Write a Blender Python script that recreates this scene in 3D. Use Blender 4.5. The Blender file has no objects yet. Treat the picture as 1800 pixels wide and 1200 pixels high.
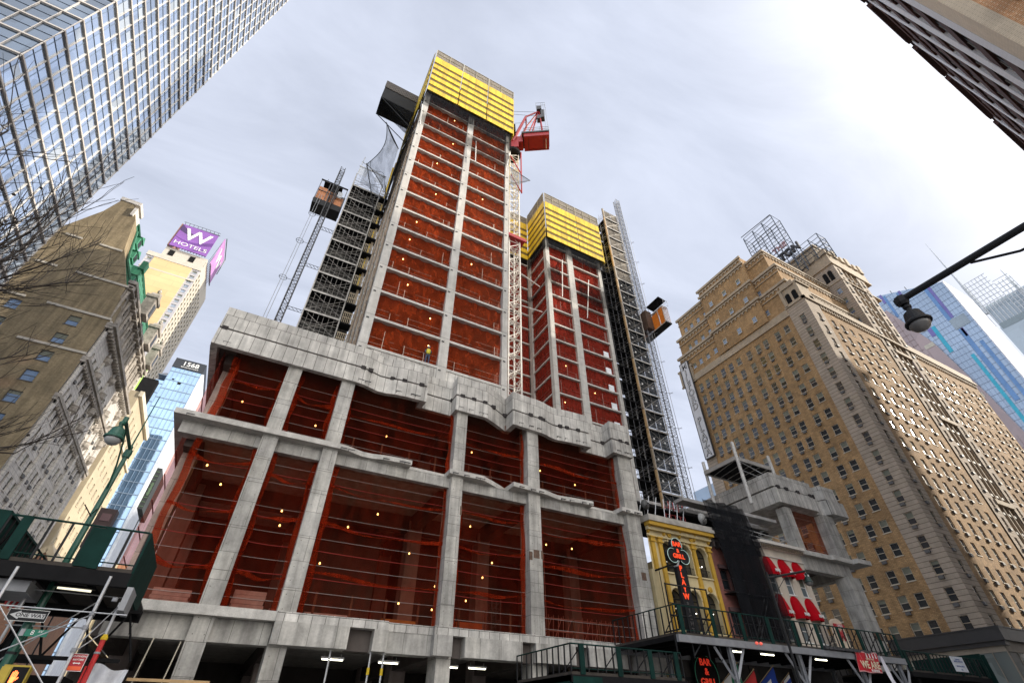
import bpy, bmesh, math, random
from mathutils import Vector, Matrix
R_ = math.radians
sc = bpy.context.scene
COL = sc.collection
random.seed(11)

# ------------------------------------------------------------------ helpers
class B:
    """collects faces for ONE mesh object"""
    def __init__(s): s.v = []; s.f = []; s.m = []
    def add(s, vs, fs, mi=0):
        n = len(s.v); s.v += [tuple(p) for p in vs]
        for f in fs: s.f.append([n + i for i in f]); s.m.append(mi)
        return s
    def box(s, x0, x1, y0, y1, z0, z1, mi=0):
        vs = [(x0,y0,z0),(x1,y0,z0),(x1,y1,z0),(x0,y1,z0),(x0,y0,z1),(x1,y0,z1),(x1,y1,z1),(x0,y1,z1)]
        return s.add(vs, [(0,3,2,1),(0,1,5,4),(1,2,6,5),(2,3,7,6),(3,0,4,7),(4,5,6,7)], mi)
    def quad(s, a, b, c, d, mi=0): return s.add([a,b,c,d], [(0,1,2,3)], mi)
    def prism(s, poly, z0, z1, mi=0):
        n = len(poly)
        vs = [(x,y,z0) for x,y in poly] + [(x,y,z1) for x,y in poly]
        fs = [tuple(range(n))[::-1], tuple(range(n, 2*n))] + [(i,(i+1)%n,n+(i+1)%n,n+i) for i in range(n)]
        return s.add(vs, fs, mi)
    def prism_y(s, poly, y0, y1, mi=0):      # poly in (x,z)
        n = len(poly)
        vs = [(x,y0,z) for x,z in poly] + [(x,y1,z) for x,z in poly]
        fs = [tuple(range(n)), tuple(range(n, 2*n))[::-1]] + [(i,n+i,n+(i+1)%n,(i+1)%n) for i in range(n)]
        return s.add(vs, fs, mi)
    def prism_x(s, poly, x0, x1, mi=0):      # poly in (y,z)
        n = len(poly)
        vs = [(x0,y,z) for y,z in poly] + [(x1,y,z) for y,z in poly]
        fs = [tuple(range(n)), tuple(range(n, 2*n))[::-1]] + [(i,n+i,n+(i+1)%n,(i+1)%n) for i in range(n)]
        return s.add(vs, fs, mi)
    def tube(s, p, q, r, n=6, r2=None, mi=0):
        p = Vector(p); q = Vector(q); d = q - p
        if d.length < 1e-6: return s
        d.normalize(); a = Vector((0,0,1)) if abs(d.z) < .9 else Vector((1,0,0))
        u = d.cross(a).normalized(); w = d.cross(u); r2 = r if r2 is None else r2
        vs = []
        for k in range(n):
            t = 2*math.pi*k/n; o = u*math.cos(t) + w*math.sin(t)
            vs += [p + o*r, q + o*r2]
        fs = [(2*k, 2*k+1, (2*k+3) % (2*n), (2*k+2) % (2*n)) for k in range(n)]
        fs += [tuple(2*k for k in range(n))[::-1], tuple(2*k+1 for k in range(n))]
        return s.add(vs, fs, mi)
    def path(s, pts, r, n=6, r2=None, mi=0):
        m = len(pts) - 1; r2 = r if r2 is None else r2
        for i in range(m):
            s.tube(pts[i], pts[i+1], r + (r2-r)*i/m, n, r + (r2-r)*(i+1)/m, mi)
        return s
    def lathe(s, c, prof, n=16, ax='z', mi=0):
        c = Vector(c); vs = []; m = len(prof)
        for r, h in prof:
            for k in range(n):
                t = 2*math.pi*k/n; a, b = r*math.cos(t), r*math.sin(t)
                vs.append(c + (Vector((a,b,h)) if ax == 'z' else Vector((a,h,b)) if ax == 'y' else Vector((h,a,b))))
        fs = [(i*n+k, i*n+(k+1)%n, (i+1)*n+(k+1)%n, (i+1)*n+k) for i in range(m-1) for k in range(n)]
        fs += [tuple(range(n))[::-1], tuple((m-1)*n + k for k in range(n))]
        return s.add(vs, fs, mi)
    def sheet(s, fn, nu, nv, mi=0):
        vs = [fn(i/nu, j/nv) for j in range(nv+1) for i in range(nu+1)]
        fs = [(j*(nu+1)+i, j*(nu+1)+i+1, (j+1)*(nu+1)+i+1, (j+1)*(nu+1)+i) for j in range(nv) for i in range(nu)]
        return s.add(vs, fs, mi)

ORI = {}
def tag(o, label=None, cat=None, group=None, kind=None):
    if label: o['label'] = label
    if cat: o['category'] = cat
    if group: o['group'] = group
    if kind: o['kind'] = kind
    return o
def T(name, label, cat, loc=(0,0,0), group=None, rz=0):
    o = bpy.data.objects.new(name, None); COL.objects.link(o)
    o.location = loc; o.rotation_euler = (0,0,rz); o.empty_display_size = .3
    ORI[o] = Vector(loc) if not rz else Vector((0,0,0))
    return tag(o, label, cat, group)
def P(name, b, mats, parent=None, smooth=False, **kw):
    """link b as one mesh object; world coordinates, shifted by the origin of its thing"""
    if not isinstance(mats, (list, tuple)): mats = [mats]
    off = ORI.get(parent, Vector((0,0,0))) if parent else Vector((0,0,0))
    me = bpy.data.meshes.new(name)
    me.from_pydata([(x-off.x, y-off.y, z-off.z) for x,y,z in b.v], [], b.f)
    for m in mats: me.materials.append(m)
    for p, mi in zip(me.polygons, b.m):
        p.material_index = mi; p.use_smooth = smooth
    me.update()
    o = bpy.data.objects.new(name, me); COL.objects.link(o)
    if parent:
        o.parent = parent; ORI[o] = off
    for k, v in kw.items(): o[k] = v
    return o
def PS(name, b, mats, parent=None, **kw):
    """one mesh object per piece that was added to b"""
    out = []; i = 0
    while i < len(b.f):
        # faces of one piece share one run of vertices
        vs = set(b.f[i]); j = i + 1
        while j < len(b.f) and vs & set(b.f[j]): vs |= set(b.f[j]); j += 1
        lo = min(vs); c = B(); c.v = b.v[lo:max(vs)+1]; c.f = [[k-lo for k in f] for f in b.f[i:j]]; c.m = b.m[i:j]
        out.append(P(name, c, mats, parent, **kw)); i = j
    return out
def copy_tree(o, parent=None):
    c = o.copy(); COL.objects.link(c)
    if parent: c.parent = parent
    for ch in list(o.children): copy_tree(ch, c)
    return c
def text(name, body, loc, size, m, parent, face='-y', ext=.01, sx=1.0, align='CENTER', bold=0, shear=0):
    cu = bpy.data.curves.new(name, 'FONT'); cu.body = body; cu.size = size; cu.extrude = ext
    cu.align_x = align; cu.align_y = 'CENTER'; cu.offset = bold; cu.shear = shear
    cu.materials.append(m)
    tmp = bpy.data.objects.new('tmp_text', cu); COL.objects.link(tmp); bpy.context.view_layer.update()
    me = bpy.data.meshes.new_from_object(tmp.evaluated_get(bpy.context.evaluated_depsgraph_get())); bpy.data.objects.remove(tmp)
    o = bpy.data.objects.new(name, me); COL.objects.link(o)
    if not me.materials: me.materials.append(m)
    off = ORI.get(parent, Vector((0,0,0)))
    o.parent = parent; o.location = Vector(loc) - off; o.scale = (sx,1,1)
    rz = {'-y':0, '+x':90, '-x':-90, '+y':180}[face]
    o.rotation_euler = (R_(90), 0, R_(rz))
    return o

# ------------------------------------------------------------------ materials
MC = {}
def mat(name, col, rough=.8, metal=0.0, var=.12, scale=1.2, streak=0.0, brick=None, bump=0.0, spec=.5, emit=None, speck=0.0, trans=0.0):
    if name in MC: return MC[name]
    m = bpy.data.materials.new(name); m.use_nodes = True; MC[name] = m
    nt = m.node_tree; N = nt.nodes; L = nt.links
    bs = N['Principled BSDF']
    bs.inputs['Roughness'].default_value = rough; bs.inputs['Metallic'].default_value = metal
    bs.inputs['Specular IOR Level'].default_value = spec
    c4 = (*col, 1)
    tc = N.new('ShaderNodeTexCoord'); src = tc.outputs['Object']
    def rgb(c):
        n = N.new('ShaderNodeRGB'); n.outputs[0].default_value = (*c, 1); return n.outputs[0]
    def mul(a, f):           # colour * factor socket
        n = N.new('ShaderNodeVectorMath'); n.operation = 'SCALE'; L.new(a, n.inputs[0]); L.new(f, n.inputs['Scale']); return n.outputs[0]
    def rng(s, lo, hi, a=.3, b=.7):
        n = N.new('ShaderNodeMapRange'); n.inputs[1].default_value = a; n.inputs[2].default_value = b
        n.inputs[3].default_value = lo; n.inputs[4].default_value = hi; L.new(s, n.inputs[0]); return n.outputs[0]
    def noise(sc_, vec=None, det=5, stretch=None):
        n = N.new('ShaderNodeTexNoise'); n.inputs['Scale'].default_value = sc_; n.inputs['Detail'].default_value = det
        n.inputs['Roughness'].default_value = .6
        v = vec or src
        if stretch:
            mp = N.new('ShaderNodeMapping'); mp.inputs['Scale'].default_value = stretch; L.new(v, mp.inputs[0]); v = mp.outputs[0]
        L.new(v, n.inputs['Vector']); return n.outputs['Fac']
    cur = rgb(col); hgt = None
    if brick:
        bw, bh, mort, c2, mc = brick
        sp = N.new('ShaderNodeSeparateXYZ'); L.new(src, sp.inputs[0])
        ad = N.new('ShaderNodeMath'); ad.operation = 'ADD'; L.new(sp.outputs[0], ad.inputs[0]); L.new(sp.outputs[1], ad.inputs[1])
        cb = N.new('ShaderNodeCombineXYZ'); L.new(ad.outputs[0], cb.inputs[0]); L.new(sp.outputs[2], cb.inputs[1])
        bt = N.new('ShaderNodeTexBrick'); bt.inputs['Scale'].default_value = 1
        bt.inputs['Brick Width'].default_value = bw; bt.inputs['Row Height'].default_value = bh
        bt.inputs['Mortar Size'].default_value = mort; bt.inputs['Mortar Smooth'].default_value = .2
        bt.inputs['Color1'].default_value = c4; bt.inputs['Color2'].default_value = (*c2, 1)
        bt.inputs['Mortar'].default_value = (*mc, 1)
        L.new(cb.outputs[0], bt.inputs['Vector']); cur = bt.outputs['Color']; hgt = bt.outputs['Fac']
    if var: cur = mul(cur, rng(noise(scale), 1-var, 1+var))
    if var > .05: cur = mul(cur, rng(noise(scale*.17, det=3), 1-var*.8, 1+var*.8))
    if streak: cur = mul(cur, rng(noise(1.0, stretch=(2.2,2.2,.16)), 1-streak, 1+streak*.5, .35, .65))
    if speck: cur = mul(cur, rng(noise(scale*9, det=2), 1-speck, 1+speck))
    L.new(cur, bs.inputs['Base Color'])
    if bump:
        bp = N.new('ShaderNodeBump'); bp.inputs['Strength'].default_value = bump; bp.inputs['Distance'].default_value = .03
        if hgt: 
            inv = N.new('ShaderNodeMath'); inv.operation = 'SUBTRACT'; inv.inputs[0].default_value = 1; L.new(hgt, inv.inputs[1]); L.new(inv.outputs[0], bp.inputs['Height'])
        else: L.new(noise(scale*6), bp.inputs['Height'])
        L.new(bp.outputs[0], bs.inputs['Normal'])
    if emit:
        bs.inputs['Emission Color'].default_value = (*emit[0], 1); bs.inputs['Emission Strength'].default_value = emit[1]
    if trans:
        tr = N.new('ShaderNodeBsdfTransparent'); mx = N.new('ShaderNodeMixShader'); mx.inputs[0].default_value = trans
        L.new(bs.outputs[0], mx.inputs[1]); L.new(tr.outputs[0], mx.inputs[2])
        L.new(mx.outputs[0], N['Material Output'].inputs[0])
    return m

def netmat(name, col, opac, var=.35, fold=(.9,.9,.25), sc_=1.5, tint=None):
    """debris netting: a fine mesh one partly sees through"""
    m = bpy.data.materials.new(name); m.use_nodes = True
    nt = m.node_tree; N = nt.nodes; L = nt.links; N.clear()
    out = N.new('ShaderNodeOutputMaterial'); tc = N.new('ShaderNodeTexCoord')
    df = N.new('ShaderNodeBsdfDiffuse'); tl = N.new('ShaderNodeBsdfTranslucent'); tr = N.new('ShaderNodeBsdfTransparent')
    if tint: tr.inputs[0].default_value = (*tint, 1)
    mp = N.new('ShaderNodeMapping'); mp.inputs['Scale'].default_value = fold
    mp.inputs['Rotation'].default_value = (0, .25, 0)
    L.new(tc.outputs['Object'], mp.inputs[0])
    n1 = N.new('ShaderNodeTexNoise'); n1.inputs['Scale'].default_value = sc_; n1.inputs['Detail'].default_value = 6; n1.inputs['Distortion'].default_value = .6
    L.new(mp.outputs[0], n1.inputs['Vector'])
    r = N.new('ShaderNodeMapRange'); r.inputs[1].default_value = .3; r.inputs[2].default_value = .7
    r.inputs[3].default_value = max(0, opac*(1-var)); r.inputs[4].default_value = min(1, opac*(1+var)); L.new(n1.outputs['Fac'], r.inputs[0])
    df.inputs[0].default_value = (*col, 1); tl.inputs[0].default_value = (*col, 1)
    bp = N.new('ShaderNodeBump'); bp.inputs['Strength'].default_value = .8; bp.inputs['Distance'].default_value = .25
    L.new(n1.outputs['Fac'], bp.inputs['Height']); L.new(bp.outputs[0], df.inputs['Normal'])
    m1 = N.new('ShaderNodeMixShader'); m1.inputs[0].default_value = .25; L.new(df.outputs[0], m1.inputs[1]); L.new(tl.outputs[0], m1.inputs[2])
    m2 = N.new('ShaderNodeMixShader'); L.new(r.outputs[0], m2.inputs[0]); L.new(tr.outputs[0], m2.inputs[1]); L.new(m1.outputs[0], m2.inputs[2])
    L.new(m2.outputs[0], out.inputs[0]); return m

def glassmat(name, col, rough=.04, var=.0, spec=1.0, scale=.3, metal=.0):
    """window glass seen from outside in daylight: dark body, mirror coat, faintly uneven panes"""
    m = bpy.data.materials.new(name); m.use_nodes = True
    nt = m.node_tree; N = nt.nodes; L = nt.links; bs = N['Principled BSDF']
    bs.inputs['Roughness'].default_value = rough; bs.inputs['Specular IOR Level'].default_value = spec
    bs.inputs['Metallic'].default_value = metal
    bs.inputs['IOR'].default_value = 1.8
    tc = N.new('ShaderNodeTexCoord'); vo = N.new('ShaderNodeTexVoronoi'); vo.inputs['Scale'].default_value = scale
    vo.distance = 'CHEBYCHEV'; L.new(tc.outputs['Object'], vo.inputs['Vector'])
    sp = N.new('ShaderNodeSeparateXYZ'); L.new(vo.outputs['Color'], sp.inputs[0])
    r = N.new('ShaderNodeMapRange'); r.inputs[3].default_value = 1-var; r.inputs[4].default_value = 1+var; L.new(sp.outputs[0], r.inputs[0])
    c = N.new('ShaderNodeRGB'); c.outputs[0].default_value = (*col,1)
    s = N.new('ShaderNodeVectorMath'); s.operation = 'SCALE'; L.new(c.outputs[0], s.inputs[0]); L.new(r.outputs[0], s.inputs['Scale'])
    L.new(s.outputs[0], bs.inputs['Base Color'])
    nz = N.new('ShaderNodeTexNoise'); nz.inputs['Scale'].default_value = .35; nz.inputs['Detail'].default_value = 2
    L.new(tc.outputs['Object'], nz.inputs['Vector'])
    bp = N.new('ShaderNodeBump'); bp.inputs['Strength'].default_value = .06; bp.inputs['Distance'].default_value = .3
    L.new(nz.outputs['Fac'], bp.inputs['Height']); L.new(bp.outputs[0], bs.inputs['Normal'])
    return m

CONC = mat('concrete_formwork', (.46,.445,.405), .85, var=.24, scale=1.3, streak=.32, brick=(1.25,1.22,.012,(.40,.39,.365),(.17,.165,.15)), bump=.25, speck=.08)
CONCL = mat('concrete_light', (.58,.565,.525), .85, var=.22, scale=1.4, streak=.30, brick=(.62,3.1,.02,(.47,.455,.425),(.20,.19,.175)), bump=.25, speck=.07)
CONCS = mat('concrete_slab', (.50,.485,.45), .88, var=.18, scale=2.2, streak=.12, speck=.1, bump=.2)
CONCD = mat('concrete_inside_shaded', (.095,.08,.072), .9, var=.2, scale=.9, streak=.1)  # concrete coloured darker so the indoor shade sits in its colour
CONCT = mat('concrete_tower', (.56,.54,.50), .85, var=.12, scale=1.2, streak=.14, brick=(9,3.02,.03,(.52,.51,.48),(.28,.27,.25)), speck=.06)
DARK = mat('dark_interior', (.035,.03,.03), .95, var=.2)
RUST = mat('rusty_plate', (.13,.08,.055), .8, var=.3, scale=5)
REDNET = netmat('red_debris_net', (.24,.024,.010), .14, var=.8, tint=(.74,.54,.46))
REDNETT = netmat('red_tower_net', (.54,.075,.02), .34, var=.6, fold=(1.3,1.3,.6), sc_=1.7, tint=(.75,.38,.3))
REDNETL = netmat('red_thin_net', (.62,.10,.06), .34, tint=(1,.62,.55))
BLACKNET = netmat('black_net', (.012,.013,.015), .93, var=.12)
BLACKNETM = netmat('black_net_thin', (.02,.021,.024), .72, var=.3, fold=(2.5,2.5,.2))
SKYNET = netmat('sheer_catch_net', (.22,.25,.31), .45, var=.4)
GREYNET = netmat('grey_hoist_net', (.055,.06,.065), .82, var=.15)
YEL = mat('yellow_screen', (.80,.55,.012), .6, var=.16, scale=.9, streak=.3, speck=.1, brick=(1.13,60,.014,(.74,.50,.02),(.30,.21,.02)))
YELB = mat('screen_slots', (.20,.13,.035), .8, var=.25, scale=6, brick=(.42,.22,.05,(.26,.17,.04),(.07,.05,.02)))
MESHB = mat('screen_top_mesh', (.26,.22,.17), .8, var=.2, scale=3, brick=(.55,.33,.05,(.32,.28,.22),(.09,.08,.07)))
STEEL = mat('galvanised_steel', (.52,.53,.54), .45, .6, var=.15, scale=4)
STEELD = mat('dark_steel', (.09,.09,.095), .5, .5, var=.2, scale=3)
STEELW = mat('white_crane_steel', (.78,.75,.70), .5, var=.08, scale=3)
STEELG = mat('grey_beam_steel', (.30,.31,.33), .55, .3, var=.15, scale=2)
TAN = mat('plywood_tan', (.45,.30,.15), .8, var=.22, scale=2.5)
PLANK = mat('weathered_plank', (.30,.24,.17), .85, var=.25, scale=2.5)
CABLE = mat('steel_cable', (.40,.36,.34), .4, .5, var=0)
RCABLE = mat('red_cable', (.24,.018,.012), .6, var=0)
CRED = mat('crane_red', (.36,.010,.014), .45, var=.1, scale=1)
ORNG = mat('cab_orange', (.78,.22,.02), .5, var=.15, scale=1.5)
ORNGP = mat('cab_orange_faded', (.50,.19,.07), .6, var=.3, scale=2.5)
BLK = mat('black_paint', (.014,.015,.017), .55, var=.1, spec=.25)
BLKM = mat('black_matt', (.014,.014,.015), .9, var=.2, spec=.1)
GRN = mat('shed_green', (.006,.030,.025), .8, var=.25, scale=2, spec=.15)
GRNP = mat('pole_green', (.01,.085,.055), .35, var=.12, scale=2)
WHT = mat('white_paint', (.82,.82,.80), .5, var=.03)
WHTT = mat('white_tarp', (.62,.64,.68), .75, var=.15, scale=3, bump=.4)
BULB = mat('bulb_glow', (1,.8,.4), .4, var=0, emit=((1,.60,.18), 9))
TUBEL = mat('tube_light', (1,1,.9), .4, var=0, emit=((1,.95,.72), 5))
REDGLOW = mat('red_neon', (1,.1,.03), .4, var=0, emit=((1,.07,.02), .45))

STEELS = mat('scaffold_grey', (.46,.44,.41), .55, .3, var=.25, scale=3)
OVL = netmat('red_net_overlap', (.40,.035,.010), .34, var=.7, fold=(3,3,.3), tint=(.8,.4,.3))
SKY_C0, SKY_C1, SKY_LO, SKY_HI, EXPO = .80, 1.0, 5.6, 22.0, .25
# ------------------------------------------------------------------ ground
g = B(); g.box(-900, 2500, -900, 2500, -.5, 0)
P('ground', g, mat('ground_far', (.16,.155,.15), .95, var=.2, scale=.05), kind='structure')
b = B(); b.quad((-600,5,.004),(1500,5,.004),(1500,20.6,.004),(-600,20.6,.004)); b.quad((-20.2,-600,.004),(-9.4,-600,.004),(-9.4,5,.004),(-20.2,5,.004)); b.quad((-20.2,20.6,.004),(-9.4,20.6,.004),(-9.4,900,.004),(-20.2,900,.004))
b.quad((57,20.6,.004),(66,20.6,.004),(66,900,.004),(57,900,.004))
P('road', b, mat('asphalt', (.05,.05,.052), .9, var=.25, scale=.8, speck=.25), kind='structure')
b = B()
for x0, x1, y0, y1 in ((-9.4,57,20.6,60),(66,400,20.6,60),(-400,-20.2,20.6,60),(-9.4,400,-20,5),(-400,-20.2,-20,5)):
    b.box(x0, x1, y0, y1, 0, .14)
P('pavement', b, mat('pavement', (.30,.29,.28), .9, var=.15, scale=.7, brick=(1.5,1.5,.02,(.28,.27,.26),(.12,.12,.12)), speck=.1), kind='structure')
b = B()
for k in range(-20, 60):
    for yy in (9, 12.8, 16.6): b.quad((k*9,yy,.008),(k*9+3,yy,.008),(k*9+3,yy+.12,.008),(k*9,yy+.12,.008))
for k in range(10): b.quad((-7+.0,5.6+k*1.5,.008),(-3,5.6+k*1.5,.008),(-3,6.1+k*1.5,.008),(-7,6.1+k*1.5,.008))
P('road_marking', b, mat('road_paint', (.75,.75,.72), .8, var=.2, scale=2), kind='structure')

# ------------------------------------------------------------------ concrete podium of the unfinished building
pod = T('concrete_podium', 'wide raw concrete podium with open bays hung in red netting and wavy parapets', 'construction site', (10,27.5,0))
# front columns : x0, x1, depth
FC = [(-1.07,-.25),(2.2,3.04),(10.25,11.05),(15.92,16.84),(24.35,25.6)]
for i, (a, c) in enumerate(FC):
    dx = -.28 if i in (2,3) else 0
    for z0, z1 in ((0,5.87),(6.2,14.719),(15.02,19.9)):
        x0, x1 = a, c
        b = B(); b.box(x0, x1, 27.25, 28.45, z0, z1)
        P('column', b, CONC, pod)
b = B(); b.box(25.6, 25.95, 27.6, 29.0, 0, 20); P('column', b, CONC, pod)
# pour joints and tie holes on the fronts of the columns
jb = B(); th = B(); rj = random.Random(5)
for i, (a, c) in enumerate(FC):
    for z in (1.9,3.6,7.1+rj.random(),8.9+rj.random(),11.2+rj.random(),13.3,16.2+rj.random()*.6,18.3): jb.box(a-.004,c+.004,27.244,27.3,z,z+.022)
    for z in [.8+.62*k for k in range(30)]:
        if rj.random() < .75 and not 5.8 < z < 6.3:
            for fx in (.22,.78):
                if rj.random() < .8: x = a+(c-a)*fx; th.box(x-.02,x+.02,27.24,27.26,z,z+.04)
P('pour_joint', jb, mat('joint_dark', (.16,.15,.14), .9), pod, kind='stuff'); P('tie_hole', th, mat('joint_dark', (.16,.15,.14), .9), pod, kind='stuff')
# little corbel caps and cast-in plates
b = B()
for (x, z, w, h) in ((10.98,12.3,.12,.55),(15.9,10.35,.2,.5),(16.2,10.5,.42,.5),(16.75,10.5,.14,.5),(24.9,10.2,.4,.5),(4.6,5.6,.3,.62)):
    b.box(x, x+w, 27.235, 27.3, z, z+h)
PS('embed_plate', b, RUST, pod)
# inner columns
for x in (-4.5, 2.5, 10.3, 15.95, 24.4):
    for y in (35.3, 43.0):
        for z0, z1 in ((0,5.9),(6.25,14.3),(15,19.9)):
            b = B(); b.box(x, x+1.0, y, y+1.1, z0, z1); P('inner_column', b, mat('concrete_inner_shaded', (.30,.25,.23), .9, var=.15, scale=1.2, streak=.15), pod)  # interior shade put into the columns' darker colour
b = B(); b.box(-4.6, -3.9, 29.4, 30.4, 6.25, 14.3); b.box(-4.6,-3.9,37.2,38.2,6.25,14.3); b.box(-4.6,-3.9,29.4,30.4,15,19.8); PS('side_column', b, CONC, pod)
# floor plates with wavy front edges
def waves(off):
    return [(-5.45,27.0),(3.0,27.0),(3.5,27.05),(4.0,27.22),(4.5,27.38),(5.1,27.36),(5.7,27.2),(6.4,27.12),(7.5,27.08),(7.5,27.95),(10.0,27.98),(10.0,27.0),(12.4,27.0),(13.4,27.5),(14.5,28.1),(14.55,26.85),(17.0,27.0),(17.5,27.1),(17.9,27.25),(18.4,27.36),(18.9,27.32),(19.8,27.2),(21.3,27.12),(21.35,27.95),(23.7,27.98),(23.75,26.9),(25.75,27.0)]
W = waves(0)
plate = W + [(25.75,46),(-5.45,46)]
b = B(); b.prism([(x, y) for x, y in plate], 14.72, 15.02); P('floor_slab', b, CONCS, pod)
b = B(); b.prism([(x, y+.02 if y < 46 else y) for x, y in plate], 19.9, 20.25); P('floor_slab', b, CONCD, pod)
b = B(); b.prism([(-4.6,27.25),(25.6,27.25),(25.6,46),(-4.6,46)], 5.87, 6.2); P('floor_slab', b, CONCS, pod)
# edge beams under the slabs
for x0, x1 in ((-5.0,-1.07),(-.25,2.2),(3.04,10.25),(11.05,15.92),(16.84,24.35)):
    b = B(); b.box(x0, x1, 27.62, 28.3, 14.02, 14.715); P('edge_beam', b, CONC, pod)
for x in (-4.6, 2.4, 10.4, 16.1, 24.6):
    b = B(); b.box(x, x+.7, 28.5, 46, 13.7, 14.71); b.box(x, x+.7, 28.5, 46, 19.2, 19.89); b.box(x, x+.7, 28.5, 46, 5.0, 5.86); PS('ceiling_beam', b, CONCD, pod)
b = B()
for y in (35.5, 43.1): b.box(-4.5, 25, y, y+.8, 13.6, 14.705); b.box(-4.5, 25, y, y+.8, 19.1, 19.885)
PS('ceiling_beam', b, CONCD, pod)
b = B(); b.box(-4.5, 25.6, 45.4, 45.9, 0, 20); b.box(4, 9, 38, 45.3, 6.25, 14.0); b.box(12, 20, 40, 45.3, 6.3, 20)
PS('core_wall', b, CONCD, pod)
b = B(); b.box(25.3, 25.6, 28.6, 45.3, 0, 19.85); P('party_wall', b, mat('party_wall', (.11,.08,.07), .9, var=.2, brick=(.4,.2,.02,(.10,.075,.065),(.09,.07,.06))), pod)
# parapet: lower fascia then set-back upper panels
def strip(pts, th, z0, z1, bb, dy=0):
    for (xa, ya), (xb, yb) in zip(pts, pts[1:]):
        if abs(xb-xa) < .08:
            ys = sorted((ya, yb)); bb.box(min(xa,xb)-.012, max(xa,xb)+th, ys[0]+dy+.006, ys[1]+th+dy, z0+.004, z1-.004); continue
        bb.prism([(xa,ya+dy),(xb,yb+dy),(xb,yb+th+dy),(xa,ya+th+dy)], z0, z1)
b = B(); strip([(x,y-.03) for x,y in W], .34, 19.42, 20.58, b); b.box(-5.48,-5.1,27.3,46,19.42,20.58)
P('parapet_fascia', b, CONCL, pod)
b = B(); strip(W, .3, 20.74, 22.3, b, .03); b.box(-5.45,-5.15,27.3,46,20.74,22.3)
P('parapet_panel', b, CONCL, pod)
b = B(); strip(W, .2, 20.58, 20.74, b, .10)
P('parapet_joint', b, CONCD, pod)
b = B()                                # formwork pockets and blockouts
for x, y in ((3.1,27),(3.6,27.05),(5.2,27.3),(6.0,27.15),(7.2,27.05),(9.9,27.9),(11.2,27),(12.1,27),(12.9,27.25),(14.2,27.9),(15.9,26.9),(16.8,26.95),(17.1,27.05),(18.8,27.25),(19.4,27.2),(20.4,27.12),(23.4,27.9),(24.5,26.93),(25.2,26.96),(10.3,27),(-5.3,27)):
    b.box(x, x+.32, y-.06, y+.1, 20.54, 20.80)
PS('blockout', b, DARK, pod)
b = B()
for x, y in ((-4.9,27),(3.1,27),(3.55,27.02),(5.7,27.15),(6.7,27.05),(7.0,27.05),(10.2,26.99),(11.0,27),(11.8,27),(12.1,27),(15.0,26.88),(15.9,26.9),(16.6,26.95),(18.6,27.3),(19.3,27.25),(20.3,27.15),(20.9,27.13),(24.1,26.9),(24.9,26.93),(25.2,26.95)):
    for z, s in ((19.72,.0),(14.8,.0)):
        b.box(x, x+.4, y-.045-s, y+.02, z, z+.02); b.box(x+.02, x+.045, y-.045, y+.02, z-.12, z)
PS('anchor_slot', b, STEELD, pod)
# lower band at the top of the ground floor
b = B(); b.box(-4.2, 2.2, 27.0, 27.5, 5.86, 6.25); PS('ground_beam', b, CONCS, pod)
b = B(); b.box(-4.2, 2.2, 27.55, 28.3, 4.95, 5.85); PS('ground_beam', b, CONC, pod)
b = B()
for x0, x1, y in ((2.2,5.6,26.85),(6.8,7.5,26.85),(7.5,9.9,27.2),(9.9,10.92,26.8),(11.65,15.1,26.85),(15.95,18.6,26.82),(19.6,22.4,26.9),(23.1,25.7,26.95)):
    b.box(x0, x1, y, y+.9, 4.95, 5.86)
PS('ground_beam', b, CONC, pod)
b = B()
for x0, x1, y in ((2.2,5.6,26.9),(5.6,7.45,26.87),(7.45,9.9,27.17),(9.9,11.4,26.85),(11.4,15.1,26.9),(15.1,18.6,26.87),(18.6,22.4,26.93),(22.4,25.7,26.98)):
    b.box(x0, x1, y, y+.7, 5.861, 6.25)
PS('ground_beam', b, CONCL, pod)
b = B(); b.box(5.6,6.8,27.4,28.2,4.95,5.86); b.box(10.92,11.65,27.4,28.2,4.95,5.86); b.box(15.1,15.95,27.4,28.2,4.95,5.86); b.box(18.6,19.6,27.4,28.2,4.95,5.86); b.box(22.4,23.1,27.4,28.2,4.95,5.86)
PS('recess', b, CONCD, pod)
# red netting, one sheet per bay, cables, rails
def bay_net(par, x0, x1, y, z0, z1, m=REDNET, bulge=.25, n=14, seed=0):
    r = random.Random(seed); ph = r.random()*6
    b = B(); b.sheet(lambda u, v: (x0+(x1-x0)*u, y + bulge*math.sin(math.pi*u)*math.sin(math.pi*v)*(.6+.4*math.sin(ph+7*v)) + .04*math.sin(23*u+ph+3*v), z0+(z1-z0)*v), n, n)
    return P('netting', b, m, par, smooth=True)
def net_edges(par, x0, x1, y, z0, z1, seed):
    r = random.Random(seed+50)
    for a, c in ((x0, x0+.22+.2*r.random()), (x1-.2-.15*r.random(), x1)):
        ph = r.random()*6; b = B(); b.sheet(lambda u, v: (a+(c-a)*u + .06*math.sin(5*v*3+ph), y+.06*math.sin(9*v+ph+2*u), z0+(z1-z0)*v), 3, 16); P('net_overlap', b, OVL, par, smooth=True)
    n = 3 if z1-z0 > 6 else 1
    for k in range(n):
        zc = z0+(z1-z0)*(k+.6+.25*r.random())/(n+.3); h = .08+.1*r.random(); ph = r.random()*6; dr = r.uniform(-.2,.2)
        b = B(); b.sheet(lambda u, v: (x0+(x1-x0)*u, y-.05, zc + dr*u - .22*math.sin(math.pi*u) + .05*math.sin(11*u+ph) + h*v*(1+.8*math.sin(7*u+ph))), 20, 1); P('net_overlap', b, OVL, par, smooth=True)
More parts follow.
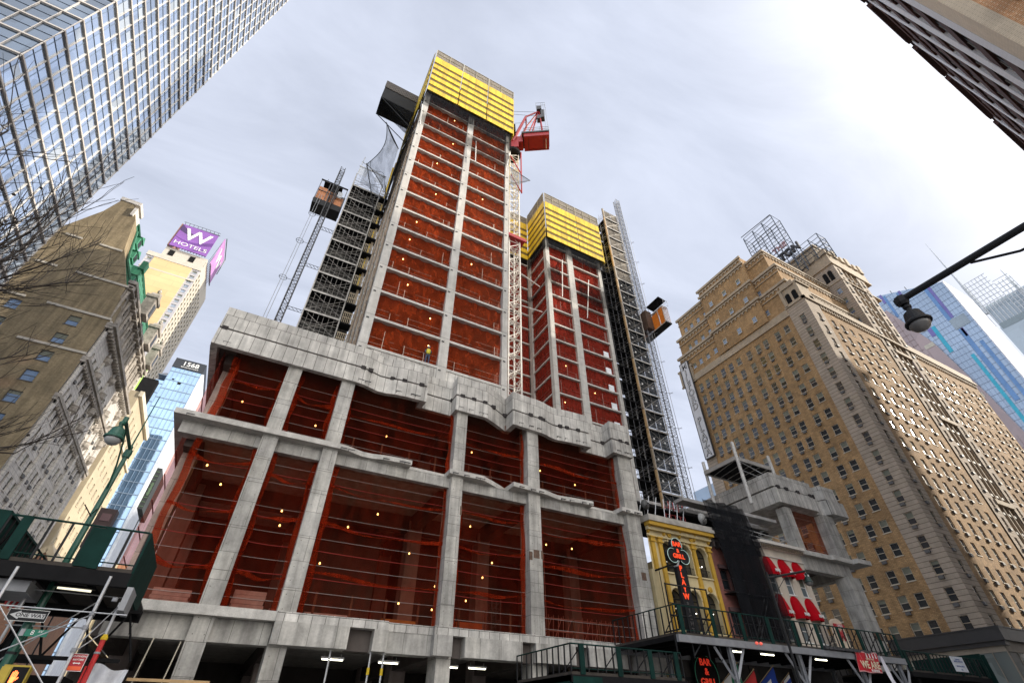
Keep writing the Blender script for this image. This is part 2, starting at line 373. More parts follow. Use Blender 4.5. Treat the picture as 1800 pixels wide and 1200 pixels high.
def bay_cables(par, x0, x1, y, zs, mred=()):
    for z in zs:
        b = B(); b.path([(x0+(x1-x0)*k/6, y, z - .02*math.sin(math.pi*k/6)) for k in range(7)], .012, 4)
        P('safety_cable', b, CABLE, par)
    for z in mred:
        b = B(); b.path([(x0+(x1-x0)*k/6, y+.03, z - .05*math.sin(math.pi*k/6)) for k in range(7)], .02, 4)
        P('net_seam', b, RCABLE, par)
BAYS = [(-4.1,-1.0),(-.3,2.25),(3.0,10.3),(11.0,15.95),(16.8,24.4)]
for i, (x0, x1) in enumerate(BAYS):
    bay_net(pod, x0, x1, 28.0, 6.3, 14.6, seed=i)
    bay_cables(pod, x0, x1, 27.9, (6.8,7.35,8.6,9.9,11.1,12.4,13.4), (8.0,9.3,10.6,12.9))
    bay_net(pod, x0, x1, 28.0, 15.0, 19.85, seed=i+9)
    net_edges(pod, x0+.02, x1-.02, 27.85, 6.3, 14.0, i); net_edges(pod, x0+.02, x1-.02, 27.85, 15.0, 19.4, i+20)
    bay_cables(pod, x0, x1, 27.9, (15.5,16.05,17.3,18.6), (16.7,18.0))
    if x1-x0 > 4.5:
        for z in (6.25, 15.02):
            b = B(); n = 2 if x1-x0 < 6 else 3
            for k in range(n+1):
                x = x0 + (x1-x0)*(k+.5)/(n+1); b.box(x-.05, x+.05, 28.3, 28.4, z, z+1.25)
            PS('guardrail_post', b, RUST, pod)
for y0, y1, z0, z1, sd in ((28.1,37.2,6.3,14.6,21),(38.2,45.4,6.3,14.6,22),(28.1,45.4,15,19.85,23)):
    b = B(); b.sheet(lambda u, v: (-4.75 - .45*math.sin(math.pi*v)*math.sin(math.pi*u)*.7, y0+(y1-y0)*u, z0+(z1-z0)*v), 14, 12)
    P('netting', b, REDNETL, pod, smooth=True)
for z in (8.0,9.3,10.6,11.9,13.2,16.4,17.6,18.8):
    b = B(); b.path([(-4.72,28.1+17.2*k/8, z-.12*math.sin(math.pi*k*2/8)**2) for k in range(9)], .03, 4); P('net_seam', b, RCABLE, pod)
# rebar cage and stored material seen behind the netting
b = B()
for k in range(9): b.tube((17.4+k*.13,29.6,6.25),(17.35+k*.13,29.6,11.6),.025,4)
for z in (6.3,7.0,7.7): b.tube((17.2,29.4,z),(23.8,29.4,z),.03,4)
for k in range(18): b.tube((17.2+k*.38,29.4,6.25),(17.35+k*.38,29.45,7.9),.02,4)
for k in range(9): b.tube((17.2+k*.76,29.4,6.25),(17.96+k*.76,29.4,7.8),.02,4)
P('rebar_cage', b, mat('rebar_pink', (.40,.22,.20), .8), pod)
def pallet(x, y, z, w, d, h, lab, m=None):
    t = T('material_pallet', lab, 'pallet', (x,y,z), 'wrapped pallets on the podium floor')
    b = B()
    for k in range(3): b.box(x+k*(w-.12)/2, x+k*(w-.12)/2+.12, y, y+d, z, z+.1)
    for k in range(4): b.box(x, x+w, y+k*(d-.15)/3, y+k*(d-.15)/3+.15, z+.1, z+.13)
    P('pallet_base', b, PLANK, t)
    n = 5
    for k in range(n):
        b = B(); j = .03*math.sin(k*2.3); b.box(x+.02+j, x+w-.02+j, y+.03, y+d-.03, z+.14+k*h/n, z+.14+(k+.93)*h/n)
        P('stacked_layer', b, m or mat('wrapped_goods', (.55,.50,.52), .6, var=.2, scale=3), t)
pallet(-3.2,28.9,6.2,1.6,1.1,.75,'pallet of wrapped boards at the left end of the podium floor')
pallet(.15,28.9,6.2,1.5,1.1,1.0,'pallet of wrapped boards between the two leftmost narrow columns')
pallet(2.0,30.4,6.2,.9,1.0,.6,'small wrapped pallet just left of the second column')
pallet(3.6,29.0,6.2,2.2,.9,.35,'low pink-wrapped stack behind the widest bay railing')
pallet(7.6,29.0,6.2,2.0,.9,.38,'orange-brown timber stack lying at the right of the widest bay', mat('timber_orange', (.48,.25,.08), .8, var=.2))
pallet(12.2,29.6,6.2,1.7,1.1,.7,'orange crate stack behind the netting in the fourth bay', mat('crate_orange', (.45,.14,.05), .8, var=.2))
t = T('scaffold_rack', 'short steel scaffold rack standing behind the fourth bay netting', 'rack', (14.4,29.3,6.2))
b = B()
for x in (14.2,14.8):
    for y in (29.0,29.6): b.tube((x,y,6.2),(x,y,8.3),.035,5)
P('upright', b, STEELD, t)
b = B()
for z in (6.6,7.2,7.8,8.2):
    b.tube((14.2,29,z),(14.8,29,z),.025,5); b.tube((14.2,29.6,z),(14.8,29.6,z),.025,5); b.tube((14.2,29,z-.5),(14.8,29,z),.02,5)
P('brace', b, STEELD, t)
# props and steelwork in the open ground floor
for i, (x, lab) in enumerate(((5.0,'leftmost of three grey adjustable props under the notched beam'),(6.9,'middle grey adjustable prop with yellow collar under the notched beam'),(7.55,'right-hand grey adjustable prop with yellow collar near the third column'))):
    t = T('adjustable_prop', lab, 'prop', (x,27.3,.14), 'adjustable props under the podium')
    b = B(); b.tube((x,27.3,.14),(x,27.3,2.9),.06,8); b.lathe((x,27.3,.14),[(.14,0),(.14,.02)],8); P('outer_tube', b, STEELG, t)
    b = B(); b.tube((x,27.3,2.9),(x,27.3,4.9),.045,8); b.lathe((x,27.3,4.9),[(.12,0),(.12,.03)],8); P('inner_tube', b, STEEL, t)
    if i: b = B(); b.lathe((x,27.3,4.05),[(.07,0),(.07,.28)],8); P('collar', b, YEL, t)
for i, (x, y, lab) in enumerate(((5.4,28.6,'long white tube light behind the leftmost prop'),(8.2,28.6,'white tube light left of the third column under the podium'),(11.6,28.8,'short tube light just right of the third column'),(13.2,28.6,'long white tube light between third and fourth column under the podium'))):
    t = T('tube_light', lab, 'light', (x,y,4.7), 'tube lights under the podium')
    b = B(); b.box(x-.55, x+.55, y-.06, y+.06, 4.72, 4.8); b.tube((x-.4,y,4.8),(x-.4,y,4.95),.01,4); b.tube((x+.4,y,4.8),(x+.4,y,4.95),.01,4); P('fixture', b, WHT, t)
    b = B(); b.tube((x-.5,y,4.69),(x+.5,y,4.69),.03,6); P('tube', b, TUBEL, t)
# bare bulbs strung under the ceilings
proto = None
spots = [(-3.3,29.8,13.4,'upper of the two glowing bulbs hanging in the far left bay'),(-2.4,31.2,13.0,'lower glowing bulb in the far left bay')]
bl = [(1.2,30.6,11.9),(1.3,30.0,10.9),(6.7,30.4,12.6),(5.2,31.2,11.8),(4.2,32.2,9.8),(9.4,31.5,10.9),(9.0,31.0,7.9),(13.0,30.2,12.8),(15.2,31.2,11.0),(14.9,32.0,10.2),(12.0,33.3,9.6),(14.4,33.5,9.0),(12.3,34.3,8.4),(19.4,30.8,12.7),(21.8,31.0,12.8),(19.2,31.6,11.3),
      (-3.0,30.4,18.0),(1.6,30.5,17.6),(6.4,30.8,18.2),(5.4,31.3,16.5),(12.9,30.5,18.4),(14.2,30.6,15.9),(19.0,30.6,18.3),(22.6,31,18.0)]
for i, q in enumerate(spots + bl):
    x, y, z = q[:3]
    if proto is None:
        t = T('work_light', q[3], 'light', (x,y,z), 'bare bulbs hung behind the red netting')
        b = B(); b.lathe((x,y,z),[(.0,-.065),(.04,-.045),(.052,0),(.035,.045),(.015,.065)],8); P('bulb', b, BULB, t, smooth=True)
        b = B(); b.lathe((x,y,z+.09),[(.03,0),(.03,.1)],6); b.tube((x,y,z+.19),(x,y,z+.9),.006,3); P('socket', b, BLK, t)
        proto = t
    else:
        t = copy_tree(proto); t.location = (x,y,z)
        t['label'] = q[3] if len(q) > 3 else 'small bare bulb glowing yellow behind the red netting of the podium'
# ------------------------------------------------------------------ tall tower
tt = T('tall_tower', 'taller unfinished tower with white concrete columns, orange-red netted floors and a yellow screen on top', 'tower', (9,36,22))
X0, X1, Y0, Y1 = 2.74, 15.6, 30.0, 44.0
SL = [25.0 + 3.02*k for k in range(16)]
for a, c in ((2.74,3.46),(9.2,10.0),(15.05,15.6)):
    b = B(); b.box(a, c, Y0, Y0+.75, 22, 69.5); P('column', b, CONCT, tt)
for y in (34.2,38.4,42.9):
    b = B(); b.box(X0, X0+.5, y, y+.7, 22, 69.5); P('column', b, CONCT, tt)
    b = B(); b.box(X1-.5, X1, y, y+.7, 22, 69.5); P('column', b, CONCT, tt)
for z in SL:
    b = B(); b.box(X0+.03, X1-.02, Y0+.06, Y1, z-.24, z); P('floor_slab', b, CONCT, tt)
b = B(); b.box(X0+.05, X1-.05, Y0+.12, Y0+.5, 20.3, 24.75); b.box(X0+.05, X0+.35, Y0+.55, Y1, 20.3, 24.75); P('base_wall', b, CONCL, tt)
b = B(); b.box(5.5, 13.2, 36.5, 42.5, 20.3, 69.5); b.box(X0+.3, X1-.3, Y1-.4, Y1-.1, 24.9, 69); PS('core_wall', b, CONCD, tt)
rr = random.Random(4)
for i, z in enumerate(SL[:-1]):
    for x0, x1 in ((3.42,9.22),(9.98,15.07)):
        b = B(); ph = rr.random()*6
        b.sheet(lambda u, v: (x0+(x1-x0)*u, 30.42 + .12*math.sin(ph+9*u)*math.sin(math.pi*v) + .07*math.sin(ph+31*u+6*v), z+.01+2.76*v), 26, 5)
        P('netting', b, REDNETT, tt, smooth=True)
    b = B()
    for k in range(4):
        x = rr.choice((3.9,4.6,5.4,6.2,7.8,8.4,10.6,11.3,12.6,13.6,14.2)) + rr.random()*.3
        b.tube((x,30.34,z),(x,30.34,z+rr.choice((1.1,1.2,2.0))),.022,4)
    for dz in (.55,1.1): b.tube((3.46,30.36,z+dz),(9.2,30.36,z+dz),.012,4); b.tube((10.0,30.36,z+dz),(15.05,30.36,z+dz),.012,4)
    P('guardrail', b, mat('rail_pale', (.62,.52,.42), .6), tt)
    b = B(); b.sheet(lambda u, v: (X0+.12, 30.75+13*u, z+.01+2.76*v), 8, 2)
    P('netting', b, mat('side_brown_sheet', (.30,.22,.15), .8, var=.5, scale=1.1, trans=.25), tt)
b = B()
for z in SL:
    for y in (31.6,33.0,35.6,37.0,39.8,41.4):
        b.box(X0-.10, X0-.02, y, y+.12, z-.3, z+2.3); 
PS('side_stud', b, mat('stud_tan', (.38,.30,.22), .8, var=.2), tt)
# lifting brackets on the column faces
b = B()
for z in SL:
    for x in (2.85,9.3,15.15): b.box(x, x+.22, 29.93, 30.0, z-.45, z-.37)
PS('lifting_bracket', b, STEELD, tt)
# dark skirt under the screen, with bright poles
b = B(); b.sheet(lambda u, v: (2.7+13*u, 29.62+.12*math.sin(19*u)*(1-v), 65.7+.5*math.sin(5*u)*(1-v)+(69.3-65.7)*v - 1.2*(1-v)*(u>.95)), 30, 6); P('skirt_net', b, BLACKNETM, tt, smooth=True)
b = B(); b.sheet(lambda u, v: (2.9+12.6*u, 29.7-.35*math.sin(math.pi*v), 60.6 + 2.9*v + .5*math.sin(math.pi*u*2)*(1-v)), 30, 6)
P('slung_net', b, netmat('slung_net_m', (.03,.02,.02), .45, var=.5), tt, smooth=True)
b = B(); b.sheet(lambda u, v: (2.25 + .12*math.sin(9*u), 30.3+14*u, 55+9*u*.0+(69.3-55-0)*v - (0 if v > .5 else (u<.35)*-6*(1-2*v))), 20, 8); P('side_net', b, BLACKNET, tt, smooth=True)
b = B(); b.box(2.1,2.3,44.0,44.35,44,71); P('side_post', b, YEL, tt)
b = B(); b.box(2.3,2.6,43.6,44.0,40,72); P('side_post', b, PLANK, tt)
b = B()
for p, q in (((2.6,29.5,64.5),(3.0,29.6,59.5)),((10.4,29.55,62.2),(10.6,29.6,57.2)),((15.3,29.4,63),(14.9,29.6,58.5)),((2.2,36,63.5),(2.8,30.2,60))): b.tube(p, q, .06, 6)
PS('outrigger', b, mat('pale_pole', (.75,.74,.70), .5), tt)
# bulbs of the tower floors
for i, (x, k) in enumerate(((7.6,11),(7.3,13),(6.1,9),(6.6,7),(5.2,5),(4.9,4),(4.7,3),(5.6,2),(12.2,8),(11.5,4),(8.1,1),(8.3,0))):
    z = SL[k] + 1.9
    t = copy_tree(proto); t.location = (x,30.28,z); t['group'] = 'bare bulbs on the tall tower'; t['label'] = 'small bare bulb glowing yellow on a floor of the taller tower'

# climbing screens -------------------------------------------------
def screen_panel(x0, x1, y, z0, zy, z1, par, ny=6):
    r = B(); b = B(); m = B()
    b.box(x0, x1, y+.06, y+.14, z0, zy)
    h = (zy-z0); band = h/ny
    for k in range(ny):
        za = z0 + k*band; r.box(x0, x1, y-.02, y+.055, za, za + band*(.60 if k < ny-1 else 1.0))
    o = P('screen_panel', r, YEL, par); P('slotted_band', b, YELB, o)
    m.box(x0+.02, x1-.02, y+.04, y+.09, zy+.05, z1)
    P('top_mesh', m, MESHB, o)
    f = B()
    n = max(2, int((x1-x0)/1.6))
    for k in range(n+1):
        x = x0 + (x1-x0)*k/n; f.box(x-.03, x+.03, y-.03, y+.035, zy, z1)
    for z in (zy+.05, (zy+z1)/2, z1-.06): f.box(x0, x1, y-.026, y+.03, z, z+.06)
    P('screen_frame', f, mat('screen_frame', (.45,.40,.28), .6), o)
def screen_side(x, y0, y1, z0, zy, z1, par, ny=6):
    r = B(); b = B(); m = B()
    b.box(x+.06, x+.14, y0, y1, z0, zy); band = (zy-z0)/ny
    for k in range(ny):
        za = z0 + k*band; r.box(x-.02, x+.055, y0, y1, za, za + band*(.60 if k < ny-1 else 1.0))
    o = P('screen_panel', r, YEL, par); P('slotted_band', b, YELB, o)
    m.box(x+.04, x+.09, y0, y1, zy+.05, z1); P('top_mesh', m, MESHB, o)
    f = B(); n = max(2, int((y1-y0)/1.6))
    for k in range(n+1):
        y = y0 + (y1-y0)*k/n; f.box(x-.03, x+.035, y-.03, y+.03, zy, z1)
    for z in (zy+.05, (zy+z1)/2, z1-.06): f.box(x-.026, x+.03, y0, y1, z, z+.06)
    P('screen_frame', f, mat('screen_frame', (.45,.40,.28), .6), o)
sc1 = T('climbing_screen', 'yellow slotted climbing screen wrapped round the top of the taller tower', 'safety screen', (9,36,69), 'yellow climbing screens')
for x0, x1 in ((2.68,7.08),(7.2,11.45),(11.57,15.95)): screen_panel(x0, x1, 29.4, 69.1, 80.5, 83.2, sc1)
for y0, y1 in ((29.9,34.2),(34.35,39),(39.2,44)): screen_side(2.45, y0, y1, 69.1, 80.5, 83.0, sc1)
b = B()
for y0, y1 in ((29.6,44.0),): b.box(16.0,16.1,y0,y1,69.1,80.5)
b.box(2.6,16,44.05,44.15,69.1,80.5); P('rear_panel', b, YEL, sc1)
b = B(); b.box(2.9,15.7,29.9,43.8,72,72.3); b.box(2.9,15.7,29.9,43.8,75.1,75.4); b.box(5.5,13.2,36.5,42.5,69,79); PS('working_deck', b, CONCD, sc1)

# ------------------------------------------------------------------ shorter tower
st = T('short_tower', 'shorter unfinished tower behind, slim grey columns and dark red netted floors under a yellow screen', 'tower', (34,48,22))
S2 = [24.0 + 3.02*k for k in range(15)]
for a, c in ((28.8,29.5),(33.1,34.2),(39.6,40.2)):
    b = B(); b.box(a, c, 42, 42.7, 20, 67.5); P('column', b, CONCT, st)
b = B(); b.box(28.8, 29.5, 47.2, 48.0, 20, 67.5); P('column', b, CONCT, st)
b = B(); b.box(23.2, 23.9, 47.9, 48.6, 20, 67.5); P('column', b, CONCT, st)
for z in S2:
    b = B(); b.prism([(28.83,42.06),(40.17,42.06),(40.17,56),(23.2,56),(23.2,48.0),(28.83,48.0)], z-.24, z); P('floor_slab', b, CONCT, st)
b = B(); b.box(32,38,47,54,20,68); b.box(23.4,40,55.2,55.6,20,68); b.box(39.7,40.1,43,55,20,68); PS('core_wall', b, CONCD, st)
RN2 = netmat('red_net_short', (.36,.045,.03), .62, var=.25, fold=(1.1,1.1,.5), sc_=1.8, tint=(1,.5,.4))
for i, z in enumerate(S2[:-1]):
    for x0, x1 in ((29.48,33.12),(34.18,39.62)):
        b = B(); ph = rr.random()*6
        b.sheet(lambda u, v: (x0+(x1-x0)*u, 42.4 + .1*math.sin(ph+11*u)*math.sin(math.pi*v), z+.01+2.76*v), 16, 4); P('netting', b, RN2, st, smooth=True)
    b = B(); b.sheet(lambda u, v: (29.05+.05*math.sin(20*u), 42.7+4.5*u, z+.01+2.76*v), 8, 3); b.sheet(lambda u, v: (23.9+4.9*u, 48.3, z+.01+2.76*v), 6, 3); P('netting', b, RN2, st, smooth=True)
    b = B()
    for k in range(3):
        x = rr.choice((30,31,32.3,35.2,36.4,38,38.8)) + rr.random()*.4; b.tube((x,42.3,z),(x,42.3,z+rr.choice((1.1,2.2))),.028,4)
    for dz in (.55,1.1): b.tube((29.5,42.34,z+dz),(39.6,42.34,z+dz),.014,4); b.tube((28.98,42.7,z+dz),(28.98,47.2,z+dz),.014,4)
    P('guardrail', b, mat('rail_pale2', (.42,.30,.26), .6), st)
b = B()
for z in S2[1:8]:
    x = 38.2; b.box(x, x+.9, 42.25, 42.35, z+.15, z+1.15)
PS('bare_opening', b, mat('plastic_sheet', (.85,.88,.92), .6), st)
b = B(); b.sheet(lambda u, v: (28.9+12*u, 41.7, 64.6+.4*math.sin(7*u)*(1-v)+2.8*v), 20, 4); b.sheet(lambda u, v: (28.7, 41.7+6*u, 64.6+2.8*v), 8, 4); P('skirt_net', b, BLACKNETM, st, smooth=True)
b = B(); b.sheet(lambda u, v: (28.4+.8*math.sin(math.pi*v)*0+2.6*u, 41.2+.5*v, 56.5+5.5*v-2*math.sin(math.pi*u)), 10, 8); b.sheet(lambda u, v: (28.5, 42+6*u, 57+1.2*v-1.8*math.sin(math.pi*u)), 10, 3); b.sheet(lambda u, v: (34.5+6*u, 41.3+.6*v, 55.5+4.5*v-1.2*math.sin(math.pi*u)), 10, 4)
P('slung_net', b, netmat('slung_net_2', (.015,.012,.012), .5, var=.5), st, smooth=True)
b = B()
for p, q in (((24.6,47.6,64),(28.6,44,57)),((31.6,41.4,62.5),(31.2,41.8,54)),((36.6,41.4,60.2),(35.6,41.8,51.5)),((24,47.6,55),(28.5,43.5,51))): b.tube(p, q, .08, 6)
PS('outrigger', b, mat('pale_pole', (.75,.74,.70), .5), st)
for i, (x, k) in enumerate(((31,5),(30.4,3),(35.5,4),(36.4,2),(30.6,1))):
    t = copy_tree(proto); t.location = (x,42.22,S2[k]+1.8); t['group'] = 'bare bulbs on the short tower'; t['label'] = 'small bare bulb glowing on a floor of the shorter tower'
sc2 = T('climbing_screen', 'yellow slotted climbing screen folded round the top of the shorter tower', 'safety screen', (34,48,67), 'yellow climbing screens')
for x0, x1 in ((29.05,35.75),(35.87,41.1)): screen_panel(x0, x1, 41.5, 67.3, 77.6, 80.4, sc2)
screen_side(28.75, 41.6, 47.5, 67.3, 77.6, 80.3, sc2)
screen_panel(22.6, 28.7, 47.6, 67.3, 77.6, 79.6, sc2)
b = B(); b.box(41.15,41.25,41.6,56,67.3,77.6); b.box(22.6,41.2,56.05,56.15,67.3,77.6); P('rear_panel', b, YEL, sc2)
b = B(); b.prism([(29,42),(41,42),(41,56),(23,56),(23,48),(29,48)], 70, 70.3); PS('working_deck', b, CONCD, sc2)
# ------------------------------------------------------------------ hoists, scaffold towers, crane
def truss(bb, x0, x1, y0, y1, z0, z1, r, rb, n=2, four=True):
    """one mast section: four chords, horizontals and braces"""
    for x in (x0,x1):
        for y in (y0,y1): bb.tube((x,y,z0),(x,y,z1),r,5)
    h = (z1-z0)/n
    for k in range(n):
        a, c = z0+k*h, z0+(k+1)*h
        for y in (y0,y1):
            bb.tube((x0,y,a),(x1,y,a),rb,4)
            bb.tube((x0,y,a),(x1,y,c),rb,4) if k % 2 else bb.tube((x1,y,a),(x0,y,c),rb,4)
        for x in (x0,x1):
            bb.tube((x,y0,a),(x,y1,a),rb,4)
            bb.tube((x,y0,a),(x,y1,c),rb,4) if k % 2 else bb.tube((x,y1,a),(x,y0,c),rb,4)

def hoist_mast(name, lab, x0, x1, y0, y1, z0, z1, par_sec, ties, m, tiex):
    t = T(name, lab, 'hoist mast', ((x0+x1)/2,(y0+y1)/2,z0), 'hoist masts')
    b = B(); truss(b, x0, x1, y0, y1, z0, z0+par_sec, .055, .028, 3)
    s0 = P('mast_section', b, m, t); n = int((z1-z0)/par_sec)
    for k in range(1, n):
        c = s0.copy(); COL.objects.link(c); c.parent = t; c.location = (0,0,k*par_sec)
    for z in ties:
        b = B(); ym = (y0+y1)/2
        b.tube((tiex[0],ym-.3,z),(tiex[1],ym-.3,z),.04,4); b.tube((tiex[0],ym+.3,z+.1),(tiex[1],ym+.3,z+.1),.04,4)
        for k in range(4):
            xa = tiex[0]+(tiex[1]-tiex[0])*k/4; xb = tiex[0]+(tiex[1]-tiex[0])*(k+1)/4
            b.tube((xa,ym-.3,z),(xb,ym+.3,z+.1),.03,4)
        P('wall_tie', b, m, t)
    return t
hm = hoist_mast('hoist_mast', 'dark lattice hoist mast left of the grey scaffold tower', -4.62, -4.05, 43.8, 44.4, 20.3, 66.6, 1.5, (31,37.5,44.5,51.5), STEELD, (-4.05,-2.35))
b = B()
for x in (-5.75,-5.45): b.tube((x,44.1,20.3),(x,44.1,58),.03,5)
P('guide_cable', b, STEELG, hm)
for z in (27,34,41.5,48,53.5):
    b = B(); b.path([(-5.6+.42*math.cos(k*math.pi/6),44.1+.42*math.sin(k*math.pi/6),z) for k in range(13)],.03,4); b.tube((-6.05,44.1,z+.02),(-4.6,44.1,z+.02),.03,4); P('cable_guide', b, STEELD, hm)
def cage(name, lab, x0, x1, y0, y1, z0, z1, skin, grp='hoist cabs', frame=STEELD):
    t = T(name, lab, 'hoist cab', ((x0+x1)/2,(y0+y1)/2,z0), grp)
    b = B(); b.box(x0-.05,x1+.05,y0-.05,y1+.05,z0-.25,z0); P('floor_pan', b, BLK, t)
    return t
# left cab
cb_ = cage('hoist_cab', 'rusty orange hoist cab with black base at the top of the left mast', -6.3, -2.75, 44.5, 46.1, 57.2, 61.6, ORNGP)
b = B()
for x in (-6.3,-5.1,-3.95,-2.8):
    b.box(x,x+.08,44.5,44.58,57.2,61.6); b.box(x,x+.08,46.0,46.08,57.2,61.6)
for z in (57.3,59.3,61.5): b.box(-6.3,-2.75,44.5,44.57,z,z+.08); b.box(-6.3,-2.75,46.02,46.1,z,z+.08)
P('cage_frame', b, STEELD, cb_)
b = B(); b.box(-6.2,-5.1,44.6,44.64,57.4,60.2); b.box(-5.0,-3.9,44.6,44.64,57.4,59.9); b.box(-3.8,-2.9,44.6,44.64,57.4,58.6); P('side_panel', b, ORNGP, cb_)
b = B(); b.box(-6.2,-2.8,46.04,46.06,57.3,61.4); P('side_panel', b, ORNGP, cb_)
b = B(); b.box(-3.75,-3.15,44.56,44.60,59.2,60.6); P('notice_panel', b, WHTT, cb_)
b = B(); b.box(-6.3,-2.75,44.4,46.2,56.2,57.3); P('base_skirt', b, BLK, cb_)
b = B(); b.box(-6.35,-2.7,44.45,44.6,61.6,61.75); b.box(-5.9,-3.4,44.6,46.1,61.6,61.68); b.tube((-5.6,44.8,61.6),(-5.6,44.8,62.6),.03,4); P('roof_deck', b, BLKM, cb_)
# scaffold tower, left
def scaffold(name, lab, x0, x1, y0, y1, z0, z1, pitch, back, deck, nx=4, side=False, m=STEELS):
    t = T(name, lab, 'scaffold', ((x0+x1)/2,(y0+y1)/2,z0), 'scaffold towers')
    n = int(round((z1-z0)/pitch)); xs = [x0+(x1-x0)*k/nx for k in range(nx+1)]
    for k in range(n):
        a = z0+k*pitch; c = a+pitch
        b = B()
        for j, x in enumerate(xs):
            rr_ = .08 if j in (0,nx) else .016
            for y in ((y0,y1) if j in (0,nx) else (y0,)): b.tube((x,y,a),(x,y,c),rr_,5)
        for y in (y0,y1):
            for dz in (.25,.75,1.25,1.9): b.tube((x0,y,a+dz),(x1,y,a+dz),.02,4)
            pass
            b.tube((x0,y,a+.1),(x1,y,c-.1),.032,4); b.tube((x1,y,a+.4),(x0+(x1-x0)*.1,y,c-.3),.025,4); b.tube((x0,y,a+1.3),(x1,y,a+1.9),.02,4); b.tube((x0,y,a+1.6),(x0+(x1-x0)*.6,y,a+.3),.02,4); b.tube((x1,y,a+2.4),(x0+(x1-x0)*.45,y,a+1.1),.02,4)
        for x in (x0,x1):
            ym = (y0+y1)/2; b.tube((x,ym,a),(x,ym,c),.04,4)
            for dz in (.25,.75,1.25,1.9): b.tube((x,y0,a+dz),(x,y1,a+dz),.027,4)
            b.tube((x,y0,a),(x,y1,c),.027,4)
        P('scaffold_lift', b, m, t)
        b = B(); b.box(x0-.05,x1+.05,y0-.06,y1,a-.09,a+.02); o = P('deck', b, deck, t)
        b = B(); b.box(x0-.06,x1+.06,y0-.12,y0-.07,a-.16,a+.06); P('toe_board', b, m, o)
    return t, n
sl_, n_ = scaffold('scaffold_tower', 'grey braced scaffold tower rising behind the left end of the podium', -2.35, 1.47, 43.5, 46.8, 22.3, 64.9, 3.04, None, BLKM, nx=7)
b = B(); b.box(-2.2,1.4,45.0,45.05,22.3,64.2); b.box(1.49,1.53,43.6,46.8,22.3,62); b.box(1.6,2.7,45.0,45.05,22.3,64.2); P('back_sheet', b, mat('back_sheet_grey', (.05,.047,.043), .9, var=.6, scale=1.5, brick=(.5,.75,.06,(.09,.085,.075),(.02,.02,.02))), sl_)
b = B()
for x0 in (-2.2,.2): 
    for k in range(6): b.box(x0+k*.2,x0+k*.2+.1,43.35,43.4,64.6,66.6)
b.box(-2.4,1.6,43.3,43.4,66.6,66.8); b.tube((-2.3,43.5,64.9),(-2.1,43.4,69.5),.06,5); b.tube((-2.3,43.5,68.2),(1.6,43.3,66.2),.06,5)
P('top_gate', b, STEEL, sl_)
rb = T('landing_gantry', 'narrow stack of tan landing gates between the left scaffold and the taller tower', 'landing', (2.1,43.6,22))
for k in range(13):
    z = 25.0+3.02*k
    b = B(); b.box(1.6,2.75,43.1,44.2,z-.2,z); P('landing_deck', b, BLKM, rb)
    b = B()
    for j in range(6): b.box(1.65+j*.2,1.65+j*.2+.06,43.08,43.13,z,z+1.5)
    b.box(1.6,2.75,43.06,43.13,z+1.45,z+1.55); b.box(1.6,2.75,43.06,43.13,z+.7,z+.78); P('landing_gate', b, mat('gate_tan', (.50,.42,.30), .7, var=.2), rb)
# scaffold tower, right
sr_, n_ = scaffold('scaffold_tower', 'tall grey scaffold tower clad in dark sheets right of the shorter tower', 43.9, 47.4, 42.0, 45.3, 19.5, 87.6, 3.03, None, BLKM, nx=2)
for k in range(22):
    a = 19.5+3.03*k
    b = B()
    for j in range(2): b.box(44.02+j*1.7,45.6+j*1.7,42.1,42.14,a+.35,a+2.75)
    P('infill_panel', b, GREYNET if k < 15 else MESHB, sr_)
    b = B(); b.box(43.55,43.8,41.9,42.15,a+.05,a+2.95); P('corner_post', b, TAN if k % 3 else PLANK, sr_)
    if k < 15:
        b = B(); b.box(44.5,44.75,42.04,42.09,a+1.5,a+1.75); b.box(46.4,46.65,42.04,42.09,a+1.3,a+1.55); PS('clip_plate', b, WHT, sr_)
b = B(); b.box(44.0,47.3,45.4,45.5,19.5,80); P('back_sheet', b, BLKM, sr_)
# bridge decks between the shorter tower and the right scaffold
lb = T('landing_gantry', 'dark stack of landing bridges between the shorter tower and the right scaffold', 'landing', (42,44,22))
for k in range(15):
    z = 24.0+3.02*k
    b = B(); b.box(40.25,43.85,42.6,45.2,z-.22,z); P('landing_deck', b, BLKM, lb)
    b = B()
    for dz in (.5,1.05,1.6): b.tube((40.25,42.6,z+dz),(43.85,42.6,z+dz),.035,4)
    for x in (41,42,43): b.tube((x,42.6,z),(x,42.6,z+2.7),.04,4)
    b.tube((40.3,42.6,z),(43.8,42.6,z+2.6),.03,4); P('landing_rail', b, STEELD, lb)
    if k < 9: b = B(); b.box(40.5,43.5,43.2,43.4,z+.05,z+.35); P('pipe_bundle', b, mat('pale_pipes', (.70,.74,.80), .5), lb)
# right mast and cab
hr = hoist_mast('hoist_mast', 'tall pale lattice hoist mast right of the dark scaffold tower', 48.35, 49.25, 42.0, 42.9, 17.5, 93.5, 1.51, tuple(24+6.05*k for k in range(11)), STEELG, (47.4,48.35))
b = B(); b.tube((49.7,41.9,17.5),(49.7,41.9,86),.035,5); P('guide_cable', b, STEEL, hr)
for z in [24+6.05*k for k in range(10)]:
    b = B(); b.tube((49.2,42,z),(50.2,41.6,z),.03,4); b.tube((49.9,41.4,z),(49.9,42.2,z),.03,4); P('cable_guide', b, STEELG, hr)
cr_ = cage('hoist_cab', 'bright orange hoist cab with black floor beside the right mast', 49.6, 50.8, 38.8, 44.5, 54.6, 57.9, ORNG)
b = B(); b.box(49.6,49.66,43.1,44.5,54.4,57.6); b.box(49.6,49.66,38.9,39.9,54.4,57.9); b.box(49.6,49.66,40.05,41.5,54.4,57.7); PS('side_panel', b, ORNG, cr_)
